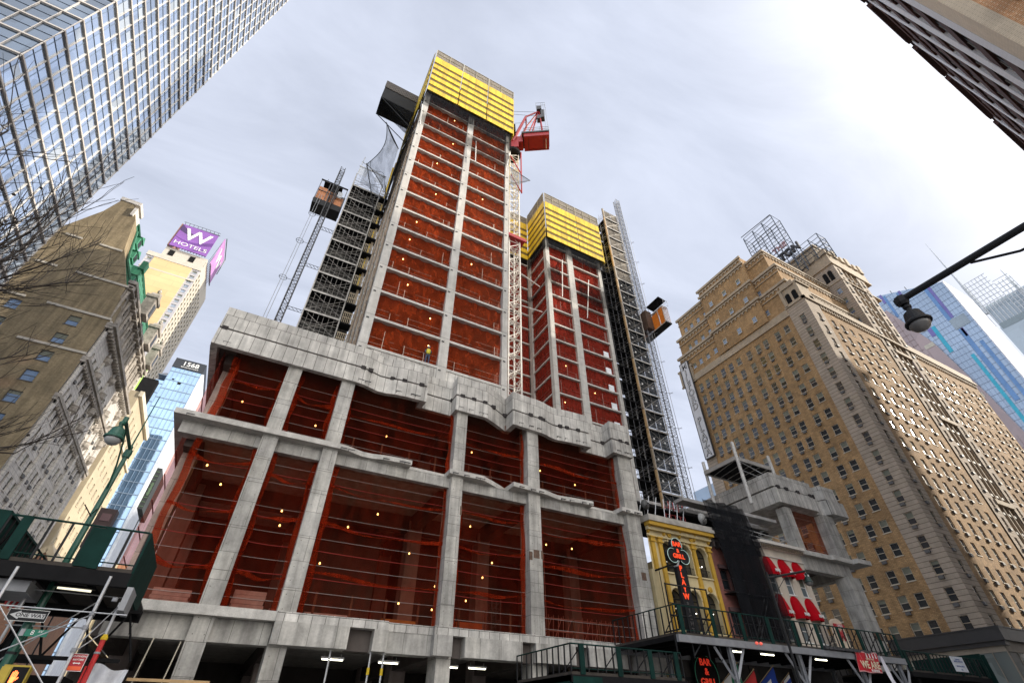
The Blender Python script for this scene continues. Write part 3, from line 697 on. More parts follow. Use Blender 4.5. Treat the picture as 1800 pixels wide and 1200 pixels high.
b = B(); b.box(49.7,50.8,44.5,44.56,54.4,57.5); P('side_panel', b, ORNG, cr_)
b = B()
for y in (38.8,39.95,41.6,43.0,44.52): b.box(49.52,49.6,y,y+.1,54.4,58.1)
for z in (54.4,58.0): b.box(49.5,49.6,38.8,44.6,z,z+.12)
P('cage_frame', b, mat('frame_pale', (.60,.52,.44), .6), cr_)
b = B()
for k in range(5): b.box(49.66+k*.25,49.72+k*.25,38.8,38.84,54.4,58)
for k in range(10): b.box(49.6,50.8,38.77,38.82,54.5+k*.36,54.62+k*.36)
P('end_mesh', b, mat('mesh_pinkish', (.72,.58,.54), .6), cr_)
b = B(); b.box(49.6,50.8,38.8,41.6,58.1,58.18)
for p, q in (((49.7,38.4,58.2),(49.7,38.4,59.2)),((50.7,38.4,58.2),(50.7,38.4,59.2)),((49.7,38.4,59.2),(50.7,38.4,59.2)),((50.7,38.4,59.2),(50.7,41.4,59.2)),((50.7,38.4,58.2),(50.7,40,59.2))): b.tube(p, q, .03, 4)
P('roof_rail', b, WHT, cr_)
b = B(); b.prism_y([(49.4,60.2),(51.0,59.9),(51.0,60.0),(49.4,60.3)], 38.9, 42.0); b.tube((49.7,39.6,58.2),(49.7,39.6,60.2),.04,4); b.tube((50.8,41.2,58.2),(50.8,41.2,60),.04,4); P('canopy', b, BLKM, cr_)
b = B(); b.box(48.2,49.5,41.4,43.2,54.6,58.6); P('drive_unit', b, mat('drive_brown', (.10,.06,.04), .7, var=.4, scale=4), cr_)

# tower crane
ck = T('tower_crane', 'tower crane with a white lattice mast and red machinery deck between the two towers', 'crane', (20.7,38.8,20))
CX0, CX1, CY0, CY1 = 19.9, 21.6, 38.0, 39.7
b = B(); truss(b, CX0, CX1, CY0, CY1, 20.3, 23.1, .11, .06, 2); s0 = P('mast_section', b, STEELW, ck)
for k in range(1, 22):
    c = s0.copy(); COL.objects.link(c); c.parent = ck; c.location = (0,0,2.8*k)
b = B(); b.box(19.3,22.3,37.6,40.1,57.3,57.6); b.box(19.2,22.4,37.4,37.6,57.1,57.7); P('collar', b, CRED, ck)
b = B(); b.tube((22.0,37.8,70),(22.0,37.8,83),.12,6); b.tube((20.0,37.8,74),(22.0,37.8,70),.1,6); b.tube((19.9,37.8,80),(21.9,37.8,76),.1,6); P('climbing_frame', b, CRED, ck)
b = B(); b.lathe((20.8,38.8,82.0),[(1.2,0),(1.5,.3),(1.5,1.0),(1.2,1.3)],16); P('slewing_ring', b, BLKM, ck)
def rot(bb, c=(20.8,38.8), ang=-.57):
    ca, sa = math.cos(ang), math.sin(ang)
    bb.v = [(c[0]+x*ca-y*sa, c[1]+x*sa+y*ca, z) for x,y,z in bb.v]; return bb
b = B(); b.box(-1.1,1.2,-1.2,1.2,83.3,85.6); b.box(-.9,2.0,-.9,.9,85.6,87.6); P('turntable', rot(b), CRED, ck)
b = B(); b.box(1.8,6.9,-1.75,1.35,87.15,87.6); P('machinery_deck', rot(b), STEELD, ck)
b = B(); b.box(2.2,6.8,-1.6,1.3,86.0,87.1); P('counterweight_housing', rot(b), CRED, ck)
b = B(); b.box(6.2,6.3,-.9,1.0,85.9,85.99); P('housing_strip', rot(b), WHT, ck)
b = B(); b.box(2.9,3.1,-1.2,1.1,85.9,85.99); b.box(5.7,5.9,-1.2,1.1,85.9,85.99); b.box(3.11,5.69,.95,1.1,85.92,85.99); P('housing_rib', rot(b), mat('crane_red_dark', (.20,.01,.018), .5), ck)
b = B()
for y in (-1.0,1.0):
    b.tube((.1,y,85.6),(2.7,y,95.0),.36,6,.22); b.tube((2.7,y,95.0),(5.3,0,99.0),.17,6); b.tube((5.8,y,87.6),(5.4,0,99.0),.12,6); b.tube((3.0,y,88.0),(5.1,0,98.0),.14,6); b.tube((1.2,y,90),(2.6,y,94.6),.09,5)
b.tube((2.7,-1,95.0),(2.7,1,95.0),.14,6); P('a_frame', rot(b), CRED, ck)
b = B()
for x in (2.2,3.2,4.2,5.2,6.2,6.8): b.tube((x,-1.7,87.6),(x,-1.7,89),.045,4); b.tube((x,1.3,87.6),(x,1.3,89),.045,4)
for z in (88.2,88.9): b.tube((2.2,-1.7,z),(6.8,-1.7,z),.04,4); b.tube((2.2,1.3,z),(6.8,1.3,z),.04,4); b.tube((6.8,-1.7,z),(6.8,1.3,z),.04,4)
P('deck_rail', rot(b), STEELG, ck)
b = B(); b.box(4.9,5.9,-.6,.6,98.9,100.2); b.box(5.7,6.4,-.5,.5,95.6,98.8); b.box(4.9,5.7,-.5,.5,95.2,96.4)
P('winch_box', rot(b), STEELD, ck)
b = B()
for x, y in ((4.8,-.7),(5.8,-.7),(6.6,-.7),(6.6,.7)): b.tube((x,y,98.8),(x,y,101.4),.035,4)
for z in (100.2,101.3): b.tube((4.8,-.7,z),(6.6,-.7,z),.035,4)
b.tube((6.6,-.7,101.4),(6.9,-.7,88),.035,4); b.tube((6.2,-.7,101.4),(6.5,-.7,88),.03,4); P('mast_head', rot(b), STEELG, ck)
b = B(); b.box(-1.3,.7,-2.3,-1.2,87.2,89.6); P('operator_cab', rot(b), BLKM, ck)
b = B()                                # luffing jib, hidden behind the screen as it leans away
j0, j1 = Vector((20.8,38.8,86)), Vector((10.5,47,106))
for dx, dz in ((-.5,0),(.5,0),(0,.9)): b.tube(j0+Vector((dx,dx,dz)), j1+Vector((dx,dx,dz)), .09, 5)
for k in range(12):
    p = j0.lerp(j1, k/12); q = j0.lerp(j1, (k+1)/12)
    b.tube(p+Vector((-.5,-.5,0)), q+Vector((0,0,.9)), .05, 4); b.tube(p+Vector((.5,.5,0)), q+Vector((0,0,.9)), .05, 4)
P('jib', b, CRED, ck)
b = B(); b.tube((25.6,36.2,99.6), j1, .035, 4); b.tube((25.6,36.8,99.0), tuple(j1), .035, 4); b.tube((25.5,36.5,96),(20,38.9,94),.03,4); P('pendant_rope', b, STEELD, ck)
for z in (33,45,56):
    b = B(); b.tube((15.6,38,z),(19.9,38.2,z),.12,5); b.tube((15.6,40,z),(19.9,38.4,z),.12,5); P('mast_tie', b, STEELW, ck)

# loading platform and catch nets on the left side of the tall tower
lp = T('netted_platform', 'black netted platform box sticking out left of the yellow screen', 'platform', (0,37,74))
b = B(); b.prism_x([(36.4,75.0),(39.2,75.0),(39.2,80.4),(36.4,80.4)], -2.75, 2.3); P('net_box', b, mat('net_box_black', (.016,.017,.02), .9, var=.3, scale=3), lp)
b = B(); b.box(-2.8,2.35,36.3,36.38,78.6,80.8); P('upper_mesh', b, mat('mesh_dark', (.10,.085,.075), .8, brick=(.5,.4,.06,(.12,.1,.09),(.03,.03,.03))), lp)
b = B(); b.sheet(lambda u, v: (-2.75+5.1*u, 36.4+2.5*v, 75.0-(1.6*u**2)*2.2*(1-.4*v)-.1*math.sin(9*u)), 14, 6); b.sheet(lambda u, v: (-2.75+5.1*u, 36.35, 75.2-v*(.2+3.4*u**1.4)), 14, 5); P('hanging_net', b, BLACKNETM, lp, smooth=True)
b = B(); b.tube((-2.6,36.3,74.9),(2.3,36.3,70.6),.07,5); b.tube((-2.6,39.1,75),(2.3,39.1,71),.07,5); P('support_strut', b, BLK, lp)
cn = T('catch_net', 'sheer grey catch net stretched out left of the tall tower below the black platform', 'net', (.5,40,68), 'catch nets')
pA, pB, pC, pD = Vector((-.85,40,75.4)), Vector((-1.45,40,62.7)), Vector((1.9,41.5,60.5)), Vector((2.0,41.5,72.5))
def cnet(u, v):
    p = pA.lerp(pD, u).lerp(pB.lerp(pC, u), v); s = math.sin(math.pi*v); c = math.sin(math.pi*u)
    return (p.x + 1.0*s*(1-u), p.y+.3*s*c, p.z - .4*c*(1-v) + .5*c*v)
b = B(); b.sheet(cnet, 14, 14); P('mesh_sheet', b, SKYNET, cn, smooth=True)
b = B(); b.path([cnet(0,k/14) for k in range(15)], .05, 4); b.path([cnet(k/14,1) for k in range(15)], .05, 4); b.path([cnet(k/14,0) for k in range(15)], .08, 4); b.path([cnet(k/14,.9+.1*math.sin(k/2)) for k in range(15)], .03, 4); P('edge_rope', b, BLK, cn)
b = B(); b.tube((-1.5,40,62.9),(1.6,43.4,57.5),.08,5); b.tube((2.0,41.5,72.5),(-1.0,40,75.6),.06,5); b.tube((1.8,41.4,62),(3.0,43.6,57),.06,5); PS('net_arm', b, STEELD, cn)
b = B(); b.sheet(lambda u, v: (-1.45+1.6*u*(1-v)+3.2*u*v, 40.2+u, 62.5-4.2*v+.3*math.sin(5*u)), 8, 6); P('lower_sheet', b, SKYNET, cn, smooth=True)
cn = T('catch_net', 'small dark triangular catch net beside the crane mast right of the taller tower', 'net', (17,38,72), 'catch nets')
b = B(); b.add([(15.7,37,75.5),(22.9,36.5,72.5),(15.7,37.5,66.5),(20.6,37,70),(19.5,36.9,74.2)], [(0,2,3),(0,3,4),(4,3,1)]); P('mesh_sheet', b, SKYNET, cn)
b = B(); b.tube((15.7,37,75.5),(22.9,36.5,72.5),.05,4); b.tube((22.9,36.5,72.5),(15.7,37.5,66.5),.05,4); P('edge_rope', b, BLK, cn)
# ------------------------------------------------------------------ facades with real openings
def wall_open(bb, plane, pos, facing, u0, u1, v0, v1, ops, depth=.22, mi=0):
    """wall face on X=pos or Y=pos with rectangular openings and their reveals (facing = -1 or +1 outward)"""
    us = sorted({u0,u1} | {round(o[k],3) for o in ops for k in (0,1)}); vs = sorted({v0,v1} | {round(o[k],3) for o in ops for k in (2,3)})
    us = [u for u in us if u0 <= u <= u1]; vs = [v for v in vs if v0 <= v <= v1]
    cell = set()
    ui = {u:i for i,u in enumerate(us)}; vi = {v:i for i,v in enumerate(vs)}
    def pt(u, v, d=0):
        return (pos - facing*d, u, v) if plane == 'x' else (u, pos - facing*d, v)
    for o in ops:
        a, c, e, f = [round(k,3) for k in o]
        if a not in ui or c not in ui or e not in vi or f not in vi: continue
        for i in range(ui[a], ui[c]):
            for j in range(vi[e], vi[f]): cell.add((i,j))
        bb.add([pt(a,e),pt(c,e),pt(c,f),pt(a,f),pt(a,e,depth),pt(c,e,depth),pt(c,f,depth),pt(a,f,depth)], [(0,1,5,4),(1,2,6,5),(2,3,7,6),(3,0,4,7)], mi)
    for j in range(len(vs)-1):          # merge runs of cells along u
        i = 0
        while i < len(us)-1:
            if (i,j) in cell: i += 1; continue
            k = i
            while k < len(us)-1 and (k,j) not in cell: k += 1
            bb.quad(pt(us[i],vs[j]), pt(us[k],vs[j]), pt(us[k],vs[j+1]), pt(us[i],vs[j+1]), mi); i = k

def window_mesh(plane, w, h, facing, dep=.16, ac=False, split=True, fr=.07):
    """sash window centred on the origin: frame+sill (mat 0), panes (1), blind (2), air conditioner (3)"""
    b = B()
    def bx(u0,u1,d0,d1,v0,v1,mi):
        d0, d1 = -facing*d1, -facing*d0
        d0, d1 = min(d0,d1), max(d0,d1)
        if plane == 'x': b.box(d0,d1,u0,u1,v0,v1,mi)
        else: b.box(u0,u1,d0,d1,v0,v1,mi)
    hw, hh = w/2, h/2
    bx(-hw,-hw+fr,dep-.06,dep,-hh,hh,0); bx(hw-fr,hw,dep-.06,dep,-hh,hh,0)
    bx(-hw+fr,hw-fr,dep-.06,dep,hh-fr,hh,0); bx(-hw+fr,hw-fr,dep-.06,dep,-hh,-hh+fr,0)
    if split: bx(-hw+fr,hw-fr,dep-.055,dep,-.03,.03,0)
    bx(-hw-.08,hw+.08,-.07,.02,-hh-.09,-hh-.005,0)
    return b, bx
def make_windows(par, plane, pos, facing, ops, mats, dep=.16, limit=100, label=None, accf=None, seed=1, split=True, fr=.07):
    """the nearest `limit` openings get a window part (> pane, blind, air_conditioner), the rest are one mesh"""
    r = random.Random(seed); C0 = Vector((0,0,1.7))
    def ctr(o):
        u, v = (o[0]+o[1])/2, (o[2]+o[3])/2
        return Vector((pos,u,v)) if plane == 'x' else Vector((u,pos,v))
    ops = sorted(ops, key=lambda o: (ctr(o)-C0).length)
    FRM, GL, BLD, AC = mats; off = ORI[par]; cache = {}
    rest = B()
    for n, o in enumerate(ops):
        w, h = round(o[1]-o[0],2), round(o[3]-o[2],2); c = ctr(o); ac = accf(o, r) if accf else False
        bl = r.choice((0,0,0,0,.3,.45,.5,.5)); key = (w,h,ac,bl)
        if key not in cache:
            b, bx = window_mesh(plane, w, h, facing, dep, fr=fr, split=split)
            p = B(); b2 = b
            def bq(d, v0, v1, bb, mi=0):
                u0, u1 = -w/2+.01, w/2-.01; dd = -facing*d
                if plane == 'x': bb.quad((dd,u0,v0),(dd,u1,v0),(dd,u1,v1),(dd,u0,v1),mi)
                else: bb.quad((u0,dd,v0),(u1,dd,v0),(u1,dd,v1),(u0,dd,v1),mi)
            bq(dep-.02, -h/2, h/2, p)
            q = B()
            if bl: bq(dep-.028, h/2-h*bl, h/2-.02, q)
            a = B()
            if ac:
                x0, x1 = (-.28,.28)
                d0, d1 = sorted((facing*.03, facing*.22)); z1 = -h/2-.16
                if plane == 'x': a.box(d0,d1,x0,x1,z1-.34,z1)
                else: a.box(x0,x1,d0,d1,z1-.34,z1)
            cache[key] = (b, p, q, a, {})
        b, p, q, a, me = cache[key]
        if n < limit:
            def part(nm, bb, m, parent, root=False):
                if nm not in me:
                    mesh = bpy.data.meshes.new(nm); mesh.from_pydata(bb.v, [], bb.f); mesh.materials.append(m); mesh.update(); me[nm] = mesh
                ob = bpy.data.objects.new(nm, me[nm]); COL.objects.link(ob); ob.parent = parent
                if root: ob.location = c - off
                return ob
            wo = part('window', b, FRM, par, True); part('pane', p, GL, wo)
            if q.v: part('blind', q, BLD, wo)
            if a.v: part('air_conditioner', a, AC, wo)
        else:
            for bb, mi in ((b,0),(p,1),(q,2),(a,3)):
                rest.add([(c.x+x,c.y+y,c.z+z) for x,y,z in bb.v], bb.f, mi)
    if rest.v: P('window', rest, [FRM,GL,BLD,AC], par, kind='stuff')

GLD = glassmat('window_glass_dark', (.02,.024,.028), .22, spec=.45, var=.5, scale=.6)
GLB = glassmat('window_glass_blue', (.10,.16,.26), .18, var=.4, scale=.6)
BLIND = mat('window_blind', (.20,.21,.165), .8, var=.2, scale=.7)
ACM = mat('ac_grille', (.12,.12,.12), .6, var=.3, scale=3)
FRM = mat('window_frame_cream', (.62,.56,.45), .6, var=.05)

# ------------------------------------------------------------------ brick hotel
hb = T('brick_hotel', 'huge tan brick hotel with stone quoins, stepped roof and a vertical letter sign', 'hotel', (80,40,0))
HBR = mat('hotel_brick', (.37,.225,.10), .88, var=.2, scale=1.1, brick=(.42,.14,.02,(.54,.345,.165),(.27,.18,.10)), bump=.3, speck=.2, streak=.14)
HST = mat('hotel_stone', (.43,.36,.28), .85, var=.12, scale=1.2, brick=(30,.55,.035,(.48,.40,.32),(.17,.14,.11)), bump=.4, speck=.08)
HST2 = mat('hotel_trim', (.45,.37,.27), .8, var=.15, scale=2)
HX = 70.0; HY = 26.5
cols = [31.25,33.1,35.55,37.2,39.2,41.5,43.4,45.3,47.3,49.2,50.9]
zr = [11.3+2.76*k for k in range(17)]
opsA = [(y-.5,y+.5,z-.76,z+.76) for y in cols for z in zr]
b = B(); wall_open(b, 'x', HX, -1, 29.8, 52.2, 8.9, 57.4, opsA); P('wall', b, HBR, hb)
opsQ = [(28.03-.46,28.03+.46,z-.72,z+.72) for z in zr]
b = B(); wall_open(b, 'x', HX-.12, -1, 26.38, 29.8, 8.9, 58.8, opsQ); b.quad((HX-.12,29.8,8.9),(HX,29.8,8.9),(HX,29.8,58.8),(HX-.12,29.8,58.8)); P('quoin_wall', b, HST, hb)
b = B(); b.box(HX-.12,HX+2,52.2,54.4,8.9,57.4); P('quoin_wall', b, HST, hb)
# course band, stepped upper tiers with arcaded cornices
b = B(); b.box(HX-.2,HX+.3,29.8,54.5,57.4,58.8); P('course_band', b, HST2, hb)
tiers = [(58.8,64.6,27.9,54.2,0),(64.6,69.3,28.3,53.4,.35),(69.3,74.6,29.4,52.4,.7)]
opsT = []
for i, (z0, z1, y0, y1, dx) in enumerate(tiers):
    ops = []
    for y in cols[1:] if i < 2 else cols[2:]:
        if i == 0: ops += [(y-.44,y+.44,60.1,61.4)]
        if i == 1 and y < 52: ops += [(y-.44,y+.44,65.2,66.5)]
        if i == 2: ops += [(y-.44,y+.44,70.2,71.5)]
    ops = [o for k, o in enumerate(ops) if o[1] < y1-.5]
    b = B(); wall_open(b, 'x', HX+dx, -1, y0, y1, z0, z1, ops)
    b.quad((HX+dx,y0,z0),(91,y0,z0),(91,y0,z1),(HX+dx,y0,z1)); b.quad((HX+dx,y1,z0),(91,y1,z0),(91,y1,z1),(HX+dx,y1,z1)); b.quad((HX+dx,y0,z1),(91,y0,z1),(91,y1,z1),(HX+dx,y1,z1))
    P('wall', b, HBR, hb); opsT.append((HX+dx, ops))
    b = B(); b.box(HX+dx-.35,HX+dx+.05,y0-.3,y1+.3,z1-.45,z1+.05); b.box(HX+dx+.06,91,y0-.3,y0+.05,z1-.45,z1+.05); b.box(HX+dx-.18,HX+dx+.05,y0-.1,y1+.1,z1-1.9,z1-1.75)
    n = int((y1-y0)/.9)
    for k in range(n):                      # corbelled arches
        yc = y0+.45+k*.9
        b.prism_x([(yc-.4,z1-1.3),(yc-.3,z1-.95),(yc,z1-.8),(yc+.3,z1-.95),(yc+.4,z1-1.3),(yc+.45,z1-1.3),(yc+.42,z1-.6),(yc-.42,z1-.6),(yc-.45,z1-1.3)], HX+dx-.16, HX+dx)
    n = int((91-HX-dx)/.9)
    for k in range(n):
        xc = HX+dx+.5+k*.9
        b.prism_y([(xc-.4,z1-1.3),(xc-.3,z1-.95),(xc,z1-.8),(xc+.3,z1-.95),(xc+.4,z1-1.3),(xc+.45,z1-1.3),(xc+.42,z1-.6),(xc-.42,z1-.6),(xc-.45,z1-1.3)], y0-.16, y0)
    P('cornice', b, HST2, hb)
# projecting centre pavilion on the side
b = B(); b.box(HX-.45,HX+6,33.3,44.4,58.85,76.2); P('pavilion', b, HBR, hb)
b = B()
for z1 in (76.2,74.5,69.3,64.6):
    b.box(HX-.8,HX-.46,33.0,44.7,z1-.45,z1+.05)
    for k in range(12):
        yc = 33.8+k*.9
        b.prism_x([(yc-.4,z1-1.3),(yc-.3,z1-.95),(yc,z1-.8),(yc+.3,z1-.95),(yc+.4,z1-1.3),(yc+.45,z1-1.3),(yc+.42,z1-.6),(yc-.42,z1-.6),(yc-.45,z1-1.3)], HX-.62, HX-.455)
P('cornice', b, HST2, hb)
pw = [(y-.44,y+.44,z-.65,z+.65) for y in (35.4,38.9,42.4) for z in (60.75,65.85,70.85)]
make_windows(hb, 'x', HX-.6, -1, pw, (FRM,GLB,BLIND,ACM), dep=.12)
for xx, ops in opsT: make_windows(hb, 'x', xx, -1, [o for o in ops if not 33.4 < o[0] < 44.3], (FRM,GLB,BLIND,ACM))
acf = lambda o, r: (round(o[0]*7+o[2]*3) % 9) != 0 and not (30 < o[0] < 30.9 and plane_ok(o))
def plane_ok(o): return True
make_windows(hb, 'x', HX, -1, opsA, (FRM,GLD,BLIND,ACM), limit=72, accf=lambda o, r: abs(o[0]-30.75) > .1 and r.random() < .93)
make_windows(hb, 'x', HX-.12, -1, opsQ, (HST2,GLD,BLIND,ACM), limit=16, accf=lambda o, r: True)
# small belfry with twin arches on the corner
def belfry(yc, z0, x):
    b = B(); b.box(x,x+3.2,yc-1.7,yc+1.7,z0,z0+3.6); b.box(x-.25,x+3.4,yc-1.95,yc+1.95,z0+3.6,z0+4.0); b.box(x-.1,x+3.2,yc-1.2,yc+1.2,z0+4,z0+4.7); b.box(x-.2,x+.05,yc-1.9,yc+1.9,z0-.2,z0+.15)
    for s in (-1.45,1.45): b.box(x-.2,x,yc+s-.25,yc+s+.25,z0,z0+3.6)
    P('corner_belfry', b, HST2, hb)
    for s in (-.62,.62):
        b = B(); n = 9; pts = [(yc+s-.42,z0+.5)] + [(yc+s-.42*math.cos(math.pi*k/n), z0+2.1+.42*math.sin(math.pi*k/n)) for k in range(n+1)] + [(yc+s+.42,z0+.5)]
        b.prism_x(pts, x-.03, x+.1); P('arch_opening', b, BLKM, hb)
belfry(28.05, 59.0, HX-.1); belfry(53.3, 57.5, HX-.15)
# avenue front
def fcols(x0, x1, step, gap=1.05): 
    n = int((x1-x0)/step); return [x0 + (x1-x0)*(k+.5)/n for k in range(n)]
xs1 = [75.8,78.25,80.8,83.3,85.9,88.4]; xs3 = [103.4+2.5*k for k in range(9)]
opsB = [(x-.5,x+.5,z-.76,z+.76) for x in xs1 for z in zr]
opsB3 = [(x-.5,x+.5,z-.76,z+.76) for x in xs3 for z in zr]
b = B(); wall_open(b, 'y', HY, -1, 73.6, 91, 8.9, 58.8, opsB); wall_open(b, 'y', HY, -1, 101.8, 125, 8.9, 58.8, opsB3); P('wall', b, HBR, hb)
opsS = [(x-.45,x+.45,z-.7,z+.7) for x in (71.9,) for z in zr] 
opsS2 = [(x-.4,x+.4,z-.7,z+.7) for x in (92.4,100.4) for z in zr+[11.3+2.76*k for k in range(17,25)]]
b = B(); wall_open(b, 'y', HY-.12, -1, HX-.12, 73.6, 8.9, 58.8, opsS); b.quad((73.6,HY-.12,8.9),(73.6,HY,8.9),(73.6,HY,58.8),(73.6,HY-.12,58.8)); P('quoin_wall', b, HST, hb)
b = B(); wall_open(b, 'y', HY-.12, -1, 91, 93.8, 8.9, 80, [o for o in opsS2 if o[0] < 95]); wall_open(b, 'y', HY-.12, -1, 99, 101.8, 8.9, 80, [o for o in opsS2 if o[0] > 95]); b.quad((101.8,HY-.12,58.8),(101.8,40,58.8),(101.8,40,80),(101.8,HY-.12,80)); P('quoin_wall', b, HST, hb)
b = B(); opsR = [(x-.5,x+.5,z-.75,z+.75) for x in (94.8,96.4,98.0) for z in zr+[11.3+2.76*k for k in range(17,25)]]
wall_open(b, 'y', HY+.25, -1, 93.8, 99, 8.9, 80, opsR); P('wall', b, HBR, hb)
for k, x in enumerate((93.8,95.6,97.2,98.9)):
    b = B(); b.box(x-.12,x+.12,HY-.02,HY+.3,8.9,79.5); P('rib', b, HST2, hb)
b = B()
for z in (14,28,42,56): b.box(93.8,99,HY-.3,HY+.24,z,z+.7)
PS('balcony_slab', b, HST2, hb)
# tower above the middle
opsTw = [(y-.5,y+.5,z-.7,z+.7) for y in (27.9,30.6) for z in (61,63.8,66.5,69.3,72.0)]
b = B(); wall_open(b, 'x', 90.9, -1, 26.4, 32.5, 58.8, 79.5, opsTw); P('quoin_wall', b, HST, hb)
b = B(); b.box(91.2,104.5,32.5,45,58.8,78); P('wall', b, HBR, hb)
b = B(); b.box(90.8,104.6,26.3,38,79.5,82.2); b.box(90.6,104.7,26.15,38,79.0,79.5); b.box(90.75,104.6,26.25,38,74.2,74.5)
for k in range(5): b.box(90.5,91.1,26.1+k*2.6,27.5+k*2.6,82.2,83.6+(k%2)*.8)
for k in range(6): b.box(91.5+k*2.3,92.7+k*2.3,26.0,26.8,82.2,83.8+(k%2)*.8)
b.box(92,103,28,36,82.2,87); b.box(91.7,103.3,27.7,36.3,87,87.5)
P('tower_crown', b, HST2, hb)
for yc in (28.2,31.0,34.0):
    for s in (-.55,.55):
        b = B(); pts = [(yc+s-.42,75.2)] + [(yc+s-.42*math.cos(math.pi*k/8), 77.4+.42*math.sin(math.pi*k/8)) for k in range(9)] + [(yc+s+.42,75.2)]
        b.prism_x(pts, 90.78, 90.93); P('arch_opening', b, BLKM, hb)
b = B(); b.box(101.9,104.5,27.2,40,58.8,79.5); P('wall', b, HBR, hb)
WINM = (HST2,GLD,BLIND,ACM)
make_windows(hb, 'x', 90.9, -1, opsTw, (FRM,GLB,BLIND,ACM))
allY = opsB+opsB3
make_windows(hb, 'y', HY, -1, allY, (FRM,GLD,BLIND,ACM), limit=0, accf=lambda o, r: r.random() < .8)
make_windows(hb, 'y', HY-.12, -1, opsS+opsS2, WINM, limit=0, accf=lambda o, r: True)
make_windows(hb, 'y', HY+.25, -1, opsR, WINM, limit=0, accf=lambda o, r: True)
b = B(); b.box(HX-.3,125,HY-.35,HY+.2,58.8,59.3); b.box(HX+2,91,HY-.15,29,59.3,60.4)
for k in range(24):
    xc = 73.9+k*.72
    b.box(xc,xc+.3,HY-.2,HY+.02,57.9,58.8)
for k in range(30): b.box(102+k*.76,102.3+k*.76,HY-.2,HY+.02,57.9,58.8)
b.box(101.8,125,HY-.1,HY+.6,59.3,60.9); P('cornice', b, HST2, hb)
b = B(); b.box(HX+.1,124.9,29.9,54,57,58.7); b.box(124.9,125,HY,54,8.9,60.9); b.box(HX+.3,125,54.3,54.4,0,58); P('roof', b, mat('roof_dark', (.15,.14,.13), .9), hb)
# glazed base and dark ledge
b = B(); b.box(HX-1.1,HX+.2,25.2,36.2,9.4,10.5); b.box(HX+.21,126,25.2,HY+.3,9.4,10.5); b.box(HX-1.15,HX+.25,25.15,36.2,10.5,10.62); b.box(HX+.26,126,25.15,HY,10.501,10.62); b.box(HX-.9,HX,25.4,36,9.0,9.4); P('ledge', b, mat('ledge_dark', (.05,.05,.052), .5), hb)
b = B(); b.box(HX-.6,HX-.5,25.8,36,.14,8.6); b.box(HX-.6,126,25.75,25.8,.14,8.6); P('shopfront_glass', b, glassmat('shop_glass', (.22,.26,.25), .08, var=.2), hb)
b = B()
for k in range(9): b.box(HX-.68,HX-.6,25.7+k*1.28,25.76+k*1.28,.14,9.4)
for k in range(30): b.box(HX-.6+k*1.9,HX-.52+k*1.9,25.68,25.75,.14,9.4)
b.box(HX-.67,HX-.6,25.7,36,5.6,5.7); b.box(HX-.66,HX-.55,25.72,36.1,8.5,9.4); b.box(HX-.5,126,25.6,25.72,8.5,9.4); P('mullion', b, mat('mullion_beige', (.38,.33,.26), .6), hb)
# vertical letter sign
sgn = T('vertical_sign', 'tall white vertical hotel sign with outlined letters on the stone corner', 'sign', (69.4,53,51.5))
b = B(); b.box(69.45,69.75,52.1,54.1,41.2,62.6); P('sign_board', b, mat('sign_white', (.72,.73,.76), .6, var=.05), sgn)
b = B(); b.box(69.40,69.8,51.98,52.1,41.1,62.7); b.box(69.40,69.8,54.1,54.22,41.1,62.7); b.box(69.40,69.8,52.1,54.1,62.6,62.75); b.box(69.40,69.8,52.1,54.1,41.05,41.2); P('sign_edge', b, STEELD, sgn)
SGL = mat('letter_outline', (.04,.04,.06), .5)
for k, ch in enumerate("MILFORD PLAZA"):
    if ch == ' ': continue
    z = 61.6-k*1.62; text('letter', ch, (69.42,53.1,z), 2.0, SGL, sgn, '-x', .02, .9, bold=.055)
    text('letter_face', ch, (69.38,53.1,z), 2.0, WHT, sgn, '-x', .02, .9, bold=-.045)
# rooftop sign frames
def roof_frame(lab, x, y0, y1, z0, z1, d, n, lets=None):
    t = T('roof_sign_frame', lab, 'sign frame', (x,(y0+y1)/2,z0), 'rooftop sign frames')
    b = B()
    for xx in (x,x+d):
        for k in range(n+1):
            y = y0+(y1-y0)*k/n; b.tube((xx,y,z0),(xx,y,z1),.10,4)
        m = int((z1-z0)/1.05)
        for k in range(m+1):
            z = z0+(z1-z0)*k/m; b.tube((xx,y0,z),(xx,y1,z),.08,4)
        for k in range(n): b.tube((xx,y0+(y1-y0)*k/n,z0),(xx,y0+(y1-y0)*(k+1)/n,z1),.05,4)
    for k in range(n+1):
        y = y0+(y1-y0)*k/n
        for j in range(5):
            z = z0+(z1-z0)*j/4; b.tube((x,y,z),(x+d,y,z),.05,4)
            if j < 4: b.tube((x,y,z),(x+d,y,z+(z1-z0)/4),.05,4)
    P('lattice', b, mat('sign_lattice', (.05,.07,.10), .6), t); return t
rf = roof_frame('large blue-black lattice sign frame on the brick hotel roof, leftmost', 85, 29.8, 37.7, 79, 96.5, 3.2, 3)
b = B(); b.tube((84.9,29.8,96.6),(84.9,38,97.3),.12,4); P('top_rail', b, BLK, rf)
roof_frame('lower lattice sign frame on the hotel tower crown', 90.5, 25.6, 32, 82, 88.2, 3, 3)
rl = T('roof_lettering', 'dark round-cornered letters standing before the large rooftop frame', 'sign', (86,29.5,84))
text('letter', 'TON', (85.6,30.4,84.0), 2.7, mat('letter_dark', (.04,.04,.045), .5), rl, '-x', .25, .8, bold=.14)
text('letter', 'THE', (85.6,31.8,86.9), 2.0, mat('letter_pink', (.55,.36,.40), .6), rl, '-x', .1, .9, bold=.05)

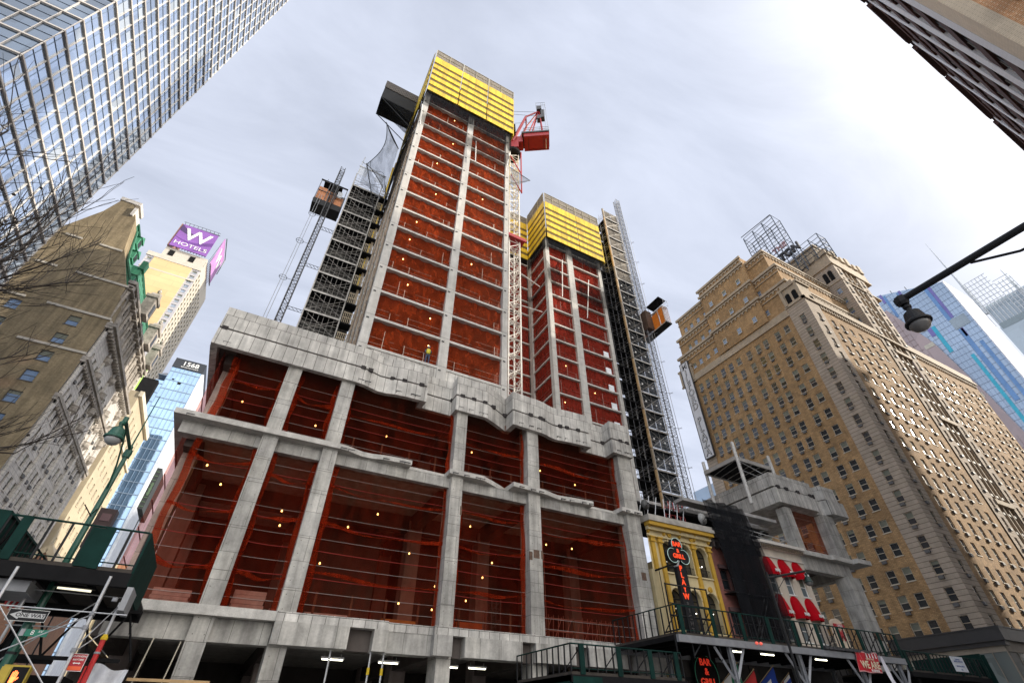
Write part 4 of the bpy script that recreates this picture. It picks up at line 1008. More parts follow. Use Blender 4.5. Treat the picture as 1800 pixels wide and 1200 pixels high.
# ------------------------------------------------------------------ row houses
# yellow bar building
yb = T('yellow_rowhouse', 'narrow cream and mustard bar building with arched windows and a bracketed cornice', 'building', (29.6,30,0))
YC = mat('stucco_cream', (.62,.52,.30), .85, var=.1, scale=1.2, streak=.12); YM = mat('mustard_trim', (.55,.33,.04), .7, var=.12, scale=2)
YT = mat('cornice_grey', (.40,.38,.34), .85, var=.2, scale=2)
def arch_holes(bb, y, x0, x1, z0, z1, arches, n=10, dep=.35):
    """front wall with round-topped openings (xc, half width, sill, spring)"""
    rows = sorted({(a[2],a[3]) for a in arches}); zc = z0
    for sill, spr in rows:
        row = sorted(a for a in arches if a[2] == sill); hw = row[0][1]; top = spr+hw+.06
        bb.quad((x0,y,zc),(x1,y,zc),(x1,y,sill),(x0,y,sill)); xc = x0
        for a in row:
            l, r_ = a[0]-hw, a[0]+hw
            bb.quad((xc,y,sill),(l,y,sill),(l,y,top),(xc,y,top)); xc = r_
            arc = [(a[0]-hw*math.cos(math.pi*k/n), spr+hw*math.sin(math.pi*k/n)) for k in range(n+1)]
            for p, q in zip(arc, arc[1:]): bb.quad((p[0],y,p[1]),(q[0],y,q[1]),(q[0],y,top),(p[0],y,top)); bb.quad((p[0],y,p[1]),(q[0],y,q[1]),(q[0],y+dep,q[1]),(p[0],y+dep,p[1]))
            bb.quad((l,y,sill),(l,y,spr),(l,y+dep,spr),(l,y+dep,sill)); bb.quad((r_,y,sill),(r_,y,spr),(r_,y+dep,spr),(r_,y+dep,sill)); bb.quad((l,y,sill),(r_,y,sill),(r_,y+dep,sill),(l,y+dep,sill))
        bb.quad((xc,y,sill),(x1,y,sill),(x1,y,top),(xc,y,top)); zc = top
    bb.quad((x0,y,zc),(x1,y,zc),(x1,y,z1),(x0,y,z1))
AR = [(28.3,.62,11.15,12.75),(30.0,.62,11.15,12.75),(31.7,.62,11.15,12.75),(28.3,.62,7.5,9.5),(30.0,.62,7.5,9.5),(31.7,.62,7.5,9.5)]
b = B(); arch_holes(b, 27.6, 26.4, 32.8, 4.2, 14.2, AR); b.box(26.4,32.8,27.62+.4,27.62+.45,4.2,4.3); P('front_wall', b, YC, yb)
b = B(); b.box(26.0,26.4,27.3,28.5,.2,11.1); b.box(26.42,32.8,36,36.2,0,14); b.box(26.42,26.6,28.4,36,0,14); b.box(32.62,32.8,28.4,36,0,14); P('side_wall', b, YC, yb)
for a in AR:
    b = B(); b.box(a[0]-.62,a[0]+.62,28.0,28.05,a[2],a[3]+.65); w_ = P('window', b, glassmat('bar_glass', (.012,.012,.014), .05), yb)
    b = B(); n = 10
    for k in range(n):
        p = (a[0]-.66*math.cos(math.pi*k/n), a[3]+.66*math.sin(math.pi*k/n)); q = (a[0]-.66*math.cos(math.pi*(k+1)/n), a[3]+.66*math.sin(math.pi*(k+1)/n))
        b.tube((p[0],27.58,p[1]),(q[0],27.58,q[1]),.06,4)
    b.box(a[0]-.75,a[0]+.75,27.48,27.6,a[2]-.1,a[2]); b.box(a[0]-.07,a[0]+.07,27.5,27.6,a[3]+.6,a[3]+.85); P('arch_surround', b, YC, w_)
    b = B(); b.tube((a[0]-.58,27.66,a[2]+.55),(a[0]+.58,27.66,a[2]+.55),.02,4)
    for k in range(9): b.tube((a[0]-.56+k*.14,27.66,a[2]),(a[0]-.56+k*.14,27.66,a[2]+.55),.015,4)
    P('balconet', b, BLK, w_)
    b = B(); b.tube((a[0],27.95,a[2]+.1),(a[0],27.95,a[3]+.5),.03,4); b.tube((a[0]-.6,27.95,a[3]),(a[0]+.6,27.95,a[3]),.03,4); P('frame', b, BLK, w_)
for x in (26.72,27.45,29.15,30.85,32.5):
    b = B(); b.box(x-.16,x+.16,27.42,27.6,7.0 if x > 27 else 11.2,13.1); b.box(x-.24,x+.24,27.34,27.6,13.1,13.22); b.box(x-.2,x+.2,27.38,27.6,13.22,13.42); b.box(x-.27,x+.27,27.32,27.6,13.42,13.5); P('pilaster', b, YM, yb)
b = B(); b.box(26.35,32.9,27.4,27.6,13.5,13.6); b.box(26.35,32.9,27.3,27.6,13.95,14.2); P('cornice_band', b, YC, yb)
b = B(); b.box(26.2,33.1,26.9,27.9,14.5,14.75); b.box(26.3,33.0,27.0,28,14.75,15.0); P('cornice', b, YT, yb)
b = B(); b.box(26.3,33.0,27.0,27.6,14.22,14.5); P('cornice_soffit', b, YM, yb)
for k in range(13):
    x = 26.5+k*.52; big = k % 3 == 0
    b = B(); b.prism_x([(27.05,14.49),(27.59,14.49),(27.59,13.75 if big else 14.1),(27.45,13.8 if big else 14.12),(27.3,14.1 if big else 14.25)], x-.09, x+.09); P('bracket', b, YM, yb)
for x, z in ((28.6,14.0-.1),(30.9,13.85),(29.15,10.3),(32.5-1.7,10.3),(27.5,10.35),(31.7,10.35)):
    b = B(); b.lathe((x,27.5,z),[(.05,-.04),(.2,-.02),(.2,.08)],12,'y'); b.lathe((x,27.46,z),[(.08,-.05),(.08,.05)],8,'y'); P('rosette', b, YM, yb)
b = B(); b.tube((26.62,27.25,4),(26.62,27.25,11.2),.03,5); P('conduit', b, BLK, yb)
for a, dz in ((AR[0],.9),(AR[2],.9),(AR[3],1.4),(AR[5],1.3),(AR[4],1.2)):
    t = T('window_lamp', 'small white lamp glowing inside an arched window of the cream and mustard bar', 'lamp', (a[0]+.1,27.93,a[2]+dz), 'lamps in the arched windows')
    b = B(); b.lathe((a[0]+.1,27.9,a[2]+dz),[(0,-.05),(.045,0),(0,.05)],6); P('lamp_globe', b, mat('lamp_white', (1,1,1), .4, var=0, emit=((1,.92,.8), 8)), t)
    b = B(); b.tube((a[0]+.1,27.9,a[2]+dz+.05),(a[0]+.1,27.9,a[2]+dz+.8),.008,3); P('lamp_cord', b, BLK, t)
# shamrock bar sign
cs = T('bar_sign', 'black shamrock neon bar sign with a vertical red-lettered blade', 'sign', (25.9,24.7,9))
b = B(); cx, cz = 25.92, 11.35
def leaf(c, r): return [(c[0]+r*math.cos(2*math.pi*k/14), c[1]+r*math.sin(2*math.pi*k/14)) for k in range(14)]
for c, r in (((25.95,11.95),.46),((25.42,11.22),.46),((26.42,11.22),.46),((25.93,11.4),.42)): 
    j = {11.95:0,11.22:.003,11.4:.006}[c[1]] + (.002 if c[0] > 26 else 0)
    b.prism_y(leaf(c, r), 24.5+j, 24.8-j)
P('shamrock', b, BLK, cs)
b = B(); b.prism_y([(25.85,10.95),(25.98,10.95),(25.78,10.6),(25.55,10.52),(25.55,10.6),(25.7,10.7)], 24.52, 24.78); P('stem', b, STEEL, cs)
b = B()
for c, r, s, e in (((25.95,11.95),.46,-.4,3.5),((25.42,11.22),.46,1.2,5.6),((26.42,11.22),.46,-2.5,1.9)):
    pts = [(c[0]+r*math.cos(s+(e-s)*k/16), 24.47, c[1]+r*math.sin(s+(e-s)*k/16)) for k in range(17)]; b.path(pts, .018, 5)
P('neon_outline', b, mat('neon_pale', (.5,.7,.65), .4, var=0, emit=((.7,1,.9), .15)), cs)
for ln, z, s in (('BAR',11.98,.42),('&',11.56,.34),('GRILL',11.2,.40)): text('lettering', ln, (25.93,24.46,z), s, REDGLOW, cs, '-y', .012, 1.0, bold=.012)
b = B(); b.box(25.62,26.22,24.55,24.85,6.6,10.75); b.box(26.225,26.5,24.6,25.4,6.5,11.0); P('sign_blade', b, BLK, cs)
for k, ch in enumerate('PLAYW'): text('lettering', ch, (25.92,24.52,10.45-.42*k), .46, REDGLOW, cs, '-y', .012, 1.0, bold=.016)
for k, ch in enumerate('RIGHT'): text('lettering', ch, (25.92,24.52,8.32-.36*k), .36, mat('unlit_letter', (.10,.09,.09), .5), cs, '-y', .012, 1.0)
b = B(); b.tube((26.3,24.8,11.0),(26.3,27.5,11.0),.06,6); b.tube((26.3,24.8,7.2),(26.3,27.5,7.2),.05,6); b.tube((25.0,24.7,10.45),(26.3,24.8,10.6),.07,5); P('bracket', b, BLK, cs)
# dish
def dish(x, y, z, r, lab, m):
    t = T('satellite_dish', lab, 'satellite dish', (x,y,z), 'satellite dishes')
    b = B(); b.lathe((x,y,z),[(r,-.16),(r*.8,-.05),(r*.5,.03),(.02,.06)],18,'y'); P('reflector', b, m, t, smooth=True)
    b = B(); b.tube((x,y+.1,z-.8),(x,y+.1,z),.04,5); P('stand', b, STEELD, t)
    b = B(); b.tube((x,y+.05,z-r*.6),(x,y-.5,z),.02,4); b.lathe((x,y-.5,z),[(.05,-.06),(.05,.06)],6,'y'); P('feed_arm', b, STEELD, t)
dish(33.9,28.6,16.3,.5,'pale grey satellite dish above the mustard cornice', mat('dish_pale', (.42,.42,.40), .6))
dish(27.6,28.6,16.4,.42,'dark satellite dish at the left end above the mustard cornice', mat('dish_dark', (.07,.07,.07), .6))
# dark red brick house under black netting
rh = T('red_rowhouse', 'dark red brick rowhouse mostly hidden behind hanging black netting', 'building', (36,30,0))
RB = mat('red_brick', (.21,.075,.06), .9, var=.15, scale=1.2, brick=(.3,.1,.012,(.26,.09,.07),(.16,.09,.08)), bump=.2)
opsR_ = [(x-.45,x+.45,z-.8,z+.8) for x in (33.8,35.8,37.5) for z in (8.6,11.6,13.5)]
opsR_ = [(x-.45,x+.45,z0,z0+1.5) for x in (33.9,35.7,37.5) for z0 in (7.6,10.6)]
b = B(); wall_open(b, 'y', 27.7, -1, 32.9, 38.65, 4.0, 14.3, opsR_); P('front_wall', b, RB, rh)
make_windows(rh, 'y', 27.7, -1, opsR_, (mat('red_house_frame', (.10,.05,.045), .7),GLD,BLIND,ACM))
b = B()
for o in opsR_: b.box(o[0]-.12,o[1]+.12,27.5,27.7,o[3],o[3]+.28)
PS('lintel', b, mat('lintel_dark', (.09,.05,.05), .8), rh)
b = B(); b.box(32.85,38.7,27.1,27.9,14.3,14.7); b.box(32.9,38.6,27.3,27.9,14.0,14.3)
for k in range(10): b.box(33.0+k*.6,33.15+k*.6,27.2,27.7,13.6,14.0)
P('cornice', b, mat('cornice_dark', (.045,.035,.035), .8), rh)
b = B()
for z in (7.3,10.3):
    b.box(33.3,38.1,26.8,27.65,z-.06,z)
    b.tube((33.3,26.8,z+.9),(38.1,26.8,z+.9),.025,4)
    for k in range(17): b.tube((33.3+k*.3,26.8,z),(33.3+k*.3,26.8,z+.9),.014,4)
b.tube((34.5,26.85,7.3),(36.8,26.85,10.3),.05,4); b.tube((34.9,26.85,7.3),(37.2,26.85,10.3),.05,4); P('fire_escape', b, BLK, rh)
b = B(); b.box(38.25,38.6,27.3,27.7,10.75,11.1); b.box(38.2,38.6,27.3,27.7,7.9,8.3); PS('air_conditioner', b, WHTT, rh)
b = B(); b.box(33,38.6,36,36.2,0,14.2); b.box(33,33.15,28,36,0,14.2); P('side_wall', b, RB, rh)
bn = T('hanging_net', 'long black debris net draped over the dark red house between the cream facades', 'net', (36,26,12))
def hn(u, v):
    xt = 33.0+4.2*u; xb = 34.3+4.3*u
    xt = 32.7+4.9*u; xb = 34.1+5.0*u
    return (xt*(1-v)+xb*v + .12*math.sin(16*u), 27.0-.9*math.sin(math.pi*min(1,v*1.05))*.4+.16*math.sin(22*u+2*v)+ (1-v)*.0, 17.4*(1-v)+5.9*v)
b = B(); b.sheet(hn, 44, 16); P('net_sheet', b, BLACKNETM, bn, smooth=True)
b = B(); b.sheet(lambda u, v: (33.6+4.0*u+.7*v, 27.15+.12*math.sin(17*u+1), 17.3*(1-v)+6.2*v), 40, 14); P('net_sheet', b, BLACKNETM, bn, smooth=True)
# cream house with red awnings
ch_ = T('cream_rowhouse', 'cream painted rowhouse with six round red awnings and a dentilled cornice', 'building', (41.5,30,0))
CP = mat('cream_paint', (.66,.58,.48), .8, var=.07, scale=1.5, streak=.1)
wx = [39.3,41.2,43.0]; opsC = [(x-.42,x+.42,z0,z0+1.5) for x in wx for z0 in (7.6,10.95)]
b = B(); wall_open(b, 'y', 27.4, -1, 38.7, 44.1, 4.0, 14.4, opsC); b.box(38.7,38.9,27.5,36,0,14.4); b.box(43.95,44.1,27.5,36,0,14.4); b.box(38.9,43.9,36,36.2,0,14.4); P('front_wall', b, CP, ch_)
make_windows(ch_, 'y', 27.4, -1, opsC, (WHT,glassmat('awning_glass', (.14,.18,.20), .1, var=.3),BLIND,ACM))
b = B(); b.box(38.55,44.3,26.9,27.8,14.7,14.95); b.box(38.65,44.2,27.1,27.8,14.4,14.7); b.box(38.7,44.1,27.3,27.39,13.7,13.8); P('cornice', b, mat('cornice_cream', (.68,.64,.58), .8, var=.1), ch_)
b = B()
for k in range(26): b.box(38.72+k*.21,38.82+k*.21,26.98,27.1,14.4,14.62)
P('dentil', b, mat('dentil_dark', (.16,.12,.08), .8), ch_)
AWN = mat('awning_red', (.40,.003,.010), .9, var=.12, scale=2, spec=.1)
def awning(x0, x1, z0, z1):
    b = B(); n = 12; xm = (x0+x1)/2; hw = (x1-x0)/2
    def f(u, v):
        a = math.pi*u; x = xm - hw*math.cos(a); s = math.sin(a)
        return (x, 27.39 - .6*s**.6*(v) , (z1-.55) + .55*s - (z1-.55-z0)*1.0*(v**1.0) - .55*s*v**1.6)
    b.sheet(f, 16, 8)
    # valance
    b.sheet(lambda u, v: (xm-hw*math.cos(math.pi*u), 27.39-.6*math.sin(math.pi*u)**.6, z0-.16*v), 16, 1)
    o = P('awning', b, AWN, ch_, smooth=False)
    text('lettering', 'MAR', (xm+.05, 26.74, z0+.14), .30, WHT, o, '-y', .01, 1.0, bold=.014)
    bb = B()
    for k in range(1,6): bb.tube(f(k/6,0.02), f(k/6,1), .012, 4)
    P('awning_rib', bb, AWN, o); return o
for x in (39.3,41.15,42.95): awning(x-.64, x+.64, 12.35, 13.75); awning(x-.64, x+.64, 9.3, 10.85)

SHP = mat('shopfront_dark', (.03,.026,.024), .7, var=.4, scale=2)
for t, x0, x1 in ((yb,26.42,32.8),(rh,32.95,38.6),(ch_,38.75,44.05)):
    b = B(); b.box(x0,x1,26.9,27.35,.14,5.9); P('shopfront', b, SHP, t)
    b = B()
    for k in range(5): b.box(x0+.2+k*(x1-x0-.3)/5,x0+.28+k*(x1-x0-.3)/5,26.84,26.9,.14,4.6)
    b.box(x0,x1,26.82,26.9,4.6,4.75); P('shopfront_frame', b, BLK, t)
# ------------------------------------------------------------------ right wing of the podium
wg = T('concrete_wing', 'smaller raw concrete wing right of the rowhouses with thick parapet and red net', 'construction site', (48,28,0))
for a, c, z0 in ((49.7,51.35,0),):
    for za, zb in ((0,13.3),(15,19.0)): b = B(); b.box(a, c, 27.1, 28.4, za, zb); P('column', b, CONC, wg)
b = B(); b.box(44.3,45.2,27.3,28.3,15,18.9); P('column', b, CONC, wg)
b = B(); b.prism([(44.2,27),(48,27),(48.2,26.8),(51.2,26.95),(51.2,26.4),(53.3,26.4),(53.3,28.2),(51.5,28.2),(51.5,42),(43.3,42),(43.3,27.2)], 14.5, 14.9); P('floor_slab', b, CONCS, wg)
b = B(); b.box(43.5,51.3,27.5,28.2,13.35,14.5); b.box(43.5,44.2,28.2,42,13.35,14.49); b.box(50.5,51.2,28.2,42,13.3,14.49); PS('edge_beam', b, CONC, wg)
b = B(); b.box(43.6,51.3,29,42,14.2,14.49); P('ceiling_slab', b, CONCD, wg)
wl = [(49.9,27.1),(48.7,27.0),(43.4,27.0)]
b = B(); b.prism([(43.35,26.95),(49.1,26.9),(49.5,27.5),(50.5,27.3),(50.9,26.6),(53.4,26.6),(53.4,28.0),(51.4,28.2),(51.4,42),(43.35,42)], 19.1, 20.55); P('parapet_fascia', b, CONCL, wg)
b = B(); b.prism([(43.3,27.05),(49.4,27.0),(49.8,27.6),(50.6,27.5),(50.9,26.8),(53.0,26.8),(53.0,28.0),(51.4,28.2),(51.4,42),(43.3,42)], 20.7, 22.1); P('parapet_panel', b, CONCL, wg)
b = B(); b.prism([(43.5,27.2),(49.4,27.2),(49.8,27.8),(50.6,27.6),(50.9,26.9),(52.9,26.9),(52.9,28.0),(51.4,28.2),(51.4,42),(43.5,42)], 20.55, 20.7); P('parapet_joint', b, CONCD, wg)
b = B()
for x in (43.7,44.9,46.6,48.5,51.2,52.4): b.box(x,x+.4,26.84,27.05,20.5,20.8)
b.box(49.0,49.2,26.8,27.3,20.4,20.8); PS('blockout', b, DARK, wg)
bay_net(wg, 44.4, 49.8, 28.0, 14.95, 19.05, m=netmat('red_wing_net', (.26,.05,.025), .36, tint=(.85,.55,.45)), seed=33)
bay_cables(wg, 44.4, 49.8, 27.9, (15.5,16.1,17.4,18.4))
b = B()
for x in (45.6,46.9,48.2): b.box(x,x+.1,28.2,28.3,14.9,16.2)
PS('guardrail_post', b, RUST, wg)
b = B(); b.box(50.2,50.8,26.9,27.08,8.3,8.9); b.box(49.9,50.2,26.95,27.08,8.4,8.8); PS('embed_plate', b, RUST, wg)
# steel platform and canopy behind the rowhouses
cp = T('steel_canopy', 'square steel frame canopy on posts behind the concrete wing parapet', 'canopy', (38.5,33,17))
b = B(); b.box(41.2,46.8,28.6,32.7,23.7,23.8); P('deck_plate', b, BLKM, cp)
b = B()
b.box(41.1,46.9,28.5,28.62,23.55,23.95); b.box(41.1,46.9,32.6,32.75,23.55,23.95); b.box(41.08,41.2,28.62,32.6,23.55,23.95); b.box(46.8,46.92,28.62,32.6,23.55,23.95)
for k in range(5): b.tube((41.3+k*1.2,28.7,23.62),(42.3+k*1.0,32.6,23.62),.05,4)
P('roof_beam', b, mat('beam_dirty_white', (.40,.385,.36), .6, .2), cp)
b = B()
for x, y, t_ in ((41.25,28.45,25.5),(46.6,28.5,25.2),(41.6,32.9,25.2),(46.7,32.9,25)): b.tube((x,y,19),(x,y,t_),.17,7)
PS('post', b, mat('post_pale', (.55,.54,.51), .6, .1, var=.25, scale=3), cp)
b = B(); b.tube((41.3,28.4,23.4),(46.5,28.4,22.2),.05,4); b.tube((41.3,28.4,22.4),(44.5,28.4,22.1),.05,4); P('brace', b, STEEL, cp)
dp = T('scaffold_platform', 'cluttered dark scaffold platform with poles above the rowhouse roofs', 'scaffold', (37,30,17))
b = B()
for i, (z, x0, x1, y) in enumerate(((17.6,32.0,44.0,28.4),(17.2,33.0,44.2,29.6),(16.7,31.0,40,30.8),(17.9,25.9,32,31))):
    b.box(x0,x1,y,y+1.0,z,z+.28)
PS('deck_beam', b, mat('deck_beam_grey', (.36,.35,.34), .7, var=.2, scale=2), dp)
b = B(); b.box(26,44,29.6,36,16.9,17.0); P('deck_sheet', b, BLKM, dp)
b = B(); r = random.Random(8)
for k in range(34):
    x = 38+6*r.random(); z = 14.9+2.0*r.random(); y = 28+2*r.random(); a = r.random()
    b.tube((x,y,z),(x+2.5*(a-.3),y+r.random()-.5,z+1.6*(r.random()-.4)),.035,4)
for k in range(9): b.tube((26.2+k*.8,29+r.random(),15),(26.8+k*.8,29.5,17.8),.04,4)
for z in (15.4,15.8,16.2): b.tube((37.5,28.2,z),(44.4,28.0,z-.4),.045,4)
P('loose_pole', b, STEEL, dp)
b = B()
for k in range(5):
    x = 31.3+k*.55; b.tube((x,30,15),(x,30,18),.05,4)
for z in (15.4,16.1,16.8,17.4): b.tube((31.3,30,z),(33.5,30,z),.04,4)
P('ladder_frame', b, mat('frame_red', (.38,.05,.05), .6), dp)
# ------------------------------------------------------------------ glass hotel tower, top left
gt = T('glass_tower', 'blue mirrored glass tower with pale metal grid rising at the upper left', 'building', (-30,35,0))
GLT = glassmat('tower_glass', (.60,.70,.84), .03, var=.18, scale=.42, metal=.9)
GLT2 = glassmat('tower_glass_narrow', (.20,.27,.38), .03, var=.25, scale=.7, metal=.75)
MTL = mat('cream_metal', (.66,.61,.55), .45, .2, var=.06, scale=1)
GX, GY0, GY1, FP = -24.0, 27.0, 43.3, 2.41
b = B(); b.box(-52,GX-.12,GY0+.12,GY1,0,122); P('glass_body', b, GLT, gt)
b = B(); b.box(-52,GX-.125,GY0+.09,GY0+.119,0,121.9); P('front_glass', b, glassmat('tower_glass_front_dimmed', (.16,.21,.28), .05, var=.25, scale=.42, metal=.6), gt)  # front glass coloured darker than the rest to dull its bright sky reflection
ny = 9; nf = 46
b = B()
for k in range(0, nf):
    z = 6.6+FP*k
    b.box(GX-.12,GX+.02,GY0-.02,GY1+.05,z-.06,z+.08)
    b.box(-52,GX-.0,GY0-.06,GY0+.12,z-.07,z+.08)
P('floor_band', b, MTL, gt)
b = B()
for k in range(0, nf):
    z = 6.6+FP*k
    b.box(GX-.12,GX-.08,GY0,GY1,z-.12,z-.07); b.box(-52,GX-.1,GY0+.03,GY0+.12,z-.16,z-.08)
P('shadow_gap', b, mat('gap_grey', (.22,.24,.27), .6), gt)
b = B()
n = 12
for k in range(n+1):
    y = GY0+(GY1-GY0)*k/n; b.box(GX-.12,GX-.03,y-.02,y+.02,4,118)
for k in range(20):
    x = GX-1.36*(k+1); b.box(x-.03,x+.03,GY0-.02,GY0+.12,4,118)
P('mullion', b, MTL, gt)
b = B()
for k in range(nf):
    z = 6.6+FP*k+1.25
    b.box(GX-.12,GX-.08,GY0,GY1,z-.014,z+.014); b.box(-52,GX-.1,GY0+.05,GY0+.12,z-.018,z+.018)
for k in range(n):
    y = GY0+(GY1-GY0)*k/n; b.box(GX-.12,GX-.09,y+.42,y+.445,4,118)
P('transom', b, mat('transom_grey', (.20,.25,.32), .4, .4), gt)
b = B(); r = random.Random(3)
for k in range(nf):
    for j in range(n):
        if r.random() < .16:
            y = GY0+(GY1-GY0)*j/n; z = 6.6+FP*k; b.box(GX-.118,GX-.11,y+.48,y+1.30,z+.15+(.0 if r.random()<.5 else 1.15),z+FP-.42)
P('drawn_blind', b, glassmat('blind_glass', (.62,.68,.72), .08, var=.15, metal=.55), gt, kind='stuff')
b = B(); b.box(-52,GX+.3,GY0-.3,GY0+.6,3.6,4.4); b.box(GX-.4,GX+.3,GY0-.3,GY1,3.6,4.4); P('canopy_band', b, STEELD, gt)

# ------------------------------------------------------------------ old limestone hotel with green mansard
oh = T('limestone_building', 'old grey limestone building with blank tan side wall and green copper mansard roof', 'building', (-30,70,0))
TANW = mat('tan_wall', (.25,.195,.115), .9, var=.18, scale=.55, streak=.28, brick=(.5,.16,.012,(.29,.23,.14),(.20,.16,.10)), speck=.1)
LIM = mat('limestone', (.60,.57,.53), .85, var=.14, scale=1.2, streak=.1, brick=(1.6,.48,.025,(.63,.60,.56),(.36,.34,.32)), bump=.3)
LIMC = mat('limestone_carved', (.33,.30,.265), .85, var=.35, scale=2.2, bump=.9, speck=.25)
COP = mat('green_copper', (.06,.25,.155), .7, var=.2, scale=1.2, streak=.3)
COPD = mat('green_copper_dark', (.03,.14,.085), .7, var=.2)
TO = [(x-.62,x+.62,z-.72,z+.72) for x in (-27.45,) for z in (41.4,38.6,35.9,33.1,30.3,27.5,24.7)] + [(x-.62,x+.62,z-.72,z+.72) for x in (-33.5,) for z in (44.4,41.6,38.8)]
b = B(); wall_open(b, 'y', 64, -1, -44, -24.2, 0, 43.0, TO, depth=.3); P('side_wall', b, TANW, oh)
make_windows(oh, 'y', 64, -1, [o for o in TO if o[3] < 43], (mat('dark_frame', (.10,.10,.10), .6),GLB,BLIND,ACM), fr=.07)
b = B(); b.prism_y([(-44,43.001),(-24.6,43.001),(-24.6,43.5),(-25.1,49.0),(-25.4,49.2),(-28.1,54.9),(-29.4,60.9),(-30.05,62.4),(-30.9,63.8),(-32.4,63.8),(-33.2,60.5),(-35.9,54.5),(-44,54.5)], 64, 66.5); P('gable_wall', b, TANW, oh)
b = B(); b.box(-44,-25.3,66.5,88,43,49); b.box(-44,-24.2,64.6,88,42.5,43.2); b.box(-44,-24.3,87.6,88,0,43); P('body', b, LIM, oh)
b = B()
for x0, x1, z in ((-34.6,-32.7,54.3),(-30.7,-28.1,54.3),(-34.9,-32.7,48.65),(-30.7,-24.8,48.65),(-30.85,-24.15,42.95),(-30.8,-24.15,37.38),(-37,-33,43.0)):
    b.box(x0,x1,63.86,64.0,z-.14,z+.16)
PS('pale_band', b, mat('band_white', (.52,.48,.41), .8, var=.1), oh)
b = B(); b.box(-32.6,-30.0,63.9,66.6,63.8,64.5); b.box(-30.3,-29.9,63.7,66.7,61.3,63.0); P('chimney_cap', b, LIM, oh)
# street facade
FO = [(y-.42,y+.42,z-.72,z+.72) for y in [65.6+1.72*k for k in range(13)] for z in [6.5+2.62*k for k in range(13)]]
b = B(); wall_open(b, 'x', -24.1, 1, 64, 88, 0, 42.0, FO); P('front_wall', b, LIM, oh)
make_windows(oh, 'x', -24.1, 1, FO, (LIM,GLD,BLIND,ACM), limit=60, accf=lambda o, r: r.random() < .5)
b = B()
for y in (64.2,69.5,74.8,80,85.5): b.box(-24.08,-23.85,y,y+.6,0,41.9)
PS('corner_pier', b, LIM, oh)
b = B()
for z, d in ((42.0,.9),(36.6,.55),(31.3,.35)):
    b.box(-24.3,-24.1+d,63.85,88.1,z,z+.45); b.box(-24.3,-24.1+d*.65,63.9,88.05,z-.35,z)
    for k in range(30): b.box(-24.1,-24.1+d*.8,64.2+k*.8,64.45+k*.8,z-.75,z-.35)
P('cornice', b, LIMC, oh)
# ornate upper storeys stepping back
UO = [(y-.45,y+.45,z-.7,z+.7) for y in [65.8+2.4*k for k in range(9)] for z in (44.6,47.3)]
b = B(); wall_open(b, 'x', -24.9, 1, 64.0, 88, 43.2, 49.4, UO); P('upper_wall', b, LIMC, oh)
make_windows(oh, 'x', -24.9, 1, UO, (LIMC,GLD,BLIND,ACM), limit=18)
b = B()
for k in range(10):
    y = 64.6+2.4*k; b.lathe((-24.75,y,43.3),[(.28,0),(.2,.4),(.2,4.6),(.33,5.0)],8)
    b.box(-25.0,-24.3,y-.35,y+.35,48.6,49.3)
b.box(-25.2,-24.2,63.9,88.1,49.4,49.9); b.box(-25.0,-24.4,63.95,88.05,48.9,49.1); P('colonnade', b, LIMC, oh)
b = B()
for yc in (69.9,75.2,80.4,85.6):       # bowed stone bays
    for z in (32.5,35.0,37.5,40.0):
        b.lathe((-24.0,yc,z),[(.2,-.5),(.5,-.1),(.58,0),(.58,.6),(.62,.7)],10)
PS('bowed_balcony', b, LIMC, oh)
for yc, w_ in ((72,2.2),(80,2.4),(86,1.8)):
    b = B(); b.box(-24.9,-23.6,yc-w_/2,yc+w_/2,49.9,53.2); b.box(-25,-23.4,yc-w_/2-.2,yc+w_/2+.2,53.2,53.7); b.prism_x([(yc-w_/2,53.7),(yc+w_/2,53.7),(yc,55.0)], -24.8, -23.6)
    b.lathe((-24.1,yc,55),[(.2,0),(.3,.3),(.05,.9)],8); P('stone_dormer', b, LIMC, oh)
    b = B(); b.box(-23.58,-23.55,yc-.45,yc+.45,50.4,52.6); P('dormer_window', b, GLD, oh)
# mansard
b = B(); b.prism_y([(-25.2,49.9),(-28.0,55.2),(-29.3,61.0),(-29.9,62.3),(-31.5,62.3),(-33,54),(-33,49.9)], 66.6, 70.0); P('mansard_roof', b, COP, oh)
b = B(); b.prism_y([(-25.0,49.9),(-27.4,57.4),(-30,57.4),(-33,49.9)], 70.02, 88); P('mansard_roof', b, COP, oh)
b = B()
for k in range(12): y = 70.3+k*1.5; b.tube((-24.98,y,49.9),(-27.38,y,57.4),.07,4)
b.tube((-27.4,70,57.5),(-27.4,88,57.5),.3,6); b.box(-27.6,-26.9,69.8,71,57,58.6); b.tube((-29.8,66.6,62.5),(-29.8,70,62.5),.2,6); b.tube((-25.1,66.5,49.9),(-28.0,66.5,55.2),.16,5); b.tube((-28.0,66.5,55.2),(-29.3,66.5,61),.16,5); P('roof_seam', b, COPD, oh)
for z, x in ((52.0,-26.4),(56.4,-28.2),(59.3,-28.9)):
    b = B(); b.box(x-1,x+.2,67.3,68.9,z,z+1.5); b.prism_x([(67.1,z+1.5),(69.1,z+1.5),(68.1,z+2.3)], x-1, x+.35); o = P('copper_dormer', b, COP, oh)
    b = B(); b.box(x+.21,x+.23,67.6,68.6,z+.2,z+1.3); P('pane', b, GLD, o)
b = B(); b.box(-33,-25.3,87.6,87.9,43,49); P('rear_wall', b, LIM, oh)

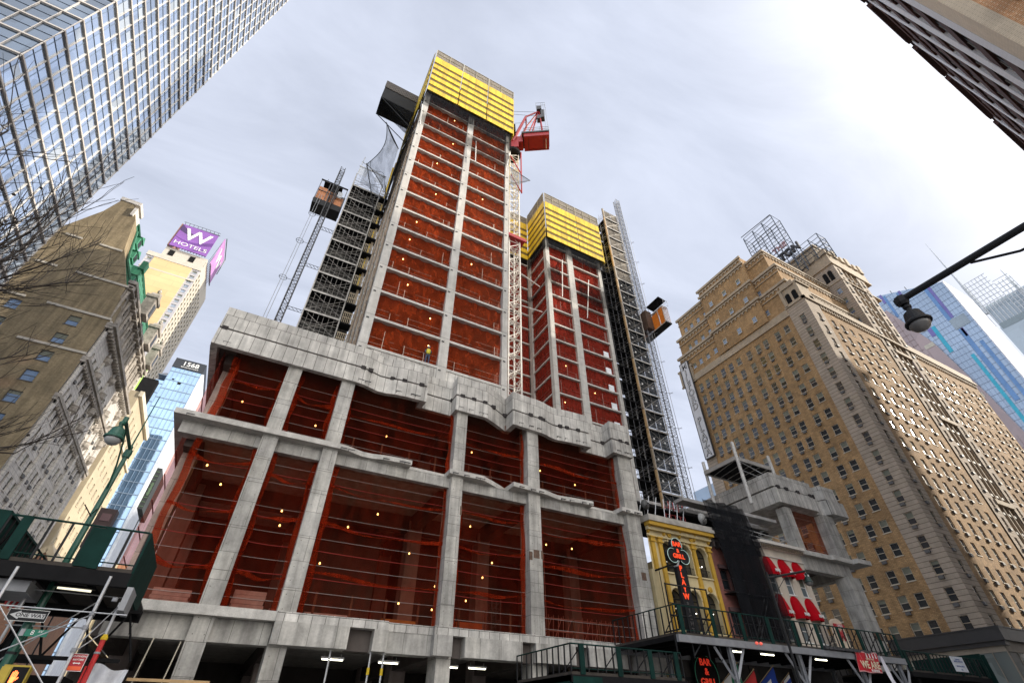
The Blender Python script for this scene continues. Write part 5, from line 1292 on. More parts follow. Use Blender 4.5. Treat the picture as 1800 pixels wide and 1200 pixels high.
# low pale building further along the side street
cbld = T('cream_building', 'sunlit cream building beyond the limestone facade along the side street', 'building', (-28,100,0))
CO = [(y-.4,y+.4,z-.7,z+.7) for y in [92.5+2.6*k for k in range(6)] for z in [8+3*k for k in range(13)]]
b = B(); wall_open(b, 'x', -24.2, 1, 91, 108.5, 0, 47.8, CO); b.quad((-36,91,0),(-24.2,91,0),(-24.2,91,47.8),(-36,91,47.8)); b.quad((-36,91,47.8),(-24.2,91,47.8),(-24.2,108.5,47.8),(-36,108.5,47.8)); b.quad((-24.2,108.5,0),(-36,108.5,0),(-36,108.5,47.8),(-24.2,108.5,47.8)); P('front_wall', b, mat('cream_render', (.50,.43,.31), .85, var=.08), cbld)
make_windows(cbld, 'x', -24.2, 1, CO, (FRM,GLD,BLIND,ACM), limit=0)
b = B(); b.box(-24.3,-23.7,90.8,108.7,46.9,47.9); b.box(-24.25,-23.9,90.9,108.6,40,40.4); P('cornice', b, mat('cream_render_trim', (.68,.62,.50), .8), cbld)
bbd = T('led_billboard', 'dark brown box billboard with dim red panels low above the side street', 'billboard', (-13,60,17))
b = B(); b.box(-13.75,-12.35,60,61.2,15.5,19.2); P('cabinet', b, mat('billboard_brown', (.045,.02,.018), .6), bbd)
b = B(); b.box(-13.4,-12.6,59.94,60,18.0,18.7); b.box(-13.4,-12.6,59.94,60,16.9,17.6); b.box(-13.4,-12.6,59.94,60,15.8,16.4); PS('screen', b, mat('billboard_dim', (.10,.03,.035), .4), bbd)
b = B(); b.tube((-13.0,60.6,0),(-13.0,60.6,15.5),.06,8); P('mast', b, BLK, bbd)

# ------------------------------------------------------------------ hotel with purple W billboard
wh = T('sign_topped_tower', 'slim tan and cream tower with purple billboards on its roof, far left', 'building', (-68,215,0))
WT = mat('w_tan', (.60,.43,.22), .85, var=.08, scale=.12, brick=(12,3.05,.05,(.66,.48,.26),(.42,.32,.2)))
WC = mat('w_cream', (.52,.48,.41), .8, var=.06)
WG = mat('w_grey_band', (.42,.41,.43), .7)
zs = [167.3-3.05*k for k in range(40)]
WO1 = [(-60.9,-58.9,z-.95,z+.75) for z in zs]+[(-79.0,-77.2,z-.95,z+.75) for z in zs[:12]]
b = B(); wall_open(b, 'y', 200, -1, -79.7, -58, 0, 171.0, WO1); P('front_wall', b, WG, wh)
b = B(); b.box(-76.6,-61.4,199.75,200,20,168.8); P('front_panel', b, WT, wh)
b = B(); b.box(-79.9,-57.8,199.6,200.2,168.9,171.4); b.box(-79.7,-58,199.7,200,161.6,162.3); P('front_band', b, WC, wh)
WO2 = [(y-1.0,y+1.0,z-1.05,z+1.0) for y in [202.2+3.4*k for k in range(8)] for z in zs]
b = B(); wall_open(b, 'x', -58, 1, 200, 230.3, 0, 176.0, WO2, depth=.5); P('side_wall', b, WC, wh)
b = B(); b.box(-79.7,-58.6,200.6,230.2,0,170.9); b.box(-75.2,-58.1,200.05,230.2,171.41,177.4); P('body', b, WC, wh)
b = B(); b.box(-73.2,-71.0,199.9,200.04,172.5,176); b.box(-64.8,-62.6,199.9,200.04,172.5,176); PS('louvre', b, BLKM, wh)
WM = (WC,GLB,BLIND,ACM)
make_windows(wh, 'y', 200, -1, WO1, WM, limit=0, dep=.3, fr=.12)
make_windows(wh, 'x', -58, 1, WO2, (WC,GLD,BLIND,ACM), limit=0, dep=.4, fr=.1)
wsg = T('purple_billboard', 'purple roof billboard with a big white letter above a line of white lettering', 'billboard', (-66.7,199,185), 'purple roof billboards')
PUR = mat('billboard_purple', (.10,.03,.19), .6, var=.35, scale=.12); PUR2 = mat('billboard_violet', (.21,.08,.34), .6, var=.12, scale=.1); PURD = mat('billboard_plum', (.05,.02,.10), .6)
b = B(); b.box(-74.4,-59.1,198.6,199.0,177.6,193.1); P('board', b, PUR2, wsg)
b = B()
def ribbon(pts, w0, w1, mi=0):
    n = len(pts)-1
    for i in range(n):
        a, c = pts[i], pts[i+1]; wa = w0+(w1-w0)*i/n; wb = w0+(w1-w0)*(i+1)/n
        b.quad((a[0],198.58,a[1]),(c[0],198.58,c[1]),(c[0],198.58,c[1]+wb),(a[0],198.58,a[1]+wa))
ribbon([(-74.4+1.5*k,188.8-1.6*math.sin(k*.5)) for k in range(6)], 4.2, .4); P('board_pattern', b, PURD, wsg)
b = B(); ribbon([(-74.4+1.7*k,184-2.2*math.sin(k*.38)) for k in range(10)], .25, 2.6); ribbon([(-67+1.0*k,177.7+.25*k*(1+.1*k)) for k in range(8)], .1, 1.6); P('board_pattern', b, PUR, wsg)
text('letter', 'W', (-66.4,198.5,187.1), 10.5, WHT, wsg, '-y', .04, 1.0, bold=.16)
text('lettering', 'HOTELS', (-66.7,198.5,180.4), 3.1, WHT, wsg, '-y', .03, 1.25, bold=-.01)
b = B(); b.tube((-74.4,199.4,193.6),(-58.8,199.4,194.2),.25,4); b.tube((-74.6,198.3,194.4),(-58.8,198.3,194.8),.12,4)
for k in range(9): b.tube((-74+k*1.8,199.4,193.4),(-74+k*1.8,198.2,194.5),.1,4)
for k in range(13): b.tube((-74+k*1.2,199.4,177.4),(-73.6+k*1.2,199.1,178.4),.16,4)
P('support_frame', b, STEELD, wsg)
b = B(); b.box(-75.2,-74.8,199.0,213,177.6,193.5); P('side_board', b, mat('board_rust', (.32,.16,.13), .7), wsg)
wsg2 = T('purple_billboard', 'pink-violet roof billboard seen nearly edge-on with one slanting white letter', 'billboard', (-56.9,210,185), 'purple roof billboards')
b = B(); b.box(-57.0,-56.6,201.5,217.2,177.0,195.5); P('board', b, mat('billboard_pink', (.42,.20,.44), .6, var=.2, scale=.12), wsg2)
text('letter', 'W', (-56.5,209.3,186.6), 10.5, WHT, wsg2, '+x', .04, 1.0, bold=.16)
b = B(); b.tube((-56.2,201.5,196),(-56.2,217.5,196),.2,4); b.tube((-56.2,217.4,185),(-56.2,217.4,196.4),.2,4)
for k in range(10): b.tube((-58,202+k*1.7,177.5),(-57,202+k*1.7,195.2),.09,4)
for k in range(14): b.box(-56.5,-56.2,202+k*1.1,202.6+k*1.1,175.8,176.6)
P('support_frame', b, STEELD, wsg2)
# blue glass tower behind
bt = T('blue_glass_tower', 'slim sky-blue glass tower with dark crown between the old hotel and podium', 'building', (-36,178,0))
BGL = glassmat('blue_tower_glass', (.22,.36,.55), .05, var=.18, scale=.16, metal=.6)
BLN = mat('blue_tower_line', (.20,.27,.36), .5, .2)
b = B(); b.box(-41.2,-32.2,170,190,0,99.6); b.box(-44,-41.21,171.5,188,0,94.4); P('glass_body', b, BGL, bt)
b = B()
for k in range(27): z = 98-3.5*k; b.box(-41.25,-32.15,169.9,190,z-.12,z+.12); b.box(-44.1,-41.2,171.4,188,z-1.5,z-1.3)
for k in range(8): b.box(-41.1+k*1.25,-41.0+k*1.25,169.88,170,0,99.4)
P('glazing_bar', b, BLN, bt)
b = B(); b.box(-41.3,-31.9,169.8,190,99.61,103.4); P('crown', b, mat('crown_navy', (.015,.02,.03), .5), bt)
b = B(); b.lathe((-42.6,178,94.4),[(2.6,0),(2.6,5.0),(2.2,5.6)],20); P('round_plant_room', b, STEELG, bt)
b = B(); b.box(-32.19,-31.4,170.2,190,0,99.6); P('end_wall', b, mat('pale_end_wall', (.66,.70,.76), .5, .1), bt)
text('lettering', '1568', (-36.3,169.72,101.7), 2.3, WHT, bt, '-y', .03, 1.1, bold=.02)
text('lettering', 'BROADWAY', (-36.2,169.72,100.35), .62, WHT, bt, '-y', .03, 1.5)
b = B(); b.box(-37.4,-36.4,169.85,169.95,93.6,94.4); b.box(-39.4,-38.8,169.85,169.95,94.8,95.3); PS('vent', b, BLKM, bt)
sb = T('side_billboard', 'dark louvred billboard with green pattern hanging beside the blue glass tower', 'billboard', (-23.2,130,45))
b = B(); b.box(-23.7,-22.7,130,140,40.5,50.0); P('cabinet', b, mat('billboard_black', (.03,.035,.035), .6), sb)
b = B()
for k in range(9): b.box(-23.6,-22.8,129.9,130,41+k*1.0,41.15+k*1.0)
b.box(-23.3,-22.9,129.88,129.96,43.5,46.5); P('pattern', b, mat('billboard_green', (.10,.16,.09), .6), sb)
b = B(); b.tube((-23.2,135,0),(-23.2,135,40.5),.1,8); P('mast', b, BLK, sb)
db = T('dark_rooftop_box', 'black slab rooftop structure beside the grey limestone hotel', 'rooftop plant', (-30,150,70))
b = B(); b.box(-41.5,-37.6,150,152,0,82.6); P('box_body', b, BLKM, db)
b = B(); b.box(-41.9,-41.5,149.9,150,78,85); P('green_tube', b, mat('lime_sign', (.45,.75,.15), .5), db)
# far low street end
fb = T('beige_corner_house', 'low beige classical house seen under the shed railing down the side street', 'building', (-14,110,0))
b = B(); b.box(-19,-3,110,130,0,25.0); b.box(-19.3,-2.7,109.6,130,23.4,24.4); P('body', b, mat('beige_stone', (.60,.53,.38), .85, var=.1), fb)
b = B()
for k in range(4):
    for z in (19.2,15.2,11): b.box(-18+k*2.6,-17+k*2.6,109.9,110,z,z+1.8)
PS('window', b, GLD, fb)
gh = T('brick_gable_house', 'small red brick gabled house low on the side street', 'building', (-20,75,0))
b = B(); b.prism_y([(-23.5,0),(-16.2,0),(-16.2,13.5),(-19,17.5),(-23.5,13.5)], 72, 84); P('body', b, mat('gable_brick', (.32,.15,.09), .9, brick=(.3,.1,.012,(.36,.17,.10),(.3,.25,.2))), gh)
b = B()
b.prism_y([(-16.0,13.2),(-15.8,13.4),(-18.9,18.2),(-19.1,17.4)], 71.8, 84); b.prism_y([(-23.8,13.4),(-23.5,13.0),(-19,17.3),(-19,18.1)], 71.8, 84); P('roof_edge', b, mat('gable_trim', (.62,.52,.36), .8), gh)

# ------------------------------------------------------------------ right background
wb = T('patterned_glass_tower', 'huge pale blue glass tower with purple and turquoise stripes at the right', 'building', (310,80,0))
WBL = glassmat('pale_blue_glass', (.42,.55,.70), .12, var=.10, scale=.08, metal=.35)
b = B(); b.prism_x([(46.7,0),(140,0),(140,229),(77,215),(46.7,199.8)], 300, 330); P('glass_body', b, WBL, wb)
b = B()
for k in range(56):
    z = 214-3.6*k; b.box(299.85,300,max(46.7, 46.7+(z-199.8)*2.0),140,z-.06,z+.06)
for k in range(50): b.box(299.86,300,47.5+k*1.8,47.57+k*1.8,20,200+(k*1.8)*.45)
P('glazing_bar', b, mat('pale_bar', (.30,.38,.50), .5), wb)
b = B(); b.box(299.5,330,46.1,46.69,0,199.7); P('end_fin', b, mat('fin_white', (.80,.82,.86), .6, var=0), wb)
def strp(y0, y1, z0, z1, x=299.8): b.quad((x,y0,z0),(x,y1,z0),(x,y1,z1),(x,y0,z1))
b = B()
for q in ((52.4,53.8,177.6,201.5),(65.0,66.2,195,209.5),(63.6,65.7,173,180),(52.4,53.6,164.5,170),(74,75.3,207,214)): strp(*q)
PS('purple_stripe', b, mat('stripe_purple', (.22,.20,.52), .3), wb)
b = B()
for q in ((53.9,55.6,177,203.4),(72.6,74.0,194.7,211.8),(49.2,50.8,110,159),(52.6,54.6,125,169.8),(66.3,67.2,196,209)): strp(*q)
PS('blue_stripe', b, mat('stripe_blue', (.17,.34,.64), .3), wb)
b = B()
for q in ((61.8,63.6,160.5,178.5),(55.7,57.2,100,154.5)): strp(*q)
PS('turquoise_stripe', b, mat('stripe_turquoise', (.06,.50,.68), .3), wb)
b = B(); strp(48.2,55.4,170.3,177.0); P('grey_band', b, mat('stripe_grey', (.36,.44,.50), .4), wb)
b = B(); b.prism_x([(75.8,201.2),(66.5,169),(61.0,130),(58.0,100),(54,60),(52,0),(120,0),(120,201)], 298, 299.7); bz = P('copper_glass_wing', b, glassmat('copper_glass', (.40,.29,.27), .15, var=.12, scale=.1, metal=.2), wb)
b = B()
for k in range(50): z = 200-4*k; b.box(297.9,298,54+max(0,(z-60))*.155+1.0,120,z-.1,z+.1)
for k in range(30): y = 53+2.2*k; b.box(297.9,298,y,y+.12,0,min(200,max(20,60+(y-54)*6.4)))
P('glazing_bar', b, mat('copper_bar', (.26,.18,.17), .6), bz)
b = B(); 
for y0,y1,z0,z1 in ((66.5,71.0,167,169.6),(62.5,66,131,134)): b.quad((297.85,y0,z0),(297.85,y1,z0),(297.85,y1,z1),(297.85,y0,z1))
PS('cream_panel', b, mat('cream_panel', (.62,.58,.48), .5), bz)
b = B(); b.tube((301,69,208.5),(301,69.2,213.5),.2,4); b.tube((301,62,205),(301,62.2,210.5),.2,4); PS('roof_antenna', b, STEELD, wb)
nt_ = T('spired_grey_tower', 'hazy grey tower with rooftop screens and a tall thin spire, far right', 'building', (460,50,0))
b = B(); b.box(450,490,20,61.2,0,240); b.box(452,488,25,60.9,240,262); P('body', b, glassmat('hazy_grey_glass', (.46,.54,.58), .3, var=.06, scale=.06, metal=.1), nt_)
b = B(); b.box(449.8,450,20,48.5,0,236); P('blue_face', b, glassmat('hazy_blue_glass', (.36,.48,.66), .25, var=.1, scale=.06, metal=.2), nt_)
b = B(); b.lathe((451,61.6,255),[(1.4,0),(1.0,30),(.5,60),(.1,86)],8); b.lathe((451,37.5,240),[(1.2,0),(.9,20),(.2,42)],8); P('spire', b, mat('hazy_white', (.62,.65,.67), .6), nt_)
b = B()
for k in range(8):
    z = 258+k*4; b.tube((450,46,z),(450,62.5,z),.3,4); b.tube((450,36,z-10),(450,46,z-10),.3,4)
for k in range(12):
    y = 36+k*2.4; b.tube((450,y,242),(450,y,286 if 46 < y else 274),.3,4)
P('roof_screen', b, mat('hazy_white', (.62,.65,.67), .6), nt_)
b = B(); b.box(449.75,449.79,24,60,238,243); P('plant_band', b, mat('plant_grey', (.30,.36,.38), .7), nt_)
lg = T('distant_glass_tower', 'small pale blue tower glimpsed between hoist mast and brick hotel', 'building', (140,100,0))
b = B(); b.box(118,124,88,100,0,61); b.box(116.5,118,90,100,0,55); P('glass_body', b, WBL, lg)
b = B()
for k in range(20): b.box(117.9,124,87.9,88,3*k,3*k+.15)
for k in range(5): b.box(118+1.2*k,118.1+1.2*k,87.88,88,0,61)
P('glazing_bar', b, mat('pale_bar', (.20,.27,.40), .5), lg)

# ------------------------------------------------------------------ brick tower across the avenue, top right
bk = T('ribbed_brick_tower', 'dark brick tower with tall white vertical piers leaning in at the top right', 'building', (60,-20,0))
RBK = mat('ribbed_brick_sunlit', (.58,.25,.09), .85, var=.3, scale=.35, brick=(.46,.17,.022,(.68,.33,.14),(.80,.62,.42)), speck=.15)  # brick colour brightened to stand in for sunlight missing on the side wall
DBK = mat('dark_brick', (.075,.035,.03), .9, var=.15, scale=1, brick=(.6,.2,.03,(.10,.05,.04),(.05,.03,.03)), spec=.2)
WPI = mat('white_pier', (.62,.63,.66), .7, var=.05, scale=2, brick=(.6,.25,.02,(.66,.67,.70),(.5,.5,.52)))
b = B(); b.box(37.2,168,-42,-6.6,0,84.6); P('body', b, DBK, bk)
b = B(); b.box(36.6,37.19,-42,-7.0,0,86.0); P('side_wall', b, RBK, bk)
b = B(); b.box(36.5,40.6,-6.99,-6.1,0,86.0); P('corner_quoin', b, mat('cream_brick', (.60,.50,.36), .8, var=.08, brick=(.46,.17,.02,(.64,.54,.40),(.45,.37,.27))), bk)
px = [43.3,48.4,51.3,55.5,57.4,66.9,69.2,76.9,78.7,91.6,94.2,110,112.6,128,130.6,148,150.6,166]
b = B(); b.box(40.61,43.3,-6.6,-6.08,0,85.9)
for k in range(1, len(px)-1, 2): b.box(px[k],px[k+1],-6.6,-6.1,0,85.6)
P('pier', b, WPI, bk)
b = B(); r = random.Random(7)
for k in range(17):
    z = 5.5+4.85*k
    for j in range(0, len(px)-1, 2):
        x0, x1 = px[j]+.05, px[j+1]-.05
        b.box(x0,x1,-6.59,-6.16,z,z+2.1)
P('spandrel', b, DBK, bk, kind='stuff')
b = B(); f2 = B()
for k in range(17):
    z = 5.5+4.85*k
    for j in range(0, len(px)-1, 2):
        x0, x1 = px[j]+.1, px[j+1]-.1; n = 2 if x1-x0 < 8 else 3
        for i in range(n):
            xa = x0+(x1-x0)*(i+.15)/n; xb = x0+(x1-x0)*(i+.85)/n
            b.box(xa,xb,-6.58,-6.36,z+2.15,z+4.8); f2.box(xa-.1,xb+.1,-6.55,-6.2,z+2.1,z+2.2); f2.box((xa+xb)/2-.05,(xa+xb)/2+.05,-6.35,-6.3,z+2.2,z+4.8)
P('window', b, mat('dark_pane', (.02,.018,.018), .6, spec=.15), bk, kind='stuff'); P('window_frame', f2, mat('frame_grey', (.20,.19,.17), .7), bk, kind='stuff')
b = B(); b.box(37,168,-41,-5.9,86.0,86.6)
for j in range(0, len(px)-1, 2): b.box(px[j]-.3,px[j+1]+.3,-6.6,-5.6,84.8,86.0)
P('parapet', b, DBK, bk)
b = B(); b.box(35.4,36.6,-9.8,-8.1,42.4,44.0); b.box(35.1,36.6,-10.0,-8.0,42.1,42.4); P('wall_fixture', b, mat('fixture_brown', (.12,.08,.05), .7), bk)

hd = T('unseen_shade_tower', 'plain grey block added unseen behind the taller unfinished tower to cast shade', 'building', (40,205,0))  # unseen tower added to shade the side of the purple-signed tower
b = B(); b.box(26,62,182,236,0,228); P('body', b, mat('shade_tower_grey', (.35,.35,.35), .8, var=.1), hd)
b = B()
for k in range(55): b.box(25.9,62.1,181.9,236.1,4+4*k,5.8+4*k)
P('window_band', b, GLD, hd)
# ------------------------------------------------------------------ sidewalk sheds
def shed(lab, x0, x1, y0, y1, zd, zr, cols, posts, colmat, bracing=True, deckm=None, drop=.28, green=True):
    t = T('sidewalk_shed', lab, 'sidewalk shed', ((x0+x1)/2,y0,0), 'sidewalk sheds')
    b = B(); b.box(x0,x1,y0,y1,zd-.12,zd); P('deck', b, mat('deck_dark', (.05,.042,.035), .9, var=.3, scale=3), t)
    b = B(); b.box(x0-.05,x1+.05,y0-.08,y0+.1,zd-.12-drop,zd-.121); b.box(x0-.05,x1+.05,y1-.2,y1,zd-.12-drop,zd-.121)
    PS('edge_girder', b, colmat, t)
    b = B(); n = max(2, int((x1-x0)/1.2))
    for k in range(n+1):
        x = x0+(x1-x0)*k/n; b.box(x-.05,x+.05,y0+.1,y1-.2,zd-.35,zd-.122)
    P('joist', b, BLKM, t)
    b = B()
    b.tube((x0,y0,zr),(x1,y0,zr),.035,5); b.tube((x0,y0,zr),(x0,y1,zr),.035,5); b.tube((x0,y0,zd+.12),(x1,y0,zd+.12),.02,4); P('top_rail', b, GRN, t)
    n = int((x1-x0)/.47); b = B()
    for k in range(n+1):
        x = x0+(x1-x0)*k/n; b.box(x-.03,x+.03,y0-.02,y0+.03,zd,zr)
    m_ = int((y1-y0)/.47)
    for k in range(1, m_+1):
        y = y0+(y1-y0)*k/m_; b.box(x0-.02,x0+.03,y-.03,y+.03,zd,zr)
    P('baluster', b, BLK, t)
    for x in posts:
        b = B(); b.box(x-.13,x+.13,y0-.075,y0-.025,zd-.1,zr+.02); o = P('rail_post', b, GRN, t)
    b = B()
    for x in posts: b.tube((x-.6,y0+.7,zd),(x-.1,y0+.05,zr-.2),.025,4)
    PS('rail_strut', b, BLK, t)
    for x in cols:
        for y in (y0+.15, y1-.4):
            b = B(); b.box(x-.11,x+.11,y-.02,y+.02,.14,zd-.4); b.box(x-.11,x-.085,y-.1,y+.1,.14,zd-.4); b.box(x+.085,x+.11,y-.1,y+.1,.14,zd-.4); P('column', b, colmat, t)
        if bracing:
            for s in (-1,1):
                b = B(); b.box(-.05,.05,-.05,.05,0,1); 
                p = Vector((x+s*.15,y0+.15,zd-1.9)); q = Vector((x+s*1.15,y0+.15,zd-.45)); b = B(); b.tube(p,q,.09,4); P('knee_brace', b, colmat, t)
    return t
GB = mat('shed_grey_steel', (.27,.28,.30), .55, .2, var=.15, scale=3)
s1 = shed('long sidewalk shed with grey V-braced columns in front of the rowhouses', 21.5, 42.0, 21.5, 26.8, 6.12, 7.4, (25.3,31.1,36.95,41.3), (21.9,24.3,26.6,28.9,31.2,33.4,35.6,37.8,40.0,41.9), GB, drop=.34)
b = B()
for k in range(12): b.box(33.4+k*.4,33.75+k*.4,21.25,21.45,6.05,6.2)
P('corrugated_edge', b, STEELD, s1)
s2 = shed('low dark green sidewalk shed in front of the rightmost podium bay', 14.6, 21.4, 21.5, 26.6, 4.08, 5.15, (15.0,18.0,21.2), (15.2,17.35,19.3,21.0), BLKM, bracing=False)
b = B(); b.box(14.55,14.6,21.5,26.6,2.6,3.95); b.box(14.6,16.2,21.4,21.44,2.2,3.9); PS('side_board', b, GRN, s2)
b = B()
for k in range(5): b.box(16.9+k*1.05,16.95+k*1.05,21.9,21.95,3.35,3.6)
PS('hook', b, STEEL, s2)
s3 = shed('green railed sidewalk shed carrying a white notice right of the fallen tarp', 42.2, 52.6, 21.5, 26.4, 5.42, 6.5, (43,47.5,52.3), (42.3,45.2,48.9,51.2,52.5), BLKM, bracing=False)
b = B(); b.box(52.65,52.8,21.4,26.4,5.4,6.9); b.box(53.6,53.7,21.5,26.4,4.9,6.9); PS('end_board', b, GRN, s3)
# second level landing of the long shed beside the bar
b = B()
for x in (21.35,22.5,23.6,24.5):
    b.box(x,x+.06,21.6,21.66,5.0,8.5)
b.tube((21.35,21.62,8.45),(24.5,21.62,8.45),.04,4); b.tube((21.35,21.62,6.9),(24.5,21.62,6.9),.05,4); b.tube((21.35,21.62,7.5),(24.5,21.62,7.5),.03,4); b.tube((22.5,21.6,5.1),(24.4,21.6,6.8),.04,4)
P('stair_frame', b, BLK, s1)
for i, (x, lab) in enumerate(((27.3,'tube light beside the first V-braced column of the long shed'),(30.1,'middle tube light under the long shed before the dark red house'),(35.2,'tube light under the long shed below the red awnings'))):
    t = T('tube_light', lab, 'light', (x,23,5.7), 'tube lights under the long shed')
    b = B(); b.box(x-.6,x+.6,22.95,23.05,5.75,5.83); P('fixture', b, WHT, t)
    b = B(); b.tube((x-.58,23,5.72),(x+.58,23,5.72),.032,6); P('tube', b, TUBEL, t)
b = B(); b.lathe((27.35,21.38,5.95),[(.0,-.08),(.09,-.03),(.09,.05),(.0,.09)],8); b.lathe((27.7,21.38,5.95),[(.0,-.08),(.09,-.03),(.09,.05),(.0,.09)],8); PS('warning_lamp', b, mat('warning_red', (.7,.12,.09), .4, emit=((1,.15,.1), .5)), s1, smooth=True)
# left shed at the corner
s4 = shed('dark green corner sidewalk shed with see-through railing above the street signs', -6.6, -2.95, 20.0, 26.6, 5.82, 6.95, (-6.5,), (-6.15,-4.0), BLKM, bracing=False, drop=.4)
b = B(); b.box(-2.94,-2.88,19.95,24.5,5.35,6.95)
P('end_board', b, GRN, s4)
b = B(); b.box(-7.0,-6.62,19.95,24,5.85,7.05); b.box(-4.5,-3.9,19.94,19.99,5.75,6.9); PS('side_board', b, GRN, s4)
b = B(); b.box(-2.87,-2.7,20,21.2,4.7,5.34); b.box(-6.3,-5.3,20.3,22,5.0,5.3); PS('grey_fascia', b, STEELG, s4)
t = T('tube_light', 'tube light glowing under the corner shed above the one-way sign', 'light', (-4.4,21.5,5.5))
b = B(); b.box(-5.0,-3.9,21.4,21.6,5.42,5.5); P('fixture', b, BLK, t)
b = B(); b.tube((-4.9,21.5,5.40),(-4.0,21.5,5.38),.035,6); P('tube', b, mat('tube_cream', (.95,.9,.7), .5, emit=((1,.93,.7), 1.1)), t)
# pipe scaffold in front of the corner
ps = T('pipe_scaffold', 'bright galvanised pipe scaffold crossing in front of the street signs', 'scaffold', (-4.2,19.6,0))
b = B()
for p, q in (((-3.35,19.6,.14),(-3.35,19.6,5.5)),((-3.55,20.9,.14),(-3.55,20.9,5.4)),((-2.95,20.6,.14),(-2.95,20.6,5.0)),((-5.6,19.6,.14),(-5.6,19.6,5.5)),((-5.5,21.4,.14),(-5.5,21.4,5.5))): b.tube(p, q, .042, 8)
PS('standard', b, STEEL, ps)
b = B()
for p, q in (((-5.6,19.55,4.52),(-2.5,19.55,4.52)),((-5.6,19.55,4.62),(-3.3,19.55,2.5)),((-5.3,19.6,3.25),(-3.3,19.6,4.5)),((-3.35,19.62,3.7),(-2.95,20.6,4.9)),((-5.6,21.4,4.3),(-3.5,20.9,4.3)),((-5.5,21.4,3.2),(-3.6,20.9,5.0)),((-3.35,19.6,3.55),(-3.0,20.6,4.2)),((-5.6,21,5.2),(-3,21,5.2))): b.tube(p, q, .018, 5)
PS('brace', b, STEEL, ps)
b = B()
for x, z in ((-3.35,4.5),(-3.35,3.6),(-3.35,4.15),(-5.6,4.52),(-2.98,4.9)): b.lathe((x,19.6,z),[(.075,-.05),(.075,.05)],8)
PS('coupler', b, STEELG, ps)
# dark lattice girder truss behind
dg = T('lattice_girder', 'black lattice girder seen behind the one-way sign under the corner shed', 'girder', (-4,22.5,4))
b = B()
for z in (5.0,3.6): b.box(-8.6,-2.5,22.4,22.52,z,z+.1)
for k in range(5): b.tube((-8.2+k*1.2,22.46,3.65),(-7.6+k*1.2,22.46,5.0),.035,4); b.tube((-7.6+k*1.2,22.46,5.0),(-7.0+k*1.2,22.46,3.65),.035,4)
b.box(-5.9,-4.4,23.2,23.4,3.55,3.75); b.box(-8,-4,24,26,3.0,3.3); P('truss', b, BLKM, dg)
# red standpipe
rp = T('red_standpipe', 'red standpipe with yellow cap beside the no-standing sign', 'standpipe', (-2.85,20.2,0))
b = B(); b.tube((-2.88,20.2,.14),(-2.88,20.2,3.95),.07,8); b.tube((-2.98,20.15,.14),(-2.98,20.15,3.3),.03,6); P('pipe', b, mat('pipe_red', (.50,.02,.02), .45), rp)
b = B(); b.lathe((-2.88,20.2,3.95),[(.09,0),(.09,.06),(.05,.14)],8); P('cap', b, YEL, rp)
b = B(); b.lathe((-2.88,20.2,3.6),[(.085,0),(.085,.05)],8); P('pipe_joint', b, STEELG, rp)
# tarps
tp = T('grey_tarp', 'crumpled pale grey tarp hung behind the red standpipe', 'tarp', (-2.4,20.8,3))
b = B(); b.sheet(lambda u, v: (-2.95+.95*u-.05*v, 20.8+.12*math.sin(9*u+3*v), 3.42-.16*u+.05*math.sin(8*u)-1.4*v*(1-.45*u)), 16, 14); P('sheet', b, WHTT, tp, smooth=True)
tb = T('timber_barrier', 'long tan timber rail leading right from the grey tarp', 'rail', (-.5,21.5,2))
b = B(); b.box(-2.0,.3,21.4,21.45,3.08,3.16); P('rail', b, TAN, tb)
b = B(); b.tube((-1.9,21.6,2.4),(-1.75,21.6,4.25),.02,4); b.tube((-1.1,21.6,2.4),(-.95,21.6,4.2),.02,4); PS('upright', b, mat('pale_stick', (.5,.46,.36), .7), tb)
wt_ = T('white_tarp', 'long white tarp slipping down beside the red banner', 'tarp', (38.6,21.2,5))
b = B(); b.sheet(lambda u, v: (38.75+.05*u + (.55*u)*min(1,v*1.6) + .25*v, 21.2+.08*math.sin(6*u+5*v), 6.0 - 2.4*v - .1*u), 8, 16); P('sheet', b, mat('white_tarp_sheet', (.70,.69,.74), .7, var=.08, scale=3), wt_, smooth=True)
# banner
bnr = T('red_banner', 'wrinkled red banner with cream WE ARE lettering tied to the long shed', 'banner', (37.5,21.25,5.5))
def bf(u, v): return (36.35+2.35*u-.3*v, 21.28+.035*math.sin(14*u+2*v), 6.1-1.1*v+.02*math.sin(9*u))
b = B(); b.sheet(bf, 24, 8); P('banner_cloth', b, mat('banner_red', (.50,.012,.025), .6, var=.2, scale=3), bnr, smooth=True)
b = B()
for (ua,ub,va,vb) in ((0,1,0,.06),(0,1,.95,1),(0,.015,.06,.95)): b.sheet(lambda u, v: tuple(Vector(bf(ua+(ub-ua)*u, va+(vb-va)*v))-Vector((0,.012,0))), 24, 2)
b.sheet(lambda u, v: tuple(Vector(bf(.16+.05*v+.01*u, .05+.35*v))-Vector((0,.012,0))), 2, 6); b.sheet(lambda u, v: tuple(Vector(bf(.44+.02*u, .05+.45*v))-Vector((0,.012,0))), 2, 6)
P('banner_border', b, mat('banner_pink', (.62,.30,.30), .6), bnr)
CRM = mat('banner_cream', (.75,.68,.48), .6)
text('lettering', 'WE ARE', (37.35,21.2,5.38), .55, CRM, bnr, '-y', .005, .98, bold=.012)
b = B()
for k in range(4): 
    x = 37.3+k*.32; b.lathe((x,21.215,5.98),[(.04,-.01),(.04,.01)],8,'y'); b.box(x-.045,x+.045,21.205,21.225,5.78,5.93)
P('figure_icon', b, WHT, bnr)
text('lettering', 'OPEN FOR', (37.5,21.2,5.7), .16, CRM, bnr, '-y', .005, 1.1)
text('lettering', 'BUSINESS', (37.65,21.2,5.1), .17, WHT, bnr, '-y', .005, 1.2, bold=.004)
ns = T('white_notice', 'white notice with small blue text fixed to the far shed railing', 'notice', (48.8,21.35,6))
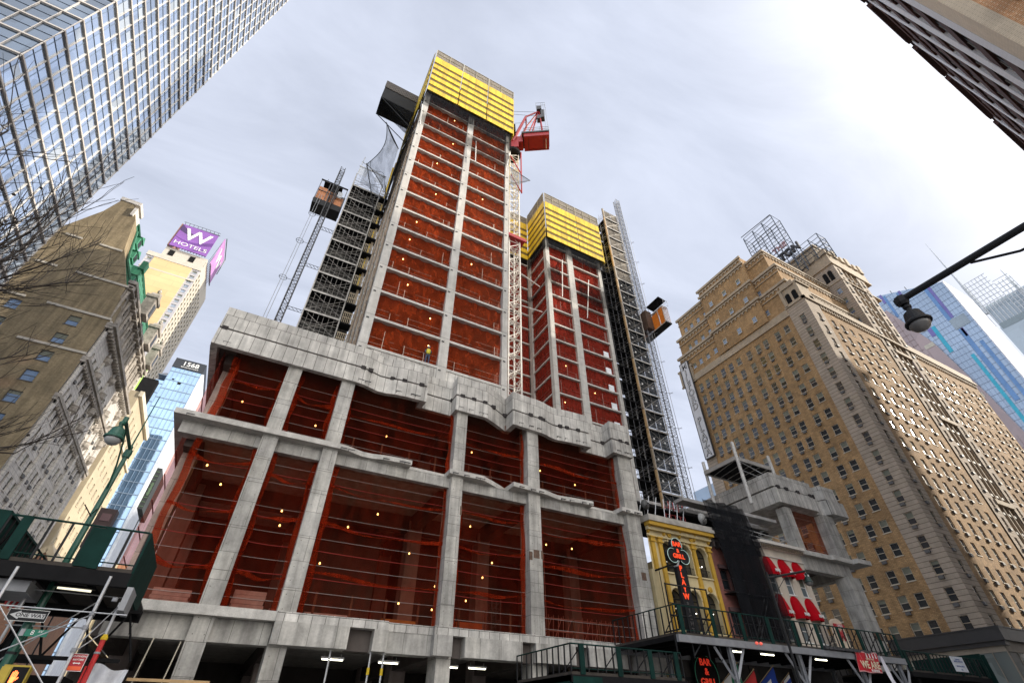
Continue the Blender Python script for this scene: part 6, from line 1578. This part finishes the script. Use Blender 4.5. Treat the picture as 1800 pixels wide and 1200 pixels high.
b = B(); b.box(47.95,49.6,21.33,21.38,5.55,6.48); P('board', b, mat('notice_white', (.75,.78,.82), .6), ns)
NB = mat('notice_blue', (.04,.10,.35), .6)
for ln, z in (('SCAFFOLD',6.30),('RENTAL AND SALES',6.17),('SIDEWALK SHEDS',5.88),('CALL',5.68)): text('lettering', ln, (48.78,21.32,z), .13, NB, ns, '-y', .003, 1.0)
# roadside sign with the M
ms = T('round_topped_sign', 'cream round-topped sign with a red M behind the shed railing', 'sign', (43.4,25.5,8.3))
b = B(); pts = [(42.75,7.1),(43.95,7.1)] + [(43.35+.6*math.cos(math.pi*k/10), 8.75+.45*math.sin(math.pi*k/10)) for k in range(11)]
b.prism_y([(x,z) for x,z in pts], 25.9, 26.2); P('board', b, mat('sign_cream', (.66,.55,.42), .7), ms)
text('lettering', 'M', (43.35,25.88,8.0), .95, mat('sign_red', (.50,.02,.03), .5), ms, '-y', .02, .8, bold=.05)
b = B(); b.box(42.7,44.0,25.82,25.9,8.55,8.8); P('red_band', b, mat('sign_red', (.50,.02,.03), .5), ms)
text('lettering', 'OPEN', (43.35,25.8,8.67), .24, WHT, ms, '-y', .005, 1.1)
b = B(); b.box(43.2,43.5,26.0,26.1,4,7.1); P('post', b, BLK, ms)
# neon in the bar window under the shed
nb = T('red_neon_sign', 'red neon bar lettering glowing under the first shed column', 'neon sign', (28.4,25.6,5.6))
b = B(); b.box(27.3,29.4,26.5,26.56,3.4,6.1); P('backing', b, BLKM, nb)
for ln, z in (('BAR',5.55),('&',5.05),('GRILL',4.5)): text('lettering', ln, (28.3,26.42,z), .52, mat('red_neon_dim', (1,.1,.03), .4, var=0, emit=((1,.05,.03), .25)), nb, '-y', .015, 1.0, bold=.01)
b = B(); b.path([(28.3+1.0*math.cos(2*math.pi*k/20),26.44,4.85+1.1*math.sin(2*math.pi*k/20)) for k in range(21)], .018, 4); P('neon_ring', b, mat('neon_green_dim', (.05,.25,.15), .4, emit=((.1,.6,.35), .05)), nb)
# flags on raking staffs
def flag(lab, x, z, draw, y=22.6):
    t = T('flag', lab, 'flag', (x,y,z), 'flags under the long shed')
    b = B(); b.tube((x-.7,y+2.6,z-2.0),(x,y,z),.022,5); b.lathe((x,y,z),[(.0,-.04),(.045,0),(0,.06)],8); P('staff', b, mat('staff_wood', (.35,.25,.14), .6), t)
    def f(u, v):
        s = Vector((x,y,z-.05)).lerp(Vector((x-.4,y+1.5,z-1.15)), u)
        return (s.x+.06*math.sin(7*v+4*u)+.12*v, s.y+.05*math.sin(5*v), s.z - 1.1*v)
    for i, (m, u0, u1, v0, v1) in enumerate(draw):
        d = .004*(i > 0)
        b = B(); b.sheet(lambda u, v: tuple(Vector(f(u0+(u1-u0)*u, v0+(v1-v0)*v))-Vector((d*3,d*3,0))), 8, 8); P('flag_cloth', b, m, t, smooth=True)
    return t
FG = mat('flag_green', (.01,.13,.06), .7); FW = mat('flag_white', (.60,.58,.55), .7); FO = mat('flag_orange', (.7,.25,.04), .7); FR = mat('flag_red', (.45,.03,.03), .7); FB = mat('flag_blue', (.01,.04,.25), .7); FN = mat('flag_navy', (.02,.03,.10), .7)
flag('green, white and orange flag nearest the first V-braced column', 26.75, 5.1, [(FG,0,.34,0,1),(FW,.34,.68,0,1),(FO,.68,1,0,1)])
flag('dark red flag hanging between the green flag and the blue flag', 28.0, 4.85, [(FR,0,1,0,.6),(FN,0,1,.6,1)])
flag('bright blue flag with a red patch left of the second shed column', 29.75, 5.1, [(FB,0,1,0,1),(FR,.25,.6,.55,.95),(FW,.2,.4,.3,.55)])
flag('white, violet and red patterned flag beside the second shed column', 31.0, 4.8, [(FW,0,1,0,1),(FB,0,1,.15,.35),(FR,.3,.55,0,1)])
fu = T('flag', 'small striped red and white flag with blue corner under the corner shed', 'flag', (-6.0,22.3,5.3))
b = B(); b.tube((-5.2,24,4.6),(-6.0,22.3,5.6),.02,5); P('staff', b, STEEL, fu)
for k in range(7):
    b = B(); b.sheet(lambda u, v: (-6.15+.06*k+.06*v+.03*math.sin(5*u), 22.3+.05*u, 5.5-.55*u-.05*k), 5, 1); P('flag_stripe', b, FR if k % 2 == 0 else FW, fu)
b = B(); b.sheet(lambda u, v: (-5.93+.2*v, 22.27, 5.5-.3*u), 3, 1); P('flag_canton', b, FB, fu)

# ------------------------------------------------------------------ street furniture
def helmet(t, c, r, m, gl):
    """old style helmet lamp hanging from point c"""
    x, y, z = c
    b = B(); b.lathe((x,y,z-r*.9),[(r*.22,r*.9),(r*.2,r*.55),(r*.42,r*.5),(r*.62,r*.35),(r*.7,0),(r*.8,-r*.5),(r*.95,-r*.62),(r,-r*.72),(r*.98,-r*.86),(r*.8,-r*.86)][::-1],20)
    P('lamp_housing', b, m, t, smooth=False)
    b = B(); b.lathe((x,y,z-r*1.8),[(r*.80,0),(r*.78,-r*.2),(r*.6,-r*.5),(r*.3,-r*.68),(.01,-r*.72)][::-1],20); P('lamp_globe', b, gl, t, smooth=True)
    b = B(); b.tube((x,y,z),(x,y,z+r*.5),r*.14,8); b.lathe((x,y,z+r*.1),[(r*.3,-.02),(r*.34,.04),(r*.2,.1)],10); P('lamp_neck', b, m, t)
GLO = mat('lamp_globe_glass', (.16,.155,.15), .12, var=.15, scale=6)
lr = T('street_lamp', 'big black helmet street lamp on a long arm at the right edge', 'street lamp', (12.75,-2,0), 'street lamps')
b = B(); b.tube((12.75,-2.2,.14),(12.75,-2.2,10.6),.10,10); b.lathe((12.75,-2.2,.14),[(.26,0),(.26,.5),(.16,.8)],10); P('pole', b, BLK, lr)
b = B(); b.tube((12.75,-2.2,10.22),(12.75,2.78,10.27),.085,10); b.path([(12.75,-2.2,8.6),(12.75,-1.6,9.2),(12.75,-.5,9.66),(12.75,.6,9.78),(12.75,1.35,10.16)],.03,6); P('arm', b, BLK, lr)
b = B(); b.lathe((12.75,2.85,10.22),[(.10,-.13),(.14,-.05),(.14,.12),(.07,.17)],8); b.box(12.68,12.82,2.8,3.0,10.16,10.33); P('arm_end', b, BLK, lr)
helmet(lr, (12.78,2.85,9.98), .285, BLK, GLO)
ll = T('street_lamp', 'green helmet street lamp on a tall green corner pole at left', 'street lamp', (-5.05,21.5,0), 'street lamps')
b = B(); b.tube((-5.05,21.5,.14),(-5.05,21.5,6),.14,10,.1); b.tube((-5.05,21.5,6),(-5.05,21.5,10.3),.1,10,.07); b.tube((-5.05,21.5,10.3),(-5.05,21.5,12.6),.03,6,.015); b.lathe((-5.05,21.5,10.0),[(.12,-.15),(.14,0),(.12,.15)],8); P('pole', b, GRNP, ll)
b = B(); b.tube((-5.05,21.5,10.18),(-5.05,19.1,10.22),.06,8); b.path([(-5.05,21.5,8.5),(-5.05,21.0,9.3),(-5.05,20.2,9.9),(-5.05,19.6,10.2)],.03,6); b.lathe((-5.05,19.1,10.22),[(.08,-.1),(.08,.1)],8); P('arm', b, GRNP, ll)
helmet(ll, (-5.08,19.1,10.02), .30, GRNP, mat('lamp_globe_grey', (.36,.37,.37), .2, var=.1))
b = B(); b.tube((-5.05,21.4,7.7),(-4.9,21.0,7.75),.02,4); b.tube((-5.05,21.4,7.6),(-5.35,21.2,7.9),.02,4); P('wire_bracket', b, BLK, ll)
lm = T('street_lamp', 'small dark green street lamp on a black pole before the red awnings', 'street lamp', (29.6,21,0), 'street lamps')
b = B(); b.tube((29.55,21,.14),(29.62,21,9.9),.075,8); P('pole', b, BLK, lm)
b = B(); b.tube((29.62,21,9.55),(33.7,21,10.45),.07,8); b.path([(29.6,21,7.9),(30.2,21,8.9),(31.1,21,9.6),(31.6,21,9.9)],.02,5); P('arm', b, BLK, lm)
helmet(lm, (33.72,21,10.22), .27, mat('dark_green_lamp', (.01,.035,.03), .4), GLO)
# corner pole with signs
spole = T('sign_pole', 'thick green corner pole rising behind the one-way sign', 'pole', (-4.8,20.3,0))
b = B(); b.tube((-4.85,20.4,.14),(-4.85,20.4,4.6),.11,10); P('pole', b, GRNP, spole)
b = B(); b.lathe((-4.85,20.4,3.5),[(.13,0),(.13,.06)],8); P('clamp', b, BLK, spole)
def board(t, nm, x0, x1, z0, z1, y, m, rim=None, rw=.02):
    b = B(); b.box(x0,x1,y,y+.02,z0,z1); o = P(nm, b, m, t)
    if rim:
        b = B()
        for a in ((x0,x1,z1-rw,z1),(x0,x1,z0,z0+rw),(x0,x0+rw,z0+rw,z1-rw),(x1-rw,x1,z0+rw,z1-rw)): b.box(a[0],a[1],y-.006,y-.001,a[2],a[3])
        P('rim', b, rim, t)
    return o
ow = T('one_way_sign', 'black one-way sign with white left arrow behind the pipe braces', 'sign', (-4.9,20,4.35))
board(ow, 'plate', -5.32,-4.42,4.24,4.53,20.0,BLK, WHT, .008)
b = B(); b.prism_y([(-5.27,4.385),(-5.05,4.28),(-5.05,4.325),(-4.47,4.325),(-4.47,4.445),(-5.05,4.445),(-5.05,4.49)], 19.985, 19.998); P('arrow', b, mat('sign_white_dull', (.55,.56,.57), .5), ow)
text('lettering', 'ONE WAY', (-4.80,19.98,4.385), .125, BLK, ow, '-y', .002, 1.15, bold=.002)
av = T('street_name_sign', 'green street name sign reading 8 AV below the one-way sign', 'sign', (-4.5,20,4))
board(av, 'plate', -4.72,-4.20,3.90,4.07,20.0,mat('sign_green', (.0,.16,.10), .45))
text('lettering', '8', (-4.55,19.99,3.985), .16, WHT, av, '-y', .002, 1.0); text('lettering', 'AV', (-4.38,19.99,4.02), .085, WHT, av, '-y', .002, 1.0)
b = B(); b.box(-4.83,-4.73,19.99,20.02,3.9,4.07); P('end_plate', b, STEELG, av)
nst = T('no_standing_sign', 'red no standing anytime sign clamped to the scaffold pipe', 'sign', (-3.15,19.9,3.35))
b = B(); b.box(-3.36,-3.0,19.8,19.82,3.14,3.55); P('plate', b, mat('sign_red_dark', (.42,.01,.02), .45), nst)
b = B(); b.box(-3.335,-3.025,19.79,19.799,3.165,3.255); P('orange_strip', b, mat('sign_orange', (.75,.10,.02), .45), nst)
for a in ((-3.36,-3.0,3.54,3.55),(-3.36,-3.0,3.14,3.15),(-3.36,-3.35,3.15,3.54),(-3.01,-3.0,3.15,3.54)):
    b = B(); b.box(a[0],a[1],19.79,19.799,a[2],a[3]); P('rim', b, WHT, nst)
text('lettering', 'NO STANDING', (-3.18,19.785,3.485), .058, WHT, nst, '-y', .002, .9, bold=.001); text('lettering', 'ANYTIME', (-3.18,19.785,3.405), .062, WHT, nst, '-y', .002, 1.0, bold=.001)
b = B(); b.prism_y([(-3.27,3.325),(-3.23,3.35),(-3.23,3.335),(-3.13,3.335),(-3.13,3.35),(-3.09,3.325),(-3.13,3.30),(-3.13,3.315),(-3.23,3.315),(-3.23,3.30)], 19.785, 19.795); P('double_arrow', b, WHT, nst)
pg = T('pedestrian_signal', 'yellow-framed pedestrian signal showing an orange raised hand', 'signal', (-4.3,20,3))
YB = mat('signal_yellow', (.45,.33,.03), .5)
b = B(); b.box(-4.50,-4.10,19.7,20.0,2.78,3.20); P('housing', b, YB, pg)
b = B(); b.box(-4.475,-4.125,19.68,19.699,2.80,3.175); P('lens', b, BLKM, pg)
HND = mat('hand_orange', (1,.2,.05), .4, emit=((1,.16,.04), 3.0))
b = B(); hx, hz = -4.36, 2.93
b.prism_y([(hx-.055,hz-.11),(hx+.04,hz-.11),(hx+.06,hz+.03),(hx-.06,hz+.03)], 19.67, 19.679)
for k, (dx, h) in enumerate(((-.052,.10),(-.02,.13),(.014,.125),(.046,.095))): b.prism_y([(hx+dx-.011,hz+.032),(hx+dx+.011,hz+.032),(hx+dx+.014,hz+.032+h),(hx+dx-.008,hz+.032+h)], 19.67, 19.679)
b.prism_y([(hx+.062,hz-.06),(hx+.11,hz+.0),(hx+.10,hz+.03),(hx+.062,hz-.01)], 19.67, 19.679); P('hand_symbol', b, HND, pg)
b = B(); b.box(-4.72,-4.52,19.75,20.05,2.7,3.18); b.box(-4.75,-4.15,20.0,20.1,3.2,3.24); P('side_housing', b, YB, pg)

# ------------------------------------------------------------------ bare street tree at the left
tr = T('bare_street_tree', 'leafless street tree with fine dark twigs reaching in from the left edge', 'tree', (-8.2,8.2,0))
BARK = mat('bark_dark', (.045,.036,.03), .9, var=.3, scale=6)
rt = random.Random(21)
b = B(); b.path([(-8.3,8.2,0),(-8.2,8.25,2.2),(-8.0,8.3,4.2)], .24, 10, .17); P('trunk', b, BARK, tr, smooth=True)
limbs = B(); twigs = B(); fruit = B()
def grow(p, d, L, r, depth, up):
    n = 5; pts = [p]; q = p.copy(); dd = d.copy()
    for i in range(n):
        dd = (dd + Vector((rt.uniform(-.16,.16), rt.uniform(-.16,.16), rt.uniform(-.10,.16)+up))).normalized(); q = q + dd*L/n; pts.append(q.copy())
    (limbs if r > .02 else twigs).path(pts, r, 6 if r > .02 else 3, r*.6)
    if depth == 0:
        if rt.random() < .03: fruit.lathe(tuple(q - Vector((0,0,.12))), [(0,-.03),(.03,0),(0,.03)], 6)
        return
    for i in range(1, n+1):
        for s in range(2 if depth > 1 else 2):
            if rt.random() < (.72 if depth > 1 else .6):
                ax = Vector((rt.uniform(-1,1), rt.uniform(-1,1), rt.uniform(-.3,1.0))).normalized()
                nd = (dd*.85 + ax*.65).normalized()
                grow(pts[i].copy(), nd, L*rt.uniform(.45,.68), max(.0035, r*.48), depth-1, .03)
for p, d, L, r in (((-8.0,8.3,4.2),(.86,.10,.30),3.4,.045),((-8.0,8.3,4.2),(.70,.0,.62),3.6,.05),((-8.0,8.3,4.1),(.80,.35,.36),3.3,.045),((-8.0,8.3,4.2),(.5,-.1,.82),4.2,.05),((-8.0,8.3,4.2),(.62,.25,.62),3.8,.045),((-8.0,8.3,4.2),(-.2,.3,.9),4,.09)):
    grow(Vector(p), Vector(d).normalized(), L, r, 3, .02)
P('branch', limbs, BARK, tr, smooth=True); P('twig', twigs, BARK, tr, kind='stuff')
if fruit.v: P('seed_ball', fruit, BARK, tr, kind='stuff')
# ------------------------------------------------------------------ worker on the lowest tower floor
wk = T('person', 'worker in yellow hi-vis vest and white helmet on the lowest tower floor', 'person', (8.35,30.25,25.0))
def skin(name, verts, edges, rad, m, par):
    me = bpy.data.meshes.new(name); me.from_pydata(verts, edges, []); o = bpy.data.objects.new(name, me); COL.objects.link(o)
    o.parent = par; me.materials.append(m)
    md = o.modifiers.new('skin', 'SKIN'); sd = o.modifiers.new('sub', 'SUBSURF'); sd.levels = 1; sd.render_levels = 1
    for v, r in zip(me.skin_vertices[0].data, rad): v.radius = (r, r)
    me.skin_vertices[0].data[0].use_root = True
    return o
V_ = [(0,0,.95),(0,0,1.2),(0,0,1.45),(0,-.01,1.56),(0,-.02,1.68),(.11,0,.9),(.13,-.02,.48),(.14,0,.06),(.14,-.12,.04),(-.11,0,.9),(-.13,.02,.48),(-.14,.04,.06),(-.14,-.08,.04),(.2,0,1.42),(.27,-.05,1.15),(.2,-.25,1.05),(.17,-.32,1.04),(-.2,0,1.42),(-.27,-.03,1.14),(-.22,-.2,.98),(-.2,-.27,.96)]
E_ = [(0,1),(1,2),(2,3),(3,4),(0,5),(5,6),(6,7),(7,8),(0,9),(9,10),(10,11),(11,12),(2,13),(13,14),(14,15),(15,16),(2,17),(17,18),(18,19),(19,20)]
R_s = [.15,.14,.15,.06,.10,.10,.07,.05,.045,.10,.07,.05,.045,.07,.05,.035,.03,.07,.05,.035,.03]
skin('body', V_, E_, R_s, mat('workwear_blue', (.05,.07,.12), .8), wk)
b = B(); b.lathe((8.35,30.25,26.1),[(.17,-.12),(.19,0),(.2,.2),(.19,.34),(.12,.4)],10); P('hi_vis_vest', b, mat('hi_vis_yellow', (.75,.65,.05), .6), wk, smooth=True)
b = B(); b.lathe((8.35,30.23,26.72),[(.15,0),(.125,.02),(.11,.08),(.05,.13),(.01,.14)],10); P('helmet', b, WHT, wk, smooth=True)
b = B(); b.lathe((8.35,30.15,26.65),[(.02,-.05),(.06,-.03),(.06,.04),(.03,.06)],8); P('face', b, mat('skin_tone', (.35,.2,.14), .6), wk, smooth=True)

hg = T('plywood_hoarding', 'dull grey plywood hoarding closing the side-street foot of the podium', 'hoarding', (-4.5,36,0))
b = B()
for k in range(15): b.box(-4.62-.01*(k%2),-4.55,27.8+k*1.22,28.98+k*1.22,.14,4.9)
P('board', b, mat('hoarding_grey', (.12,.115,.11), .85, var=.25, scale=1.5, streak=.2), hg)
b = B(); b.box(-4.55,-4.45,27.7,46,.14,.3); b.box(-4.55,-4.45,27.7,46,4.7,4.85); P('batten', b, PLANK, hg)
# ------------------------------------------------------------------ camera, light, sky
cam = bpy.data.cameras.new('camera'); co = bpy.data.objects.new('camera', cam); COL.objects.link(co)
cam.sensor_width = 36; cam.sensor_fit = 'HORIZONTAL'; cam.lens = 833.45*36/1800; cam.clip_start = .1; cam.clip_end = 6000
yaw, pit, rol = R_(28.19457), R_(40.0166), R_(.11897)
Rv = Vector((math.cos(yaw), -math.sin(yaw), 0)); Fh = Vector((math.sin(yaw), math.cos(yaw), 0))
Fv = Fh*math.cos(pit) + Vector((0,0,math.sin(pit))); Uv = Rv.cross(Fv)
R2 = Rv*math.cos(rol) + Uv*math.sin(rol); U2 = -Rv*math.sin(rol) + Uv*math.cos(rol)
M = Matrix((R2, U2, -Fv)).transposed().to_4x4(); M.translation = Vector((0,0,1.7)); co.matrix_world = M
sc.camera = co

SUN = Vector((1, -.36, .455)).normalized()
el = math.asin(SUN.z); az = math.atan2(SUN.x, SUN.y)
sl = bpy.data.lights.new('sun', 'SUN'); so = bpy.data.objects.new('sun', sl); COL.objects.link(so)
sl.energy = 5.0; sl.angle = R_(.53); sl.color = (1, .90, .76)
so.rotation_euler = (-SUN).to_track_quat('-Z', 'Y').to_euler()

w = bpy.data.worlds.new('World'); sc.world = w; w.use_nodes = True
N = w.node_tree.nodes; L = w.node_tree.links; bg = N['Background']
sky = N.new('ShaderNodeTexSky'); sky.sky_type = 'NISHITA'; sky.sun_disc = False
sky.sun_elevation = el; sky.sun_rotation = az; sky.dust_density = 2.0; sky.air_density = 1.0; sky.ozone_density = 1.5
tc = N.new('ShaderNodeTexCoord'); nm = N.new('ShaderNodeVectorMath'); nm.operation = 'NORMALIZE'; L.new(tc.outputs['Generated'], nm.inputs[0])
sp = N.new('ShaderNodeSeparateXYZ'); L.new(nm.outputs[0], sp.inputs[0])
mz = N.new('ShaderNodeMath'); mz.operation = 'MAXIMUM'; mz.inputs[1].default_value = .08; L.new(sp.outputs[2], mz.inputs[0])
dx = N.new('ShaderNodeMath'); dx.operation = 'DIVIDE'; L.new(sp.outputs[0], dx.inputs[0]); L.new(mz.outputs[0], dx.inputs[1])
dy = N.new('ShaderNodeMath'); dy.operation = 'DIVIDE'; L.new(sp.outputs[1], dy.inputs[0]); L.new(mz.outputs[0], dy.inputs[1])
cb = N.new('ShaderNodeCombineXYZ'); L.new(dx.outputs[0], cb.inputs[0]); L.new(dy.outputs[0], cb.inputs[1])
mp = N.new('ShaderNodeMapping'); mp.inputs['Rotation'].default_value = (0,0,.6); mp.inputs['Scale'].default_value = (1.0,2.3,1); L.new(cb.outputs[0], mp.inputs[0])
n1 = N.new('ShaderNodeTexNoise'); n1.inputs['Scale'].default_value = 1.3; n1.inputs['Detail'].default_value = 9; n1.inputs['Roughness'].default_value = .58; n1.inputs['Distortion'].default_value = .5
L.new(mp.outputs[0], n1.inputs['Vector'])
cr = N.new('ShaderNodeMapRange'); cr.inputs[1].default_value = .36; cr.inputs[2].default_value = .66; cr.inputs[3].default_value = SKY_C0; cr.inputs[4].default_value = SKY_C1; L.new(n1.outputs['Fac'], cr.inputs[0])
# cloud layer made brighter in the west, behind the camera, to light avenue fronts
WD = Vector((.35,-.9,.25)).normalized()
dt = N.new('ShaderNodeVectorMath'); dt.operation = 'DOT_PRODUCT'; dt.inputs[1].default_value = WD; L.new(nm.outputs[0], dt.inputs[0])
gl = N.new('ShaderNodeMapRange'); gl.interpolation_type = 'SMOOTHSTEP'; gl.inputs[1].default_value = .20; gl.inputs[2].default_value = 1.0
L.new(dt.outputs['Value'], gl.inputs[0])
cm = N.new('ShaderNodeMix'); cm.data_type = 'RGBA'; L.new(gl.outputs[0], cm.inputs[0])
cm.inputs[6].default_value = (*[SKY_LO*c for c in (.94,1.01,1.2)], 1); cm.inputs[7].default_value = (*[SKY_HI*c for c in (1.0,.97,.93)], 1)
cb2 = N.new('ShaderNodeMapRange'); cb2.inputs[1].default_value = .3; cb2.inputs[2].default_value = .7; cb2.inputs[3].default_value = .93; cb2.inputs[4].default_value = 1.10; L.new(n1.outputs['Fac'], cb2.inputs[0])
cc = N.new('ShaderNodeVectorMath'); cc.operation = 'SCALE'; L.new(cm.outputs[2], cc.inputs[0]); L.new(cb2.outputs[0], cc.inputs['Scale'])
mx = N.new('ShaderNodeMix'); mx.data_type = 'RGBA'; L.new(cr.outputs[0], mx.inputs[0]); L.new(sky.outputs[0], mx.inputs[6]); L.new(cc.outputs[0], mx.inputs[7])
L.new(mx.outputs[2], bg.inputs[0]); bg.inputs[1].default_value = .12

sc.view_settings.view_transform = 'Standard'; sc.view_settings.look = 'None'
sc.view_settings.exposure = EXPO; sc.view_settings.gamma = 1
sc.render.engine = 'CYCLES'
sc.cycles.transparent_max_bounces = 16; sc.cycles.max_bounces = 8
